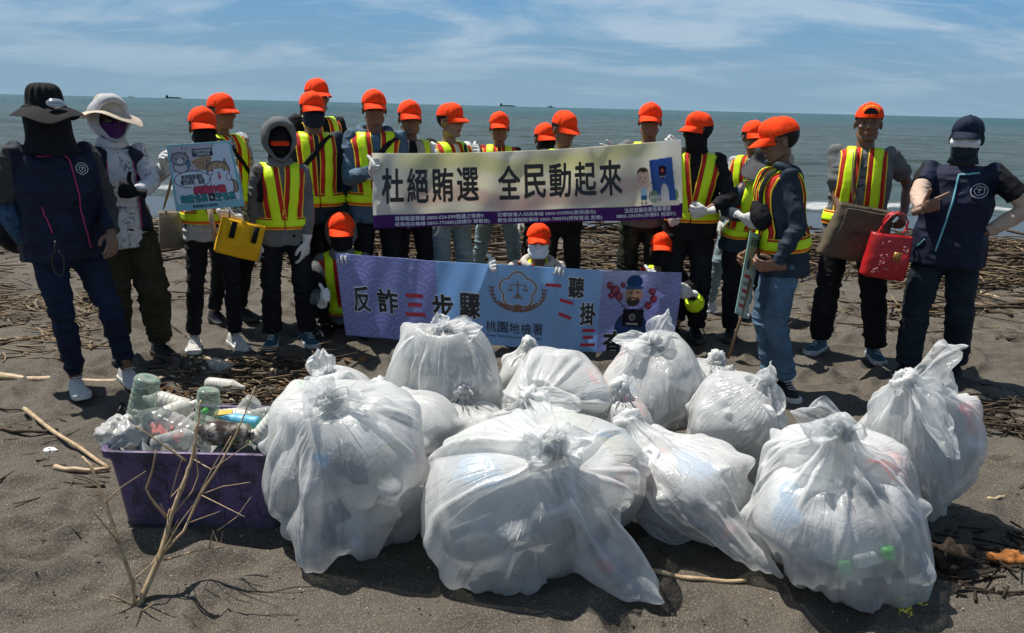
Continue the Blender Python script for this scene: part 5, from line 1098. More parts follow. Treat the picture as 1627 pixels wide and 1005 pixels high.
# ------------------------------------------------------------------ printed things
class Print:
    """flat print painted on the vertices of a fine grid; x to the right 0..w, y down 0..h (metres)"""
    def __init__(s, w, h, nx, ny, base):
        s.w, s.h, s.nx, s.ny = w, h, nx, ny
        s.X, s.Y = np.meshgrid(np.linspace(0, w, nx), np.linspace(0, h, ny), indexing='ij'); s.C = np.ones((nx, ny, 3)) * np.array(base); s.px = w / nx
    def put(s, m, c): s.C = s.C * (1 - m[..., None]) + np.array(c) * m[..., None]
    def soft(s, d): return np.clip(0.5 - d / s.px, 0, 1)          # d: signed distance, negative inside
    def ell(s, x, y, rx, ry, c, rot=0.0):
        dx, dy = s.X - x, s.Y - y; u = dx * math.cos(rot) + dy * math.sin(rot); v = -dx * math.sin(rot) + dy * math.cos(rot)
        s.put(s.soft((np.sqrt((u / rx) ** 2 + (v / ry) ** 2) - 1) * min(rx, ry)), c)
    def ring(s, x, y, r, t, c): s.put(s.soft(np.abs(np.hypot(s.X - x, s.Y - y) - r) - t / 2), c)
    def rect(s, x0, y0, x1, y1, c, r=0.0):
        dx = np.abs(s.X - (x0 + x1) / 2) - (x1 - x0) / 2 + r; dy = np.abs(s.Y - (y0 + y1) / 2) - (y1 - y0) / 2 + r
        s.put(s.soft(np.hypot(np.maximum(dx, 0), np.maximum(dy, 0)) + np.minimum(np.maximum(dx, dy), 0) - r), c)
    def line(s, pts, t, c):
        for (x0, y0), (x1, y1) in zip(pts[:-1], pts[1:]):
            vx, vy = x1 - x0, y1 - y0; L = vx * vx + vy * vy + 1e-12; q = np.clip(((s.X - x0) * vx + (s.Y - y0) * vy) / L, 0, 1)
            s.put(s.soft(np.hypot(s.X - x0 - q * vx, s.Y - y0 - q * vy) - t / 2), c)
    def poly(s, pts, c):
        ins = np.zeros(s.X.shape, bool); n = len(pts)
        for i in range(n):
            (x0, y0), (x1, y1) = pts[i], pts[(i + 1) % n]
            if y0 == y1: continue
            cr = ((y0 > s.Y) != (y1 > s.Y)) & (s.X < (x1 - x0) * (s.Y - y0) / (y1 - y0) + x0); ins ^= cr
        s.put(ins.astype(float), c)
    def mesh(s, name, S, mat):
        P = S(s.X / s.w, s.Y / s.h); me = mesh_np(name, P.reshape(-1, 3), grid_faces(s.nx, s.ny)[:, ::-1], mats=[mat])
        ca = me.color_attributes.new('print', 'FLOAT_COLOR', 'POINT'); ca.data.foreach_set('color', np.concatenate([s.C, np.ones(s.C.shape[:2] + (1,))], -1).astype(np.float32).ravel()); return me
def print_mat(name, rough=0.55, bump=0.2, transl=0.0):
    t = NT(name); a = t.N('ShaderNodeAttribute', attribute_name='print'); v = t.coord('Object')
    nrm = t.bump(t.noise(v, 6, 4, 0.5, 0.6), bump, 0.03)
    t.set(color=a.outputs['Color'], rough=rough, spec=0.35, normal=nrm)
    if transl:
        tl = t.N('ShaderNodeBsdfTranslucent', {'Color': a.outputs['Color']}); m = t.N('ShaderNodeMixShader', {0: transl}); t.L(t.b.outputs[0], m.inputs[1]); t.L(tl.outputs[0], m.inputs[2]); t.L(m.outputs[0], t.out.inputs[0])
    return t.m
def glyphs(body, bold=0.0):
    """flat glyphs from the built-in font; a heavier weight is the glyph overprinted with small shifts"""
    cu = bpy.data.curves.new('txt', 'FONT'); cu.body = body; cu.size = 1.0; cu.resolution_u = 2; cu.fill_mode = 'FRONT'
    o = bpy.data.objects.new('txt', cu); col.objects.link(o); dg = bpy.context.evaluated_depsgraph_get(); dg.update()
    me = bpy.data.meshes.new_from_object(o.evaluated_get(dg), depsgraph=dg); bpy.data.objects.remove(o); bpy.data.curves.remove(cu)
    if bold > 0 and len(me.vertices):
        V = get_co(me); F_ = [tuple(p.vertices) for p in me.polygons]; n = len(V); VV = []; FF = []
        for k, (dx, dy) in enumerate([(0, 0)] + [(math.cos(a * math.pi / 4), math.sin(a * math.pi / 4)) for a in range(8)]):
            VV.append(V + [dx * bold, dy * bold, k * 1.0]); FF += [tuple(i + k * n for i in f) for f in F_]
        bpy.data.meshes.remove(me); me = bpy.data.meshes.new('lettering'); me.from_pydata(np.concatenate(VV).tolist(), [], FF)
    return me
def lettering(body, S, w, h, x, y, cw, ch, mat, parent, bold=0.0, fit=None, off=0.0030, sign=-1, shear=0.0, rot=0.0):
    """text with its left at x and vertical middle at y (metres, y down); fit: total width"""
    me = glyphs(body, bold); V = get_co(me); 
    if not len(V): return
    x0, x1, y0, y1 = V[:, 0].min(), V[:, 0].max(), V[:, 1].min(), V[:, 1].max(); kx = fit / (x1 - x0) if fit else cw; ky = ch / (y1 - y0)
    bm = bmesh.new(); bm.from_mesh(me)
    nx = max(1, int((x1 - x0) * kx / 0.018)); 
    for i in range(1, nx): bmesh.ops.bisect_plane(bm, geom=bm.verts[:] + bm.edges[:] + bm.faces[:], plane_co=(x0 + (x1 - x0) * i / nx, 0, 0), plane_no=(1, 0, 0))
    if ch > 0.06:
        for i in range(1, 5): bmesh.ops.bisect_plane(bm, geom=bm.verts[:] + bm.edges[:] + bm.faces[:], plane_co=(0, y0 + (y1 - y0) * i / 5, 0), plane_no=(0, 1, 0))
    bm.to_mesh(me); bm.free(); V = get_co(me)
    X = (V[:, 0] - x0) * kx; Yd = -(V[:, 1] - (y0 + y1) / 2) * ky
    cx, sx_ = math.cos(rot), math.sin(rot); X, Yd = X * cx - Yd * sx_, X * sx_ + Yd * cx; X = x + X; Yd = y + Yd
    P = S(X / w, Yd / h); e_ = 1e-3; Nn = np.cross(S(X / w + e_, Yd / h) - P, S(X / w, Yd / h + e_) - P); Nn /= np.linalg.norm(Nn, axis=1)[:, None]
    set_co(me, P + Nn * ((off + V[:, 2] * 0.00009) * sign)[:, None]); me.materials.clear(); me.materials.append(mat); me.polygons.foreach_set('material_index', [0] * len(me.polygons)); me.update()
    return link('lettering', me, parent, kind='stuff')
def surf(TL, TR, BL, BR, waves, sag=0.0, sag_b=0.0):
    TL, TR, BL, BR = [np.array(p) for p in (TL, TR, BL, BR)]; nrm = np.cross(TR - TL, BL - TL); nrm /= np.linalg.norm(nrm)
    def S(u, v):
        u = np.asarray(u, float); v = np.asarray(v, float); u_, v_ = u[..., None], v[..., None]
        P = (TL * (1 - u_) + TR * u_) * (1 - v_) + (BL * (1 - u_) + BR * u_) * v_
        P = P + nrm * waves(u, v)[..., None]; P[..., 2] -= (sag * (1 - v) + sag_b * v) * 4 * u * (1 - u); return P
    return S
INK = plain('black print', (0.012, 0.012, 0.014), 0.5); WINK = plain('white printing', (0.75, 0.75, 0.76), 0.5); RINK = plain('red printing', (0.42, 0.012, 0.03), 0.5); BINK = plain('brown printing', (0.30, 0.14, 0.06), 0.5); TINK = plain('teal printing', (0.02, 0.24, 0.26), 0.5); PINKI = plain('crimson printing', (0.55, 0.03, 0.09), 0.5); NINK = plain('navy printing', (0.02, 0.03, 0.07), 0.5)
# ---- the long white banner
S1 = surf(at(590, 243, 5.14), at(1083, 221, 5.20), at(593, 363, 5.12), at(1087, 347, 5.16), lambda u, v: 0.016 * np.sin(u * 19 + v * 2.0) + 0.020 * np.sin(u * 7.3 + 1 - v * 1.5) + 0.006 * np.sin(u * 47 + v * 5) + 0.006 * np.sin(v * 9 + u * 5) + 0.010 * np.sin(u * 43 - v * 3) * np.exp(-((u - 0.97) / 0.05) ** 2) + 0.012 * np.sin(u * 50 + v * 7) * np.exp(-((u - 0.02) / 0.05) ** 2) + 0.008 * np.exp(-((u - 0.71) / 0.03) ** 2) * (1 - v) * 2, 0.028, -0.004)
BW, BH = 2.0, 0.50
p1 = Print(BW, BH, 620, 150, (0.90, 0.87, 0.74))
yy = p1.Y / BH; xx = p1.X / BW
wob = 0.06 * np.sin(xx * 9) + 0.04 * np.sin(xx * 23 + 1)
for c, y0, y1, k in (((0.84, 0.82, 0.50), 0.0, 0.30, 0.8), ((0.90, 0.86, 0.72), 0.3, 0.5, 0.8), ((0.76, 0.62, 0.56), 0.48, 0.78, 0.75), ((0.84, 0.82, 0.79), 0.74, 0.84, 0.8)):
    m_ = np.clip((yy + wob - y0) / 0.08, 0, 1) * np.clip((y1 - yy - wob) / 0.08, 0, 1) * k; p1.put(m_, c)
p1.put(np.clip((0.16 - xx) / 0.12, 0, 1) * 0.8, (0.85, 0.85, 0.83)); p1.put(np.clip((xx - 0.84) / 0.10, 0, 1) * 0.85, (0.85, 0.85, 0.84))
p1.put((yy > 0.825 - 0.015 * xx).astype(float), (0.125, 0.018, 0.22))
q = lambda x, y: (x * BW, y * BH)
# boy and police tower
p1.ell(*q(0.972, 0.70), 0.030, 0.045, (0.28, 0.42, 0.30)); p1.poly([q(0.893, 0.23), q(0.970, 0.21), q(0.978, 0.76), q(0.905, 0.76)], (0.085, 0.20, 0.52)); p1.poly([q(0.893, 0.23), q(0.905, 0.23), q(0.913, 0.76), q(0.905, 0.76)], (0.06, 0.15, 0.42))
p1.ell(*q(0.942, 0.69), 0.028, 0.075, (0.74, 0.76, 0.80)); p1.rect(*q(0.928, 0.70), *q(0.956, 0.77), (0.74, 0.76, 0.80))
p1.rect(*q(0.900, 0.765), *q(0.99, 0.83), (0.70, 0.70, 0.68))
p1.poly([q(0.924, 0.33), q(0.937, 0.305), q(0.951, 0.33), q(0.949, 0.43), q(0.937, 0.49), q(0.926, 0.43)], (0.03, 0.02, 0.05)); p1.ell(*q(0.9375, 0.375), 0.013, 0.017, (0.42, 0.05, 0.05)); p1.ell(*q(0.9375, 0.375), 0.006, 0.008, (0.5, 0.4, 0.2))
p1.ell(*q(0.905, 0.70), 0.034, 0.040, (0.28, 0.42, 0.30)); 
for i in range(5): p1.rect(*q(0.893 + i * 0.009, 0.68), *q(0.897 + i * 0.009, 0.765), (0.74, 0.74, 0.74))
p1.rect(*q(0.891, 0.705), *q(0.935, 0.72), (0.74, 0.74, 0.74))
p1.line([q(0.865, 0.60), q(0.848, 0.55)], 0.010, (0.66, 0.52, 0.44)); p1.line([q(0.878, 0.60), q(0.897, 0.52)], 0.010, (0.66, 0.52, 0.44))
p1.rect(*q(0.861, 0.57), *q(0.882, 0.70), (0.50, 0.66, 0.76), 0.006); p1.rect(*q(0.862, 0.68), *q(0.882, 0.735), (0.05, 0.22, 0.42)); p1.rect(*q(0.864, 0.735), *q(0.868, 0.775), (0.66, 0.52, 0.44)); p1.rect(*q(0.876, 0.735), *q(0.880, 0.775), (0.66, 0.52, 0.44)); p1.rect(*q(0.862, 0.775), *q(0.869, 0.79), (0.05, 0.04, 0.03)); p1.rect(*q(0.875, 0.775), *q(0.882, 0.79), (0.05, 0.04, 0.03))
p1.ell(*q(0.871, 0.45), 0.042, 0.060, (0.68, 0.56, 0.49)); p1.ell(*q(0.871, 0.375), 0.036, 0.030, (0.14, 0.085, 0.06)); p1.ell(*q(0.864, 0.41), 0.020, 0.022, (0.68, 0.56, 0.49)); p1.ell(*q(0.882, 0.415), 0.020, 0.022, (0.68, 0.56, 0.49))
for dx in (-0.007, 0.007): p1.ell(*q(0.871 + dx, 0.45), 0.004, 0.004, (0.03, 0.02, 0.02))
p1.line([q(0.867, 0.495), q(0.871, 0.505), q(0.875, 0.495)], 0.003, (0.3, 0.1, 0.08))
PM = print_mat('printed vinyl banner', 0.38, 0.45, 0.58)
bn1 = link('banner', mods(p1.mesh('banner', S1, PM), [('SOLIDIFY', dict(thickness=0.0015, offset=-1))]), None, label='long white banner with black characters and a purple strip, held by standing people', cat='banner')
def row(S, W, H_, chars, x0, x1, y, ch, mat, par, bold, **k):
    n = len(chars); cw = (x1 - x0) / (n + (n - 1) * 0.14)
    for i, c in enumerate(chars): lettering(c, S, W, H_, x0 + i * cw * 1.14, y, 1, ch, mat, par, bold, fit=cw, **k)
row(S1, BW, BH, '杜絕賄選', 0.030 * BW, 0.342 * BW, 0.435 * BH, 0.238, INK, bn1, 0.022)
row(S1, BW, BH, '全民動起來', 0.405 * BW, 0.803 * BW, 0.425 * BH, 0.238, INK, bn1, 0.022)
for body, x, y, f in (('檢舉賄選專線 0800-024-099撥通之後按4', 0.070, 0.878, 0.285), ('戒毒成功專線 0800-770885(請請你 幫幫我)', 0.070, 0.958, 0.305), ('犯罪被害人保護專線 0800-005850(我保護你)', 0.400, 0.873, 0.315), ('更生保護服務專線 0800-788595(請幫幫我 救我)', 0.400, 0.950, 0.335), ('法務部廉政署檢舉專線', 0.805, 0.865, 0.155), ('0800-286586(你爆料 我爆料)', 0.780, 0.940, 0.198)):
    lettering(body, S1, BW, BH, x * BW, y * BH, 1, 0.033, WINK, bn1, 0.006, fit=f * BW)
lettering('POLICE', S1, BW, BH, 0.9285 * BW, 0.452 * BH, 1, 0.011, WINK, bn1, 0.01, fit=0.036)
# ---- the blue banner
S2 = surf(at(532, 402, 4.92), at(1085, 433, 5.02), at(549, 533, 4.86), at(1067, 566, 4.98), lambda u, v: 0.022 * np.sin(u * 15 + v * 1.2) + 0.014 * np.sin(u * 37 - v * 4 + 1) * (1 - 0.5 * v) + 0.006 * np.sin(u * 71 + v * 6) + 0.012 * np.sin(u * 60 + v * 5) * np.exp(-((u - 0.98) / 0.05) ** 2) + 0.02 * np.exp(-((u - 0.44) / 0.02) ** 2) * (1 - v), 0.014, 0.006)
B2W, B2H = 2.22, 0.56
p2 = Print(B2W, B2H, 640, 165, (0.44, 0.66, 0.93))
SEAM = ((0.0, 0.285), (0.765, 1.0))
pur = np.zeros(p2.X.shape, bool)
for a_, b_ in SEAM: pur |= (p2.X / B2W >= a_) & (p2.X / B2W <= b_)
Cb = p2.C.copy(); best = None
pc = np.ones(p2.C.shape) * np.array((0.42, 0.42, 0.72)); r0 = 0.125
for rowi in range(-1, 11):
    cy = rowi * r0 * 0.5; 
    for ci in range(-1, 12):
        cx = ci * 2 * r0 + (r0 if rowi % 2 else 0); d = np.hypot(p2.X - cx, p2.Y - cy); ins = (d < r0)
        rg = np.where((d % (r0 / 4)) < 0.007, 1.0, 0.0); colr_ = np.array((0.42, 0.42, 0.72)) * (1 - rg[..., None]) + np.array((0.52, 0.60, 0.88)) * rg[..., None]; pc[ins] = colr_[ins]
p2.C = np.where(pur[..., None], pc, Cb)
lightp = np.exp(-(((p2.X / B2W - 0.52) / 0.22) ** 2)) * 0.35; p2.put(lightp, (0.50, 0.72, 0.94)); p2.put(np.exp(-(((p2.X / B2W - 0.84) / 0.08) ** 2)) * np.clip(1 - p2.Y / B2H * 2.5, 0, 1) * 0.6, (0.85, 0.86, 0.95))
def q(x, y): return ((x - 532) / 553 * B2W, (y - (402 + (x - 532) * 0.056)) / 132 * B2H)     # where the print sits on the cloth
BR = (0.36, 0.16, 0.065)
ex_, ey_ = q(820, 458); R_ = 0.112
an = np.arctan2(p2.Y - ey_, p2.X - ex_); dd = np.hypot(p2.X - ex_, p2.Y - ey_); lob = R_ * (0.86 + 0.24 * np.abs(np.cos(2.5 * (an + math.pi / 2)))); 
p2.put(p2.soft(np.abs(dd - lob) - 0.0095), (0.88, 0.90, 0.92)); p2.put(p2.soft(np.abs(dd - lob) - 0.0048), BR)
p2.line([(ex_, ey_ - 0.055), (ex_, ey_ + 0.035)], 0.008, BR); p2.line([(ex_ - 0.055, ey_ - 0.035), (ex_ + 0.055, ey_ - 0.035)], 0.005, BR)
for s in (-1, 1): p2.line([(ex_ + s * 0.05, ey_ - 0.035), (ex_ + s * 0.064, ey_ - 0.002), (ex_ + s * 0.036, ey_ - 0.002), (ex_ + s * 0.05, ey_ - 0.035)], 0.003, BR); p2.ell(ex_ + s * 0.05, ey_ + 0.001, 0.014, 0.005, BR)
for i in range(3): p2.rect(ex_ - 0.016 - 0.008 * i, ey_ + 0.030 + 0.010 * i, ex_ + 0.016 + 0.008 * i, ey_ + 0.037 + 0.010 * i, BR)
for s in (-1, 1):
    for i in range(9):
        t = i / 8; a = math.radians(20 + 62 * (1 - t)); px_, py_ = ex_ + s * 0.172 * math.cos(math.radians(78 - 85 * t)), ey_ + 0.010 + 0.135 * math.sin(math.radians(78 - 85 * t)) * (1 if t < .95 else 1)
        for k in (-1, 1): p2.ell(px_ + s * k * 0.009, py_ - 0.004, 0.0055, 0.012, BR, s * (0.7 * k) + s * 0.25)
    p2.line([(ex_ + s * 0.172 * math.cos(math.radians(78 - 85 * t)), ey_ + 0.010 + 0.135 * math.sin(math.radians(78 - 85 * t))) for t in [i / 8 for i in range(9)]], 0.004, BR)
    for k in range(3): p2.line([(ex_ + s * (0.02 + 0.10 * t), ey_ + 0.118 + 0.012 * k - 0.035 * t * t - 0.008 * k * t) for t in [i / 5 for i in range(6)]], 0.006, BR)
p2.rect(ex_ - 0.024, ey_ + 0.105, ex_ + 0.024, ey_ + 0.150, BR, 0.006)
for k in range(3): p2.line([(ex_ - 0.012 + 0.012 * k, ey_ + 0.108), (ex_ - 0.012 + 0.012 * k, ey_ + 0.147)], 0.002, (0.6, 0.5, 0.42))
# a plain bearded figure with blossoms
fx, fy = q(1010, 466)
for (x, y, r) in ((968, 450, 0.022), (978, 458, 0.030), (985, 468, 0.026), (972, 466, 0.022), (990, 450, 0.018), (1040, 462, 0.022), (1044, 474, 0.024), (1036, 484, 0.024)): p2.ell(*q(x, y), r, r * 1.1, (0.30, 0.04, 0.10)); p2.ell(*q(x + 1, y - 1), r * 0.6, r * 0.6, (0.55, 0.14, 0.20)); p2.ell(*q(x - 3, y + 3), r * 0.3, r * 0.3, (0.60, 0.25, 0.22))
p2.line([q(1000, 490), q(980, 470), q(966, 452)], 0.007, (0.15, 0.03, 0.06)); p2.line([q(1020, 492), q(1040, 480), q(1046, 456)], 0.007, (0.15, 0.03, 0.06))
p2.ell(*q(1010, 522), 0.115, 0.13, (0.04, 0.10, 0.24)); p2.rect(*q(994, 488), *q(1030, 518), (0.02, 0.015, 0.03), 0.01); 
p2.ell(*q(1012, 545), 0.06, 0.05, (0.65, 0.68, 0.75))
p2.ell(fx, fy, 0.062, 0.072, (0.60, 0.42, 0.32)); p2.ell(fx, fy + 0.045, 0.046, 0.036, (0.10, 0.08, 0.08)); p2.ell(fx, fy + 0.020, 0.030, 0.018, (0.60, 0.42, 0.32)); p2.ell(*q(1010, 446), 0.056, 0.045, (0.03, 0.11, 0.30)); p2.rect(fx - 0.064, fy - 0.056, fx + 0.064, fy - 0.034, (0.10, 0.19, 0.36), 0.008)
for s in (-1, 1): p2.line([(fx + s * 0.012, fy - 0.008), (fx + s * 0.024, fy - 0.018), (fx + s * 0.038, fy - 0.008)], 0.006, (0.05, 0.03, 0.03)); p2.line([(fx + s * 0.003, fy + 0.022), (fx + s * 0.026, fy + 0.028), (fx + s * 0.036, fy + 0.042)], 0.009, (0.12, 0.09, 0.09))
p2.ell(fx, fy + 0.008, 0.009, 0.008, (0.66, 0.46, 0.36)); p2.ring(*q(1011, 502), 0.020, 0.004, (0.6, 0.6, 0.62)); p2.ring(*q(1011, 502), 0.010, 0.003, (0.6, 0.6, 0.62))
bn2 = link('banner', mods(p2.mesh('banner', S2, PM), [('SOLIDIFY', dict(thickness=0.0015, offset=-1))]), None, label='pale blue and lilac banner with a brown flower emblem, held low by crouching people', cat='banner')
def ch2(c, x, y, w, h, mat, bold=0.02, **k):
    cx, cy = q(x, y); ww = w / 553 * B2W; hh = h / 132 * B2H
    if mat is INK: lettering(c, S2, B2W, B2H, cx - ww / 2 - 0.003, cy, 1, hh * 1.08, WINK, bn2, bold + 0.028, fit=ww + 0.006, off=0.0026, **k)
    lettering(c, S2, B2W, B2H, cx - ww / 2, cy, 1, hh, mat, bn2, bold, fit=ww, off=0.0042, **k)
for c, x, y, w, h, m_ in (('反', 565, 475, 28, 42, INK), ('詐', 608, 477, 34, 40, INK), ('三', 652, 482, 32, 36, RINK), ('步', 697, 484, 34, 42, INK), ('驟', 741, 483, 34, 42, INK), ('一', 877, 449, 25, 5, RINK), ('聽', 914, 453, 27, 34, INK), ('掛', 935, 495, 27, 36, INK), ('三', 938, 533, 26, 28, RINK), ('查', 983, 545, 38, 44, INK)): ch2(c, x, y, w, h, m_, 0.03)
ch2('一', 899, 472, 22, 5, RINK, 0.03, rot=0.25); ch2('一', 898, 494, 22, 5, RINK, 0.03, rot=0.35)
cx, cy = q(767, 509); row(S2, B2W, B2H, '桃園地檢署', cx, cx + 95 / 553 * B2W, cy + 0.03, 0.075, INK, bn2, 0.006)
cx, cy = q(768, 527); lettering('Taiwan Taoyuan District Prosecutors Office', S2, B2W, B2H, cx, cy + 0.018, 1, 0.022, INK, bn2, 0.006, fit=0.375)
cx, cy = q(1001, 512); lettering('桃園地檢署', S2, B2W, B2H, cx, cy, 1, 0.014, WINK, bn2, 0.0, fit=0.08, off=0.004)
# ---- placard
S3 = surf(at(264, 230, 4.58), at(366, 223, 4.58), at(280, 336, 4.54), at(389, 327, 4.54), lambda u, v: 0.004 * np.sin(u * 4))
PW, PH = 0.42, 0.42
p3 = Print(PW, PH, 230, 230, (0.20, 0.42, 0.50))
q = lambda x, y: (x * PW, y * PH)
LN = (0.015, 0.02, 0.04)
p3.rect(*q(0.035, 0.03), *q(0.965, 0.895), (0.52, 0.60, 0.70), 0.02); p3.poly([q(0.035, 0.03), q(0.72, 0.03), q(0.55, 0.40), q(0.035, 0.40)], (0.42, 0.40, 0.47)); p3.line([q(0.72, 0.03), q(0.64, 0.16)], 0.004, LN); p3.line([q(0.04, 0.405), q(0.55, 0.405)], 0.003, LN)
p3.poly([q(0.33, 0.27), q(0.52, 0.20), q(0.66, 0.22), q(0.60, 0.40), q(0.42, 0.40)], (0.34, 0.22, 0.13)); p3.line([q(0.33, 0.27), q(0.50, 0.30), q(0.66, 0.22)], 0.003, (0.16, 0.09, 0.05)); p3.line([q(0.50, 0.30), q(0.50, 0.40)], 0.003, (0.16, 0.09, 0.05))
def blob(x, y, rx, ry, c, t=0.006): p3.ell(*q(x, y), rx * PW + t / 2, ry * PW + t / 2, LN); p3.ell(*q(x, y), rx * PW - t / 2, ry * PW - t / 2, c)
G1 = (0.27, 0.25, 0.28)
for s, x in ((-1, 0.09), (1, 0.25)): p3.poly([q(x - 0.04, 0.20), q(x + s * 0.02, 0.11), q(x + 0.04, 0.20)], LN); p3.poly([q(x - 0.028, 0.20), q(x + s * 0.017, 0.13), q(x + 0.028, 0.20)], G1)
blob(0.17, 0.34, 0.11, 0.09, (0.45, 0.45, 0.50)); blob(0.17, 0.22, 0.13, 0.095, G1); p3.ell(*q(0.17, 0.25), 0.018, 0.014, (0.62, 0.62, 0.64)); p3.ell(*q(0.17, 0.24), 0.005, 0.004, LN)
for dx in (-0.055, 0.055): p3.ell(*q(0.17 + dx, 0.22), 0.005, 0.006, LN)
p3.rect(*q(0.26, 0.25), *q(0.32, 0.37), LN, 0.008); p3.rect(*q(0.268, 0.26), *q(0.312, 0.36), (0.05, 0.22, 0.28), 0.006); blob(0.315, 0.36, 0.022, 0.022, (0.55, 0.6, 0.66), 0.004)
p3.rect(*q(0.37, 0.085), *q(0.69, 0.205), (0.02, 0.025, 0.06), 0.008)
T1 = (0.33, 0.22, 0.13); WT = (0.55, 0.60, 0.70)
for s, x in ((-1, 0.60), (1, 0.83)): p3.poly([q(x - 0.055, 0.37), q(x + s * 0.02, 0.245), q(x + 0.055, 0.37)], LN); p3.poly([q(x - 0.04, 0.37), q(x + s * 0.017, 0.265), q(x + 0.04, 0.37)], T1)
blob(0.90, 0.68, 0.07, 0.10, T1); blob(0.74, 0.66, 0.17, 0.20, WT); blob(0.72, 0.42, 0.175, 0.13, T1); p3.ell(*q(0.72, 0.49), 0.068, 0.036, WT); p3.ell(*q(0.72, 0.60), 0.060, 0.05, WT)
for dx in (-0.09, 0.09): p3.ell(*q(0.72 + dx, 0.43), 0.006, 0.007, LN); p3.ell(*q(0.72 + dx * 0.5, 0.36), 0.008, 0.006, (0.5, 0.42, 0.32))
p3.ell(*q(0.72, 0.455), 0.007, 0.005, LN); p3.line([q(0.68, 0.48), q(0.72, 0.48), q(0.76, 0.48)], 0.003, LN); p3.ell(*q(0.72, 0.525), 0.011, 0.018, (0.45, 0.12, 0.18)); blob(0.86, 0.54, 0.035, 0.055, WT, 0.004)
blob(0.31, 0.535, 0.27, 0.125, (0.56, 0.62, 0.70), 0.005); p3.poly([q(0.54, 0.50), q(0.64, 0.455), q(0.56, 0.57)], LN); p3.poly([q(0.535, 0.512), q(0.62, 0.472), q(0.55, 0.555)], (0.56, 0.62, 0.70))
p3.rect(*q(0.28, 0.645), *q(0.80, 0.765), (0.60, 0.64, 0.70), 0.012); p3.rect(*q(0.085, 0.765), *q(0.915, 0.885), (0.62, 0.68, 0.72), 0.012); p3.rect(*q(0.50, 0.765), *q(0.60, 0.885), LN)
PM3 = print_mat('printed plastic board', 0.45, 0.05)
I3s = Vector(tuple(S3(np.array(0.5), np.array(1.0))))
sgn = link('placard', mods(p3.mesh('placard', S3, PM3), [('SOLIDIFY', dict(thickness=0.008, offset=-1))]), None, label='light blue cartoon placard with a cat and a dog warning about parcel fraud', cat='placard')
for body, x, y, h, f, m_, bo in (('注意來路不明包裹通知', 0.39, 0.12, 0.020, 0.28, WINK, 0), ('打開發現是空包裹', 0.43, 0.17, 0.020, 0.21, WINK, 0), ('收到領貨通知', 0.15, 0.50, 0.034, 0.32, INK, 0.015), ('應先核對、查證', 0.13, 0.575, 0.034, 0.36, INK, 0.015), ('網購詐騙', 0.30, 0.705, 0.050, 0.48, PINKI, 0.03), ('幽靈包裹', 0.10, 0.825, 0.050, 0.385, TINK, 0.03), ('空包裹', 0.61, 0.825, 0.050, 0.29, TINK, 0.03), ('、', 0.53, 0.825, 0.02, 0.04, WINK, 0.03), ('臺灣桃園地方檢察署', 0.25, 0.945, 0.020, 0.36, NINK, 0.005), ('? ?', 0.22, 0.07, 0.022, 0.09, INK, 0.0)):
    if m_ in (PINKI, TINK): lettering(body, S3, PW, PH, (x - 0.008) * PW, y * PH, 1, h * 1.14, NINK, sgn, bo + 0.05, fit=(f + 0.016) * PW, off=0.0012)
    lettering(body, S3, PW, PH, x * PW, y * PH, 1, h, m_, sgn, bo, fit=f * PW, off=0.0024)
hm_ = MB(); a0 = Vector(tuple(S3(np.array(0.42), np.array(0.9)))) + V3(0, 0.012, 0); b0 = at(351, 395, 4.60); hm_.box((a0 + b0) / 2, (0.030, 0.008, (a0 - b0).length), Matrix.Rotation(-0.12, 3, 'Y')); link('handle', hm_.mesh('handle', plain('pale wood', (0.34, 0.24, 0.17), 0.6)), sgn)
# ---- sign on a stick, seen nearly edge on
a_, b_ = at(1193, 367, 4.20), at(1169, 497, 4.16); far_ = V3(0.155, 0.26, -0.02)
def rr(p, x, y, Y): return Vector(at(x, y, Y))
S4 = surf(a_, at(1213, 375, 4.40), b_, at(1186, 506, 4.36), lambda u, v: 0.0 * u)
p4 = Print(0.24, 0.46, 90, 180, (0.32, 0.50, 0.42)); q = lambda x, y: (x * 0.24, y * 0.46)
p4.rect(*q(0.04, 0.03), *q(0.96, 0.97), (0.42, 0.58, 0.50), 0.01); p4.rect(*q(0.06, 0.44), *q(0.94, 0.96), (0.58, 0.64, 0.56), 0.01)
for x, y, r, c in ((0.35, 0.26, 0.045, (0.55, 0.42, 0.25)), (0.65, 0.30, 0.040, (0.20, 0.35, 0.20)), (0.5, 0.36, 0.035, (0.6, 0.6, 0.2)), (0.3, 0.38, 0.03, (0.1, 0.1, 0.15)), (0.72, 0.20, 0.02, (0.62, 0.1, 0.1))): p4.ell(*q(x, y), r, r, c)
for i in range(5): p4.rect(*q(0.14, 0.50 + 0.09 * i), *q(0.62 + 0.1 * (i % 2), 0.545 + 0.09 * i), (0.50, 0.06, 0.05) if i % 2 == 0 else (0.20, 0.28, 0.22))
st4 = link('stick_sign', mods(p4.mesh('stick_sign', S4, PM3), [('SOLIDIFY', dict(thickness=0.006, offset=-1))]), None, label='narrow pale green board on a wooden stick, held by the man in jeans', cat='sign')
lettering('反詐騙', S4, 0.24, 0.46, 0.03, 0.05, 1, 0.05, NINK, st4, 0.02, fit=0.18)
sk = MB(); sk.tube([Vector(tuple(S4(np.array(0.5), np.array(0.55)))) + V3(0.02, 0.01, 0), at(1177, 505, 4.27), at(1157, 569, 4.24)], 0.0085, 8); link('stick', sk.mesh('stick', plain('brown wood', (0.22, 0.13, 0.07), 0.6)), st4)

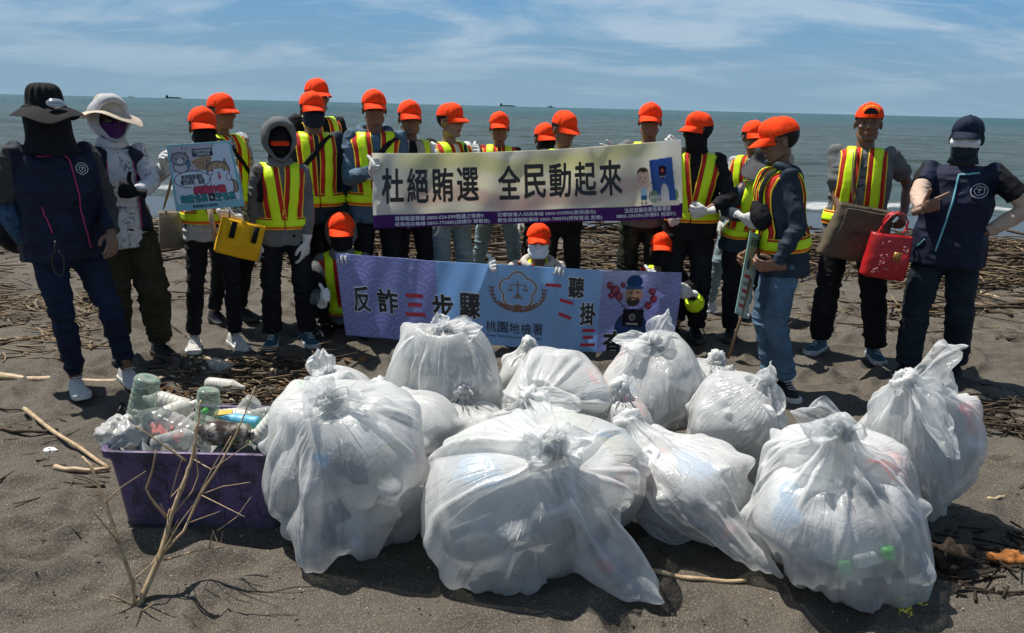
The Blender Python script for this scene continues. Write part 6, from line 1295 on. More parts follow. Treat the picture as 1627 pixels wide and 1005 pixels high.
# ------------------------------------------------------------------ carried bags
def tote(label, cat, c, w, h, d, mat, rotz, tilt, handles, hmat=None, name='tote_bag', bulge=0.02, taper=1.0, seed=0, roll=0.0):
    root = empty(name, c, label, cat); M = Matrix.Rotation(rotz, 3, 'Z') @ Matrix.Rotation(roll, 3, 'Y') @ Matrix.Rotation(tilt, 3, 'X')
    nx_, nz_, V = 22, 18, []
    n = 48; rows = 20
    for i in range(rows):
        t = i / (rows - 1); z = -h * t; ww = w * (1 + (taper - 1) * t) / 2; dd_ = d / 2 * (0.35 + 0.65 * min(1, t * 1.6)) + bulge * math.sin(math.pi * t)
        for j in range(n):
            a = 2 * math.pi * j / n; ca, sa = math.cos(a), math.sin(a); x = ww * math.copysign(abs(ca) ** 0.35, ca); y = dd_ * math.copysign(abs(sa) ** 0.55, sa)
            V.append((x, y, z))
    V = np.array(V); nz = fbm(V, 9, 3, seed)[:, None]; cr = (1 - 2.4 * np.abs(vnoise(V * [1, 1, 0.5] + 3, 9, seed)))[:, None]; V = V + np.array([[0.0, 1, 0]]) * np.sign(V[:, 1:2]) * (nz * 0.018 + cr * 0.008)
    Mn = np.array(M); V = V @ Mn.T
    F_ = [tuple(int(q_) for q_ in f) for f in grid_faces(rows, n, wrap_v=True)[:, ::-1]] + [tuple((rows - 1) * n + j for j in range(n))]
    me = mods(mesh_np('bag_body', V, F_, mats=[mat]), [('SOLIDIFY', dict(thickness=0.003, offset=-1))]); link('bag_body', me, root)
    for pts in handles:
        m = MB(); m.tube([Vector(p) - Vector(c) for p in pts], 0.011, 8, flat=0.3); link('handle', mods(m.mesh('handle', hmat or mat), [('SUBSURF', dict(levels=1))]), root)
    return root, M
TAUPE = fabric('taupe canvas', (0.12, 0.095, 0.065), 0.9, 0.2, 12, 500, 0.4); REDB = plain('glossy red non woven bag', (0.42, 0.008, 0.012), 0.5, 0, 0.15); YEL = fabric('yellow felt', (0.70, 0.36, 0.01), 0.85, 0.12, 8, 500, 0.3)
c = at(1377, 328, 4.83); t1, M1 = tote('taupe canvas tote bag with a flap, hanging in front of the man with backwards cap', 'tote bag', c, 0.34, 0.34, 0.08, TAUPE, 0.05, 0.05, [[c + V3(-0.07, 0, -0.02), at(1352, 300, 4.84), at(1357, 232, 4.98)], [c + V3(-0.04, 0.02, -0.02), at(1356, 290, 4.87), at(1361, 228, 5.0)]], taper=1.3, seed=3, roll=0.16)
fl = MB(); Vf = [M1 @ V3(-0.15 + 0.30 * i / 8 * (1 + 0.1 * j / 5) - 0.01 * j / 5, -0.052 - 0.012 * math.sin(math.pi * j / 5) - 0.006 * math.sin(i * 1.3), -0.02 - 0.19 * j / 5) for i in range(9) for j in range(6)]
fl.add(Vf, [tuple(int(x) for x in f) for f in grid_faces(9, 6)]); link('flap', mods(fl.mesh('flap', TAUPE), [('SOLIDIFY', dict(thickness=0.004)), ('SUBSURF', dict(levels=1))]), t1)
def flat_text(body, M, c0, w, h, mat, par, bold=0.0):
    me = glyphs(body, bold); V = get_co(me); x0, x1, y0, y1 = V[:, 0].min(), V[:, 0].max(), V[:, 1].min(), V[:, 1].max()
    V = np.stack([(V[:, 0] - (x0 + x1) / 2) / (x1 - x0) * w, -V[:, 2] * 0.0001, (V[:, 1] - (y0 + y1) / 2) / (y1 - y0) * h], -1) @ np.array(M).T + np.array(c0); set_co(me, V); me.materials.clear(); me.materials.append(mat); me.polygons.foreach_set('material_index', [0] * len(me.polygons)); me.update(); return link('lettering', me, par, kind='stuff')
flat_text('ALWAYS UNITED 1976', M1 @ Matrix.Rotation(0.05, 3, 'Y'), M1 @ V3(0.01, -0.073, -0.165), 0.20, 0.020, PRT, t1, 0.01)
c = at(1418, 372, 4.62); t2, M2 = tote('glossy red shopping bag with white flower print and a gold emblem', 'shopping bag', c, 0.235, 0.265, 0.10, REDB, -0.12, 0.03, [[c + V3(-0.075, -0.045, -0.01), at(1400, 350, 4.56), at(1420, 330, 4.50), at(1440, 350, 4.56), c + V3(0.075, -0.045, -0.01)], [c + V3(-0.075, 0.045, -0.01), at(1406, 352, 4.66), at(1428, 328, 4.62), at(1450, 352, 4.66), c + V3(0.075, 0.045, -0.01)]], seed=5, taper=1.06, roll=0.10, bulge=0.01)
dm = MB(); rs_ = random.Random(4)
for i in range(26):
    x, z = rs_.uniform(-0.09, 0.09), rs_.uniform(-0.23, -0.04)
    if 0.0 < x < 0.075 and -0.18 < z < -0.08: continue
    a = rs_.uniform(0, 6.28); dm.tube([M2 @ V3(x + 0.010 * math.cos(a + t), -0.0745, z + 0.010 * math.sin(a + t)) for t in (0, 0.7, 1.4, 2.1)], 0.0022, 4)
link('flower_print', dm.mesh('flower_print', plain('pink white print', (0.62, 0.30, 0.30), 0.5)), t2, kind='stuff')
ge = MB(); ge.box(M2 @ V3(0.035, -0.076, -0.12), (0.045, 0.003, 0.055), M2); link('emblem', ge.mesh('emblem', plain('gold print', (0.45, 0.30, 0.08), 0.4, 0.5)), t2)
for k in range(3): flat_text('愛 家', M2, M2 @ V3(0.035, -0.0785, -0.105 - 0.016 * k), 0.035, 0.012, REDB, t2, 0.02)
c = at(388, 352, 4.60); t3, M3 = tote('yellow felt shopping bag with black handles hanging from the placard holder\'s arm', 'shopping bag', c, 0.25, 0.21, 0.11, YEL, 0.5, 0.0, [[c + V3(-0.08, -0.07, -0.02), at(366, 345, 4.55), at(363, 325, 4.62), at(380, 335, 4.58), c + V3(0.05, -0.03, 0.0)], [c + V3(-0.05, 0.03, -0.01), at(372, 342, 4.66), at(372, 322, 4.68), at(392, 335, 4.66), c + V3(0.08, 0.05, -0.0)]], BLK, seed=8, roll=0.30)
lb = MB(); lb.box(M3 @ V3(-0.065, -0.078, -0.055), (0.03, 0.006, 0.10), M3); lb.box(M3 @ V3(0.065, -0.078, -0.055), (0.03, 0.006, 0.10), M3); link('handle_patch', lb.mesh('handle_patch', BLK), t3, kind='stuff')
c = at(270, 335, 5.0); tote('beige cloth tote bag hanging at the placard holder\'s side', 'tote bag', c, 0.13, 0.24, 0.05, fabric('cream canvas', (0.25, 0.21, 0.17), 0.9), 0.3, 0.0, [[c + V3(-0.05, 0, -0.01), at(272, 290, 4.9), at(285, 240, 4.92)]], seed=9, taper=1.25)
# black rucksack at far left
bp = MB(); c = at(22, 345, 4.22); bp.ball((0, 0, 0), (0.13, 0.10, 0.20), nu=18, nv=14); bp.ball((0, -0.03, -0.08), (0.10, 0.09, 0.10), nu=14, nv=10)
rb = link('rucksack', smoothmesh(bp, 'rucksack', BLK, 0.012, 4, 0.006, 5), None, c, label='black rucksack carried on the far left woman\'s back', cat='rucksack')

# ------------------------------------------------------------------ ships on the horizon
SHIPM = plain('distant ship hull', (0.03, 0.045, 0.055), 0.7)
def ship(label, px_, py_, L_px, D, tug=False):
    c = at(px_, py_, D); L = L_px / F_PX * D; root = empty('cargo_ship' if not tug else 'work_boat', (c.x, D, SEA_Z - 0.5), label, 'ship', 'ships on the horizon')
    h = MB(); w = L * 0.13; z1 = L * (0.055 if not tug else 0.09); n = 9
    pr = [(-0.5, 0.35), (-0.47, 0.8), (-0.3, 1), (0.3, 1), (0.42, 0.8), (0.5, 0.06)]
    V = [(x * L, s_ * k * w / 2, z) for z in (0, z1) for s_ in (-1, 1) for (x, k) in (pr if s_ < 0 else pr[::-1])]
    m = len(pr) * 2; h.add(V, [tuple((i, (i + 1) % m, m + (i + 1) % m, m + i)) for i in range(m)] + [tuple(range(m, 2 * m)), tuple(reversed(range(m)))]); link('hull', h.mesh('hull', SHIPM, False), root)
    d = MB(); d.box((-0.38 * L if not tug else 0.0, 0, z1 + L * 0.045), (L * 0.12 if not tug else L * 0.3, w * 0.8, L * 0.09)); d.box((-0.38 * L if not tug else 0.02 * L, 0, z1 + L * 0.11), (L * 0.07, w * 0.6, L * 0.05)); link('deckhouse', d.mesh('deckhouse', SHIPM, False), root)
    k = MB(); k.tube([(0.25 * L, 0, z1), (0.25 * L, 0, z1 + L * 0.07)], L * 0.006, 6); link('mast', k.mesh('mast', SHIPM), root)
    if not tug:
        for q_ in range(4):
            b = MB(); b.box((-0.2 * L + q_ * 0.15 * L, 0, z1 + L * 0.012), (L * 0.11, w * 0.7, L * 0.024)); link('hatch', b.mesh('hatch', SHIPM, False), root)
    return root
ship('cargo ship on the horizon between the beige sun hat and the orange caps', 275, 150, 25, 9000)
ship('faint small ship on the horizon just right of the beige sun hat', 209, 148.5, 10, 11000)
ship('cargo ship on the horizon above the farthest man in dark red', 806, 167.5, 24, 9500)
ship('small work boat on the horizon above the smiling young man', 875, 168, 12, 7000, True)
# ------------------------------------------------------------------ purple crate and what is heaped in it
PUR = NT('muddy purple plastic'); v = PUR.coord('Object')
dn = PUR.noise(v, 9, 7, 0.72, 0.8); dn2 = PUR.noise(v, 45, 5, 0.7, 0.4)
cc = PUR.mix(PUR.ramp(PUR.noise(v, 3, 4), 0.3, 0.7), (0.070, 0.045, 0.115), (0.115, 0.075, 0.175)); cc = PUR.mix(PUR.ramp(dn, 0.47, 0.60, 0, 0.85), cc, (0.035, 0.028, 0.040)); cc = PUR.mix(PUR.ramp(dn2, 0.60, 0.70, 0, 0.5), cc, (0.26, 0.22, 0.28))
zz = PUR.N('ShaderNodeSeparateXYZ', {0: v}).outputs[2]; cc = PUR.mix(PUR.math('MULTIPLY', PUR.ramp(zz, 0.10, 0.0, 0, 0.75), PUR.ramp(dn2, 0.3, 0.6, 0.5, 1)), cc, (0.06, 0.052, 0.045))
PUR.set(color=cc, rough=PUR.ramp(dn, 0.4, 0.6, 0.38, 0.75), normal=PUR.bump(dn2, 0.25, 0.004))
cl_, cr_ = at(160, 712, 2.60), at(448, 716, 2.56)
CW = (cr_ - cl_).length; CX = (cl_.x + cr_.x) / 2; CYf = 2.60; CH = cl_.z - 0.005; CD = 0.46; cyc = CYf + CD / 2 - 0.01
croot = empty('crate', (CX, cyc, 0.0), 'muddy purple plastic crate heaped with bottles and litter', 'crate')
def rrect(w, d, r, n=6):
    pts = []
    for cx, cy, a0 in ((w / 2 - r, d / 2 - r, 0), (-w / 2 + r, d / 2 - r, 90), (-w / 2 + r, -d / 2 + r, 180), (w / 2 - r, -d / 2 + r, 270)):
        for i in range(n + 1): a = math.radians(a0 + 90 * i / n); pts.append((cx + r * math.cos(a), cy + r * math.sin(a)))
    return pts
V = []; tb = 0.87; prof = [(0.0, tb, -0.02), (0.006, tb, 0.0), (CH * 0.5, 0.915, 0), (CH - 0.05, 0.955, 0), (CH - 0.05, 0.962, 0.0), (CH - 0.02, 0.97, 0.0), (CH - 0.02, 0.97, -0.008), (CH * 0.5, 0.915, -0.008), (0.012, tb, -0.008)]
n_ = 28
for z, k, ins in prof: V += [(x, y, z) for x, y in rrect(CW * k + 2 * ins, CD * k + 2 * ins, 0.045)]
F_ = [tuple(int(q_) for q_ in f) for f in grid_faces(len(prof), n_, wrap_v=True)] + [tuple(reversed(range(n_))), tuple((len(prof) - 1) * n_ + j for j in range(n_))]
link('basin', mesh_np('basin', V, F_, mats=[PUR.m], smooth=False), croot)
V = []; pr = [(CH - 0.028, 1.0, 0.0), (CH, 1.0, 0.002), (CH + 0.002, 1.0, -0.006), (CH, 0.955, 0.0), (CH - 0.006, 0.955, 0)]
for z, k, ins in pr: V += [(x, y, z) for x, y in rrect(CW * k + 2 * ins + 0.012, CD * (k if k == 1 else 0.93) + 2 * ins + 0.012, 0.045)]
link('rim', mesh_np('rim', V, [tuple(int(q_) for q_ in f) for f in grid_faces(len(pr), n_, wrap_v=True)], mats=[PUR.m], smooth=False), croot)
for k in range(9):
    x = (-0.5 + (k + 0.5) / 9) * CW * 0.9
    if k in (2, 3, 5, 6): 
        rb_ = MB(); xb = x * tb / 0.9 * 1.02; yb, yt = -CD * tb / 2 - 0.003, -CD * 0.957 / 2 - 0.003; w_ = 0.022
        rb_.add([(xb - w_, yb, 0.01), (xb + w_, yb, 0.01), (x + w_, yt, CH - 0.055), (x - w_, yt, CH - 0.055), (xb - w_ - .004, yb + 0.006, 0.01), (xb + w_ + .004, yb + 0.006, 0.01), (x + w_ + .004, yt + 0.006, CH - 0.055), (x - w_ - .004, yt + 0.006, CH - 0.055)], [(0, 1, 2, 3), (0, 3, 7, 4), (1, 5, 6, 2), (3, 2, 6, 7), (0, 4, 5, 1)]); link('rib', rb_.mesh('rib', PUR.m, False), croot)
def clear_mat(name, tint, alpha=0.62):
    t = NT(name); v = t.coord('Object'); d = t.noise(v, 24, 5, 0.65)
    t.set(color=t.mix(t.ramp(d, 0.45, 0.7), tint, (0.42, 0.40, 0.34)), rough=0.16, spec=0.7, normal=t.bump(t.noise(v, 30, 3, 0.5, 0.8), 0.35, 0.006))
    tr = t.N('ShaderNodeBsdfTransparent', {'Color': (*[min(1, 0.75 + 0.3 * x) for x in tint], 1)}); lw = t.N('ShaderNodeLayerWeight', {'Blend': 0.25}).outputs['Facing']
    f = t.math('MULTIPLY', t.ramp(d, 0.35, 0.75, alpha, alpha * 0.45), t.math('SUBTRACT', 1.0, t.math('MULTIPLY', lw, 0.85)), clamp=True)
    m = t.N('ShaderNodeMixShader', {0: f}); t.L(t.b.outputs[0], m.inputs[1]); t.L(tr.outputs[0], m.inputs[2]); t.L(m.outputs[0], t.out.inputs[0]); return t.m
CLR = clear_mat('clear scuffed plastic', (0.55, 0.57, 0.55), 0.88); CLG = clear_mat('greenish clear plastic', (0.36, 0.50, 0.40), 0.90); CLD = clear_mat('clouded plastic', (0.70, 0.68, 0.60), 0.25); WPL = plain('dirty white plastic', (0.62, 0.61, 0.56), 0.4); BPL = plain('dirty light blue plastic', (0.12, 0.42, 0.62), 0.4); GPL = plain('bright green cap plastic', (0.12, 0.60, 0.10), 0.35); YPL = plain('dirty yellow plastic', (0.60, 0.38, 0.06), 0.5); KPL = plain('black rubber', (0.014, 0.014, 0.013), 0.45); BRB = clear_mat('dark brown glass', (0.05, 0.03, 0.02), 0.15)
def axisM(d):
    return Vector(d).normalized().to_track_quat('Z', 'Y').to_matrix().to_4x4()
def bottle(label, p, d, L, r, mat, capm=None, ribs=7, shape='bottle', crush=0.0, lab=None, seed=0, cat='bottle', grp='bottles heaped in the purple crate'):
    prof = [(0.001, 0.0), (r * 0.55, 0.004), (r * 0.92, 0.0), (r, 0.012)]
    for i in range(ribs * 4 + 1): t = i / (ribs * 4); prof.append((r * (1 - (0.055 if i % 4 == 2 else 0.0)), 0.015 + (L * (0.66 if shape == 'bottle' else 0.93) - 0.015) * t))
    if shape == 'bottle': prof += [(r * 0.9, L * 0.72), (r * 0.62, L * 0.82), (r * 0.36, L * 0.90), (r * 0.30, L * 0.93), (r * 0.30, L * 0.97), (r * 0.22, L)]
    else: prof += [(r * 0.97, L * 0.95), (r * 0.85, L * 0.985), (r * 0.45, L * 0.97), (0.001, L * 0.96)]
    m = MB(); m.lathe(prof, n=24); me = m.mesh('bottle', mat)
    if crush:
        V = get_co(me); nz = vnoise(V * [1, 1, 0.7], 18, seed); V[:, :2] *= (1 + crush * nz)[:, None]; V[:, 0] *= 1 - crush * 0.6; V[:, 0] += crush * 0.05 * np.sin(V[:, 2] / L * 3 + seed); set_co(me, V)
    ob = link('bottle' if cat == 'bottle' else 'cup', me, None, label=label, cat=cat, group=grp); ob.matrix_world = Matrix.Translation(p) @ axisM(d)
    if capm:
        c = MB(); c.lathe([(0.001, L * 1.0 + 0.004), (r * 0.36, L + 0.003), (r * 0.38, L - 0.014)], n=16); link('bottle_cap', c.mesh('bottle_cap', capm), ob)
    if lab:
        c = MB(); c.lathe([(r * 1.01, L * 0.22), (r * 1.015, L * 0.56)], n=24); link('paper_label', c.mesh('paper_label', lab), ob)
    return ob
q_ = lambda x, y, Y: at(x, y, Y)
bottle('large greenish ribbed bottle tilted at the left of the crate', q_(214, 690, 2.78), (0.30, 0.05, 1), 0.25, 0.049, CLG, None, 9, 'cup', 0.05, seed=1)
bottle('big clear jug lying across the middle of the crate', q_(318, 702, 2.74), (-1, 0.15, 0.35), 0.30, 0.062, CLR, None, 6, 'bottle', 0.16, seed=2)
bottle('clear bottle with dark contents standing slanted near the crate\'s middle', q_(322, 704, 2.82), (0.16, 0.1, 1), 0.23, 0.044, CLG, None, 8, 'cup', 0.08, seed=3)
bottle('cloudy white bottle behind the big clear jug', q_(250, 668, 2.90), (0.9, 0.2, 0.4), 0.17, 0.042, CLD, WPL, 5, 'bottle', 0.1, seed=4)
bottle('small clear bottle at the front left rim', q_(248, 706, 2.70), (0.9, -0.1, 0.3), 0.18, 0.034, CLR, None, 7, 'bottle', 0.1, seed=5)
bottle('dark brown bottle lying at the right front of the crate', q_(395, 694, 2.70), (-1, -0.1, 0.18), 0.20, 0.050, BRB, None, 1, 'bottle', 0.05, seed=6)
bottle('light blue bottle lying near the right end of the crate', q_(412, 672, 2.86), (-1, 0.0, 0.12), 0.16, 0.026, BPL, None, 2, 'bottle', seed=7)
bottle('clear bottle behind the light blue one', q_(385, 668, 2.96), (0.9, 0.1, 0.2), 0.17, 0.040, CLR, None, 5, 'bottle', 0.12, seed=8)
bottle('white ribbed bottle with green cap leaning on the bag at the crate\'s right', q_(408, 702, 2.74), (0.75, 0.15, 0.95), 0.29, 0.038, WPL, GPL, 9, 'bottle', 0.06, seed=9)
bottle('clear bottle with a bright green cap beside the slanted one', q_(285, 690, 2.86), (0.6, 0, 0.55), 0.16, 0.034, CLR, GPL, 4, 'bottle', 0.1, seed=10)
bottle('crushed grey bottle on the far side of the crate', q_(300, 650, 3.02), (-0.9, 0.1, 0.2), 0.20, 0.040, CLD, None, 6, 'bottle', 0.2, seed=11)
bottle('clouded bottle filling the gap at the crate\'s back right', q_(345, 668, 2.98), (1, 0.1, 0.1), 0.2, 0.045, CLD, None, 6, 'bottle', 0.15, seed=15)
bottle('clear plastic cup at the back right of the crate', q_(382, 664, 3.0), (0.5, 0.1, 0.6), 0.10, 0.040, CLR, None, 3, 'cup', 0.1, seed=12, cat='cup', grp=None)
bx = MB(); bx.box((0, 0, 0.05), (0.075, 0.05, 0.10), taper=0.95); yb_ = link('carton', mods(bx.mesh('carton', YPL), [('BEVEL', dict(width=0.005, segments=2))]), None, label='dirty yellow carton standing among the bottles', cat='carton'); yb_.matrix_world = Matrix.Translation(q_(358, 690, 2.92)) @ Matrix.Rotation(0.3, 4, 'Z')
fl_ = MB(); ol = [(0.036 * math.sin(2 * math.pi * i / 24) * (1 + 0.25 * math.cos(2 * math.pi * i / 24)), 0, 0.115 * math.cos(2 * math.pi * i / 24)) for i in range(24)]
fl_.add([(x, -0.009, z) for x, y, z in ol] + [(x, 0.009, z) for x, y, z in ol], [tuple(range(24)), tuple(reversed(range(24, 48)))] + [(i, i + 24, (i + 1) % 24 + 24, (i + 1) % 24) for i in range(24)])
ff = link('flip_flop', fl_.mesh('flip_flop', KPL, False), None, label='black rubber sandal sole standing upright at the left of the crate', cat='sandal'); ff.matrix_world = Matrix.Translation(q_(197, 662, 2.92)) @ Matrix.Rotation(0.35, 4, 'Z') @ Matrix.Rotation(-0.12, 4, 'X')
fs_ = MB(); fs_.tube([(0, -0.01, 0.06), (0.02, -0.035, 0.02), (0.032, -0.01, -0.03)], 0.005, 6); fs_.tube([(0, -0.01, 0.06), (-0.02, -0.035, 0.02), (-0.032, -0.01, -0.03)], 0.005, 6); link('strap', fs_.mesh('strap', KPL), ff)
pb = MB(); pb.ball((0, 0, 0.04), (0.085, 0.075, 0.06), nu=44, nv=30); pm = pb.mesh('plastic_bag', clear_mat('crinkled clear bag film', (0.60, 0.60, 0.58), 0.6)); V = get_co(pm); V += get_no(pm) * (0.016 * (1 - 2.6 * np.abs(vnoise(V, 22, 3))) + 0.008 * (1 - 2.6 * np.abs(vnoise(V, 48, 5))))[:, None]; set_co(pm, V)
o_ = link('plastic_bag', pm, None, label='small crinkled clear plastic bag at the crate\'s front left corner', cat='plastic bag'); o_.location = q_(198, 705, 2.72)
fill = MB(); n1_ = 24
V = [(CX + (i / 23 - 0.5) * CW * 0.9, cyc + (j / 13 - 0.5) * CD * 0.88, CH - 0.045 + 0.035 * math.sin(i * 1.7) * math.cos(j * 1.3) + 0.02 * R.random()) for i in range(24) for j in range(14)]
link('packed_litter', mesh_np('packed_litter', V, grid_faces(24, 14), mats=[CONT[1]]), None, kind='stuff', label='mixed litter filling the purple crate under the bottles', cat='litter')

# ------------------------------------------------------------------ bamboo branch propped in the sand in front of the crate
BAM = NT('dry bamboo'); v = BAM.coord('Object'); BAM.set(color=BAM.mix(BAM.ramp(BAM.noise(v, 22, 5, 0.65), 0.35, 0.7), (0.30, 0.20, 0.105), (0.46, 0.34, 0.20)), rough=0.55, normal=BAM.bump(BAM.noise(v, 90, 3), 0.3, 0.003))
DWD = fabric('grey brown weathered wood', (0.085, 0.060, 0.042), 0.9, 0.45, 18, 160, 0.6); REED = fabric('dry tan reed', (0.23, 0.165, 0.10), 0.8, 0.4, 25, 200, 0.4); BRK = fabric('dark wet bark', (0.035, 0.025, 0.018), 0.9, 0.4, 20, 160, 0.6)
zb = lambda x, y: (x / 2.26, 560 + y / 2.26)
def Bp(x, y, Y): a, b = zb(x, y); return at(a, b, Y)
br_root = empty('bamboo_branch', G(*zb(465, 985)), 'dry bamboo branch with bare twigs, stuck in the sand before the purple crate', 'branch'); b0 = br_root.location.copy()
def limb(name, pts, r0, r1, parent, sub=4, nodes=0):
    P_ = [Vector(p) - b0 for p in pts]; Q = []
    for i in range(len(P_) - 1):
        for t in range(sub): Q.append(P_[i].lerp(P_[i + 1], t / sub) + Vector((R.uniform(-1, 1), R.uniform(-1, 1), R.uniform(-1, 1))) * r0 * 0.15)
    Q.append(P_[-1]); n = len(Q); rad = [r0 + (r1 - r0) * i / (n - 1) for i in range(n)]
    if nodes: rad = [r * (1.22 if i % sub == 0 and i else 1.0) for i, r in enumerate(rad)]
    m = MB(); m.tube(Q, rad, 9 if r0 > 0.006 else 6); return link(name, m.mesh(name, BAM.m), parent)
g0 = G(*zb(465, 985)); 
st = limb('stem', [g0 + V3(0, 0, -0.02), Bp(492, 915, 2.16), Bp(575, 735, 2.24), Bp(612, 590, 2.31), Bp(655, 480, 2.36), Bp(690, 380, 2.41), Bp(708, 270, 2.44), Bp(722, 170, 2.47)], 0.0120, 0.0030, br_root, 5, 1)
st2 = limb('side_stem', [Bp(480, 930, 2.155), Bp(478, 830, 2.17), Bp(430, 690, 2.20), Bp(378, 540, 2.24), Bp(322, 400, 2.28), Bp(296, 375, 2.30)], 0.0068, 0.0045, br_root, 4, 1)
for k_, (pts, r) in enumerate([([(485, 912, 2.155), (400, 868, 2.12)], .0045), ([(480, 905, 2.155), (362, 878, 2.10)], .003), ([(492, 940, 2.15), (552, 900, 2.10)], .004), ([(430, 688, 2.20), (322, 552, 2.14)], .0035), ([(378, 538, 2.24), (440, 480, 2.22), (524, 425, 2.20)], .003),
     ([(470, 826, 2.17), (545, 760, 2.2), (585, 690, 2.28)], .0032), ([(604, 600, 2.31), (540, 520, 2.29), (524, 490, 2.28), (548, 420, 2.28), (560, 350, 2.28)], .0048), ([(610, 560, 2.32), (600, 590, 2.30), (575, 540, 2.26)], .0028), ([(592, 745, 2.25), (690, 715, 2.2), (800, 695, 2.18)], .0042), ([(752, 700, 2.19), (765, 640, 2.2), (790, 700, 2.18), (800, 640, 2.2)], .0022),
     ([(585, 720, 2.25), (660, 640, 2.3), (720, 510, 2.34), (790, 400, 2.36), (850, 290, 2.4), (918, 120, 2.44)], .0052), ([(720, 510, 2.34), (820, 560, 2.28), (880, 590, 2.24)], .002), ([(720, 510, 2.34), (800, 480, 2.33), (900, 465, 2.3)], .002), ([(680, 610, 2.31), (790, 570, 2.27)], .0022),
     ([(668, 388, 2.41), (600, 340, 2.40), (490, 265, 2.38)], .0042), ([(690, 380, 2.41), (760, 420, 2.36), (860, 350, 2.36), (935, 300, 2.38)], .0024), ([(612, 590, 2.31), (690, 500, 2.36), (712, 440, 2.38), (700, 330, 2.4), (720, 230, 2.42)], .0028), ([(575, 735, 2.24), (640, 620, 2.22), (700, 540, 2.22), (760, 420, 2.24), (830, 300, 2.27)], .003), ([(650, 480, 2.36), (612, 520, 2.3), (640, 420, 2.3), (655, 380, 2.3)], .002), ([(780, 640, 2.2), (850, 590, 2.2), (900, 520, 2.22)], .0018), ([(610, 700, 2.24), (618, 640, 2.22), (640, 600, 2.2)], .0018)]):
    limb('twig', [Bp(*p) for p in pts], r, r * 0.45, st if k_ > 4 else st2, 3)

# ------------------------------------------------------------------ driftwood, reeds, litter on the sand
def pole(label, a, b, r, mat, name='driftwood_pole', bend=0.02, cat='pole', lift=0.0, group='loose poles and sticks on the sand', knots=True):
    A, B_ = G(*a), G(*b); A.z = gz(A.x, A.y) + r * 0.8 + lift; B_.z = gz(B_.x, B_.y) + r * 0.8; d = B_ - A; n = 10; sd = d.cross(V3(0, 0, 1)).normalized(); m = MB(); ph = R.uniform(0, 6)
    m.tube([d * (i / n) + sd * (bend * math.sin(math.pi * i / n + ph * 0.2)) + V3(0, 0, 0.3 * r * math.sin(i * 1.3 + ph)) for i in range(n + 1)], [r * (1 + (0.12 if knots and i % 3 == 1 else 0)) * (1 - 0.2 * i / n) for i in range(n + 1)], 9)
    return link(name, m.mesh(name, mat), None, A, label, cat, group)
pole('thick pale bamboo pole lying behind the shoes of the far left woman', (0, 601), (220, 602), 0.022, BAM.m)
pole('pale bamboo pole slanting down to the crate\'s left corner', (46, 656), (166, 748), 0.011, BAM.m, lift=0.02)
pole('short bamboo pole ending at the crate\'s left side', (90, 748), (172, 752), 0.012, BAM.m)
pole('grey split stick lying lowest left of the crate', (40, 779), (165, 774), 0.009, DWD)
pole('thin brown stick at the left edge, above the slanting pole', (0, 685), (92, 688), 0.011, DWD)
pole('thin stick at the left edge, level with the women\'s shoes', (0, 649), (38, 651), 0.006, DWD)
pole('thin bamboo cane sticking out under the front bags', (1035, 910), (1186, 922), 0.009, BAM.m)
pole('curved dark twig at front right beside the yellow netting', (1462, 972), (1586, 946), 0.006, DWD, bend=0.05)
pole('long smooth log at the right edge behind the person in navy cap', (1560, 437), (1627, 431), 0.045, DWD, 'driftwood_log', cat='log')
pole('second log at the right edge, farther back', (1562, 411), (1640, 408), 0.035, DWD, 'driftwood_log', cat='log')
pole('thick stick lying right of the trousers of the person in navy cap', (1535, 486), (1606, 503), 0.022, DWD)
pole('pale cane at the right edge between the logs and the heap', (1548, 460), (1640, 484), 0.012, BAM.m)
pole('dark twig lying on open sand at right', (1546, 607), (1590, 617), 0.007, BRK)
pole('pale stick just right of the tall bag', (1565, 788), (1600, 790), 0.008, BAM.m)
pole('slender root curling right of the front right bag', (1485, 850), (1568, 880), 0.008, BRK, bend=0.06)
pole('long thin branch right of the tall bag near the edge', (1568, 645), (1627, 668), 0.008, DWD)
pole('bent branch among the reeds below the white banner', (1015, 380), (920, 395), 0.02, DWD)
pole('brown stick on the sand behind the hooded person\'s shoes', (392, 455), (300, 470), 0.008, DWD)
pole('pale cane in the litter behind the crate', (330, 575), (455, 612), 0.007, BAM.m, lift=0.03)
pole('thin dark stick in front of the placard holder\'s shoes', (258, 505), (292, 535), 0.006, BRK)
def sticks(name, label, mat, n, region, lr, rr, seed, hmax=0.10, ang=None):
    """reeds washed up by the tide: many short bent canes, heaped in clumps"""
    rs = random.Random(seed); m = MB(); c = 0; tries = 0
    while c < n and tries < n * 30:
        tries += 1; x, y = region(rs); dens = 0.5 + 0.5 * float(vnoise(np.array([[x * 0.9, y * 1.6]]), 1.0, 77)[0]); dens = dens ** 2.6 * 3.2
        if rs.random() > dens: continue
        L = rs.uniform(*lr) * (0.6 + rs.random() ** 2); a = rs.gauss(0, 0.55) if rs.random() < 0.75 else rs.uniform(-1.57, 1.57); r = rs.uniform(*rr); z = gz(x, y) + r + rs.random() ** 2 * hmax * min(1, dens); tl = rs.gauss(0, 0.10)
        d = V3(math.cos(a) * math.cos(tl), math.sin(a) * math.cos(tl), math.sin(tl)); b_ = rs.uniform(-0.08, 0.08) * L; sd = V3(-d.y, d.x, 0); pts = []
        for t in (-0.5, -0.1, 0.25, 0.5):
            p = V3(x, y, z) + d * (L * t) + sd * (b_ * (1 - 4 * t * t)); p.z = max(p.z, gz(p.x, p.y) + r * 0.5); pts.append(p)
        m.tube(pts, [r, r * 1.02, r * 0.95, r * 0.7], 5, cap=True); c += 1
    return link(name, m.mesh(name, mat), None, kind='stuff', label=label, cat='driftwood litter')
def reg_main(rs): return rs.uniform(-7.0, 7.5), 7.6 + 3.2 * (rs.random() ** 0.8)
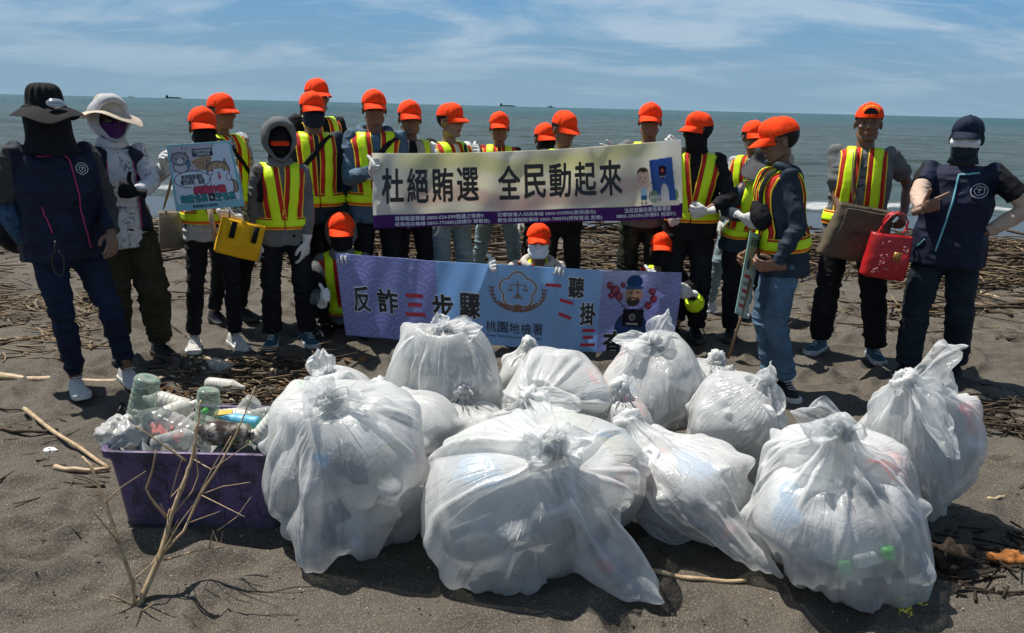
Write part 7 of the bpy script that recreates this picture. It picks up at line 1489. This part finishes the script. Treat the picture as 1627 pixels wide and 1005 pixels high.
def reg_mid(rs): return rs.uniform(-5.5, 6.0), rs.uniform(5.6, 7.9)
def reg_px(x0, x1, y0, y1):
    def f(rs):
        g = G(rs.uniform(x0, x1), rs.uniform(y0, y1)); return g.x, g.y
    return f
sticks('reed_litter', 'dense band of dry tan reeds washed up along the beach', REED, 1500, reg_main, (0.15, 0.55), (0.005, 0.012), 1, 0.16)
sticks('driftwood_litter', 'brown driftwood sticks mixed into the band of reeds', DWD, 1150, reg_main, (0.2, 0.8), (0.006, 0.020), 2, 0.16)
sticks('bark_litter', 'dark wet sticks in the band of reeds', BRK, 700, reg_main, (0.15, 0.5), (0.006, 0.016), 3, 0.12)
sticks('reed_litter', 'thin scatter of reeds between the people\'s feet and the dense band', REED, 420, reg_mid, (0.06, 0.30), (0.003, 0.007), 4, 0.04)
sticks('driftwood_litter', 'scattered brown twigs between the people\'s feet and the dense band', DWD, 320, reg_mid, (0.06, 0.35), (0.003, 0.009), 5, 0.03)
sticks('reed_litter', 'reeds heaped at the right edge behind the person in navy cap', REED, 260, reg_px(1400, 1640, 385, 500), (0.12, 0.5), (0.004, 0.010), 6, 0.14)
sticks('driftwood_litter', 'driftwood heaped at the right edge behind the person in navy cap', DWD, 190, reg_px(1400, 1640, 385, 500), (0.15, 0.7), (0.006, 0.016), 7, 0.14)
sticks('reed_litter', 'reeds scattered at the left edge beside the far left woman', REED, 220, reg_px(-20, 160, 470, 570), (0.06, 0.3), (0.003, 0.008), 8, 0.05)
sticks('twig_litter', 'twigs and reeds heaped between the crate and the people', DWD, 120, reg_px(250, 560, 568, 648), (0.05, 0.26), (0.003, 0.008), 9, 0.07)
sticks('reed_litter', 'broken tan reeds heaped between the crate and the people', REED, 180, reg_px(250, 520, 568, 640), (0.03, 0.16), (0.003, 0.007), 10, 0.08)
sticks('bark_litter', 'dark bark bits between the crate and the people', BRK, 90, reg_px(240, 560, 570, 655), (0.03, 0.16), (0.004, 0.010), 11, 0.05)
sticks('twig_litter', 'twigs by the right edge beyond the tall bag', DWD, 90, reg_px(1530, 1640, 630, 700), (0.05, 0.3), (0.003, 0.007), 12, 0.05)
sticks('twig_litter', 'dark twigs on the sand right of the front right bag', BRK, 70, reg_px(1480, 1640, 845, 960), (0.03, 0.14), (0.002, 0.006), 13, 0.02)
sticks('twig_litter', 'sparse twigs scattered over the open sand', DWD, 160, reg_px(-20, 1650, 520, 860), (0.03, 0.16), (0.0015, 0.004), 14, 0.01)
# flakes of bark, leaves and shell grit
def flakes(name, label, mat, n, region, s, seed):
    rs = random.Random(seed); m = MB()
    for _ in range(n):
        x, y = region(rs); a = rs.uniform(0, 6.28); L = rs.uniform(*s); w = L * rs.uniform(0.25, 0.6); z = gz(x, y) + 0.003 + rs.random() * 0.02; u = V3(math.cos(a), math.sin(a), rs.uniform(-0.3, 0.5)); v = V3(-math.sin(a), math.cos(a), rs.uniform(-0.3, 0.3)); c = V3(x, y, z)
        P_ = [c - u * L / 2, c + v * w / 2 + V3(0, 0, w * 0.2), c + u * L / 2, c - v * w / 2 + V3(0, 0, w * 0.2)]; m.add(P_ + [p - V3(0, 0, 0.003) for p in P_], [(0, 1, 2), (0, 2, 3), (4, 6, 5), (4, 7, 6), (0, 4, 5, 1), (1, 5, 6, 2), (2, 6, 7, 3), (3, 7, 4, 0)])
    return link(name, m.mesh(name, mat, False), None, kind='stuff', label=label, cat='beach litter')
PALE = fabric('pale dry husk', (0.42, 0.34, 0.24), 0.8, 0.3, 30)
flakes('dry_leaves', 'pale husks and leaves strewn between the crate and the people', PALE, 150, reg_px(250, 540, 570, 640), (0.015, 0.06), 21)
flakes('dry_leaves', 'brown leaves strewn between the crate and the people', fabric('brown dead leaf', (0.12, 0.06, 0.025), 0.7, 0.3, 30), 220, reg_px(240, 560, 570, 650), (0.02, 0.07), 22)
flakes('pebbles', 'pale grit and shell bits scattered on the sand', fabric('pale shell grit', (0.45, 0.42, 0.36), 0.8), 260, reg_px(-20, 1650, 520, 990), (0.004, 0.012), 23)
flakes('pebbles', 'dark crumbs scattered on the sand', BRK, 260, reg_px(-20, 1650, 480, 1000), (0.005, 0.018), 24)
def lump(name, label, cat, p, s, mat, seed, amp=0.35, rot=0.0):
    m = MB(); m.ball((0, 0, 0), s, nu=28, nv=18); me = m.mesh(name, mat); V = get_co(me); V += get_no(me) * ((vnoise(V / max(s), 2.6, seed) + 0.5 * vnoise(V / max(s), 6, seed + 2)) * amp * min(s))[:, None]; set_co(me, V)
    g = G(*p); o = link(name, me, None, (g.x, g.y, gz(g.x, g.y) + s[2] * 0.6), label, cat); o.rotation_euler = (0, 0, rot); return o
lump('charred_wood', 'black charred wood lump right of the front right bag', 'driftwood', (1505, 893), (0.085, 0.05, 0.045), BRK, 3, 0.9, 0.2)
lump('wood_chunk', 'orange brown rotten wood chunk at the right edge of the photo', 'driftwood', (1606, 897), (0.075, 0.035, 0.024), fabric('orange brown rotten wood', (0.30, 0.115, 0.03), 0.85, 0.5, 30), 5, 0.7, -0.1)
FOAM = plain('white foam plastic', (0.72, 0.72, 0.70), 0.7)
lump('foam_scrap', 'white foam scrap on the sand near the orange brown wood chunk', 'foam scrap', (1539, 920), (0.022, 0.016, 0.010), FOAM, 8, 0.8)
lump('foam_scrap', 'white foam scrap on the sand left of the slanting bamboo pole', 'foam scrap', (80, 715), (0.035, 0.02, 0.012), FOAM, 9, 0.5)
lump('foam_tray', 'flat white foam piece between the placard holder\'s shoes', 'foam scrap', (341, 503), (0.055, 0.03, 0.008), FOAM, 10, 0.3)
lump('fruit', 'brown round fruit lying behind the heap of bags', 'fruit', (575, 573), (0.032, 0.03, 0.028), fabric('brown fruit skin', (0.20, 0.10, 0.04), 0.6), 11, 0.1)
lump('dry_husk', 'pale fibrous husk on the sand at right behind the tall bag', 'husk', (1560, 640), (0.07, 0.035, 0.02), PALE, 13, 1.0)
lump('seaweed_clump', 'brown dry weed clump on the sand at far right', 'weed', (1598, 540), (0.05, 0.03, 0.02), DWD, 14, 1.2)
bottle('clear crushed bottle lying on the litter behind the crate', G(368, 596) + V3(0, 0, 0.045), (-0.9, 0.2, 0.15), 0.17, 0.038, CLR, None, 6, 'bottle', 0.2, seed=20, grp=None)
bottle('dirty clear bottle lying in the twigs right behind the crate', G(330, 622) + V3(0, 0, 0.04), (1, -0.2, 0.05), 0.24, 0.042, CLD, None, 7, 'bottle', 0.15, seed=21, grp=None)
# yellow net under the corner of the front right bag
nb = MB(); rs = random.Random(5); c0 = G(1452, 976)
for i in range(26):
    x0, y0 = rs.uniform(-0.05, 0.04), rs.uniform(-0.05, 0.06); pts = []
    for t in range(12):
        pts.append(c0 + V3(x0 + 0.010 * t - 0.055 + 0.010 * math.sin(t * 2.2 + i), y0 + 0.012 * math.cos(t * 2.2 + i * 2) + 0.004 * t * rs.uniform(-1, 1), 0.008 + 0.014 * rs.random() + 0.03 * max(0, y0) * 8 * rs.random()))
    nb.tube(pts, 0.0034, 5)
link('netting', nb.mesh('netting', plain('yellow net cord', (0.80, 0.66, 0.08), 0.6)), None, label='crumpled yellow netting under the tip of the front right bag', cat='netting')
# round lid pressed against the film of the greyish bag, green printed packet in the right bag
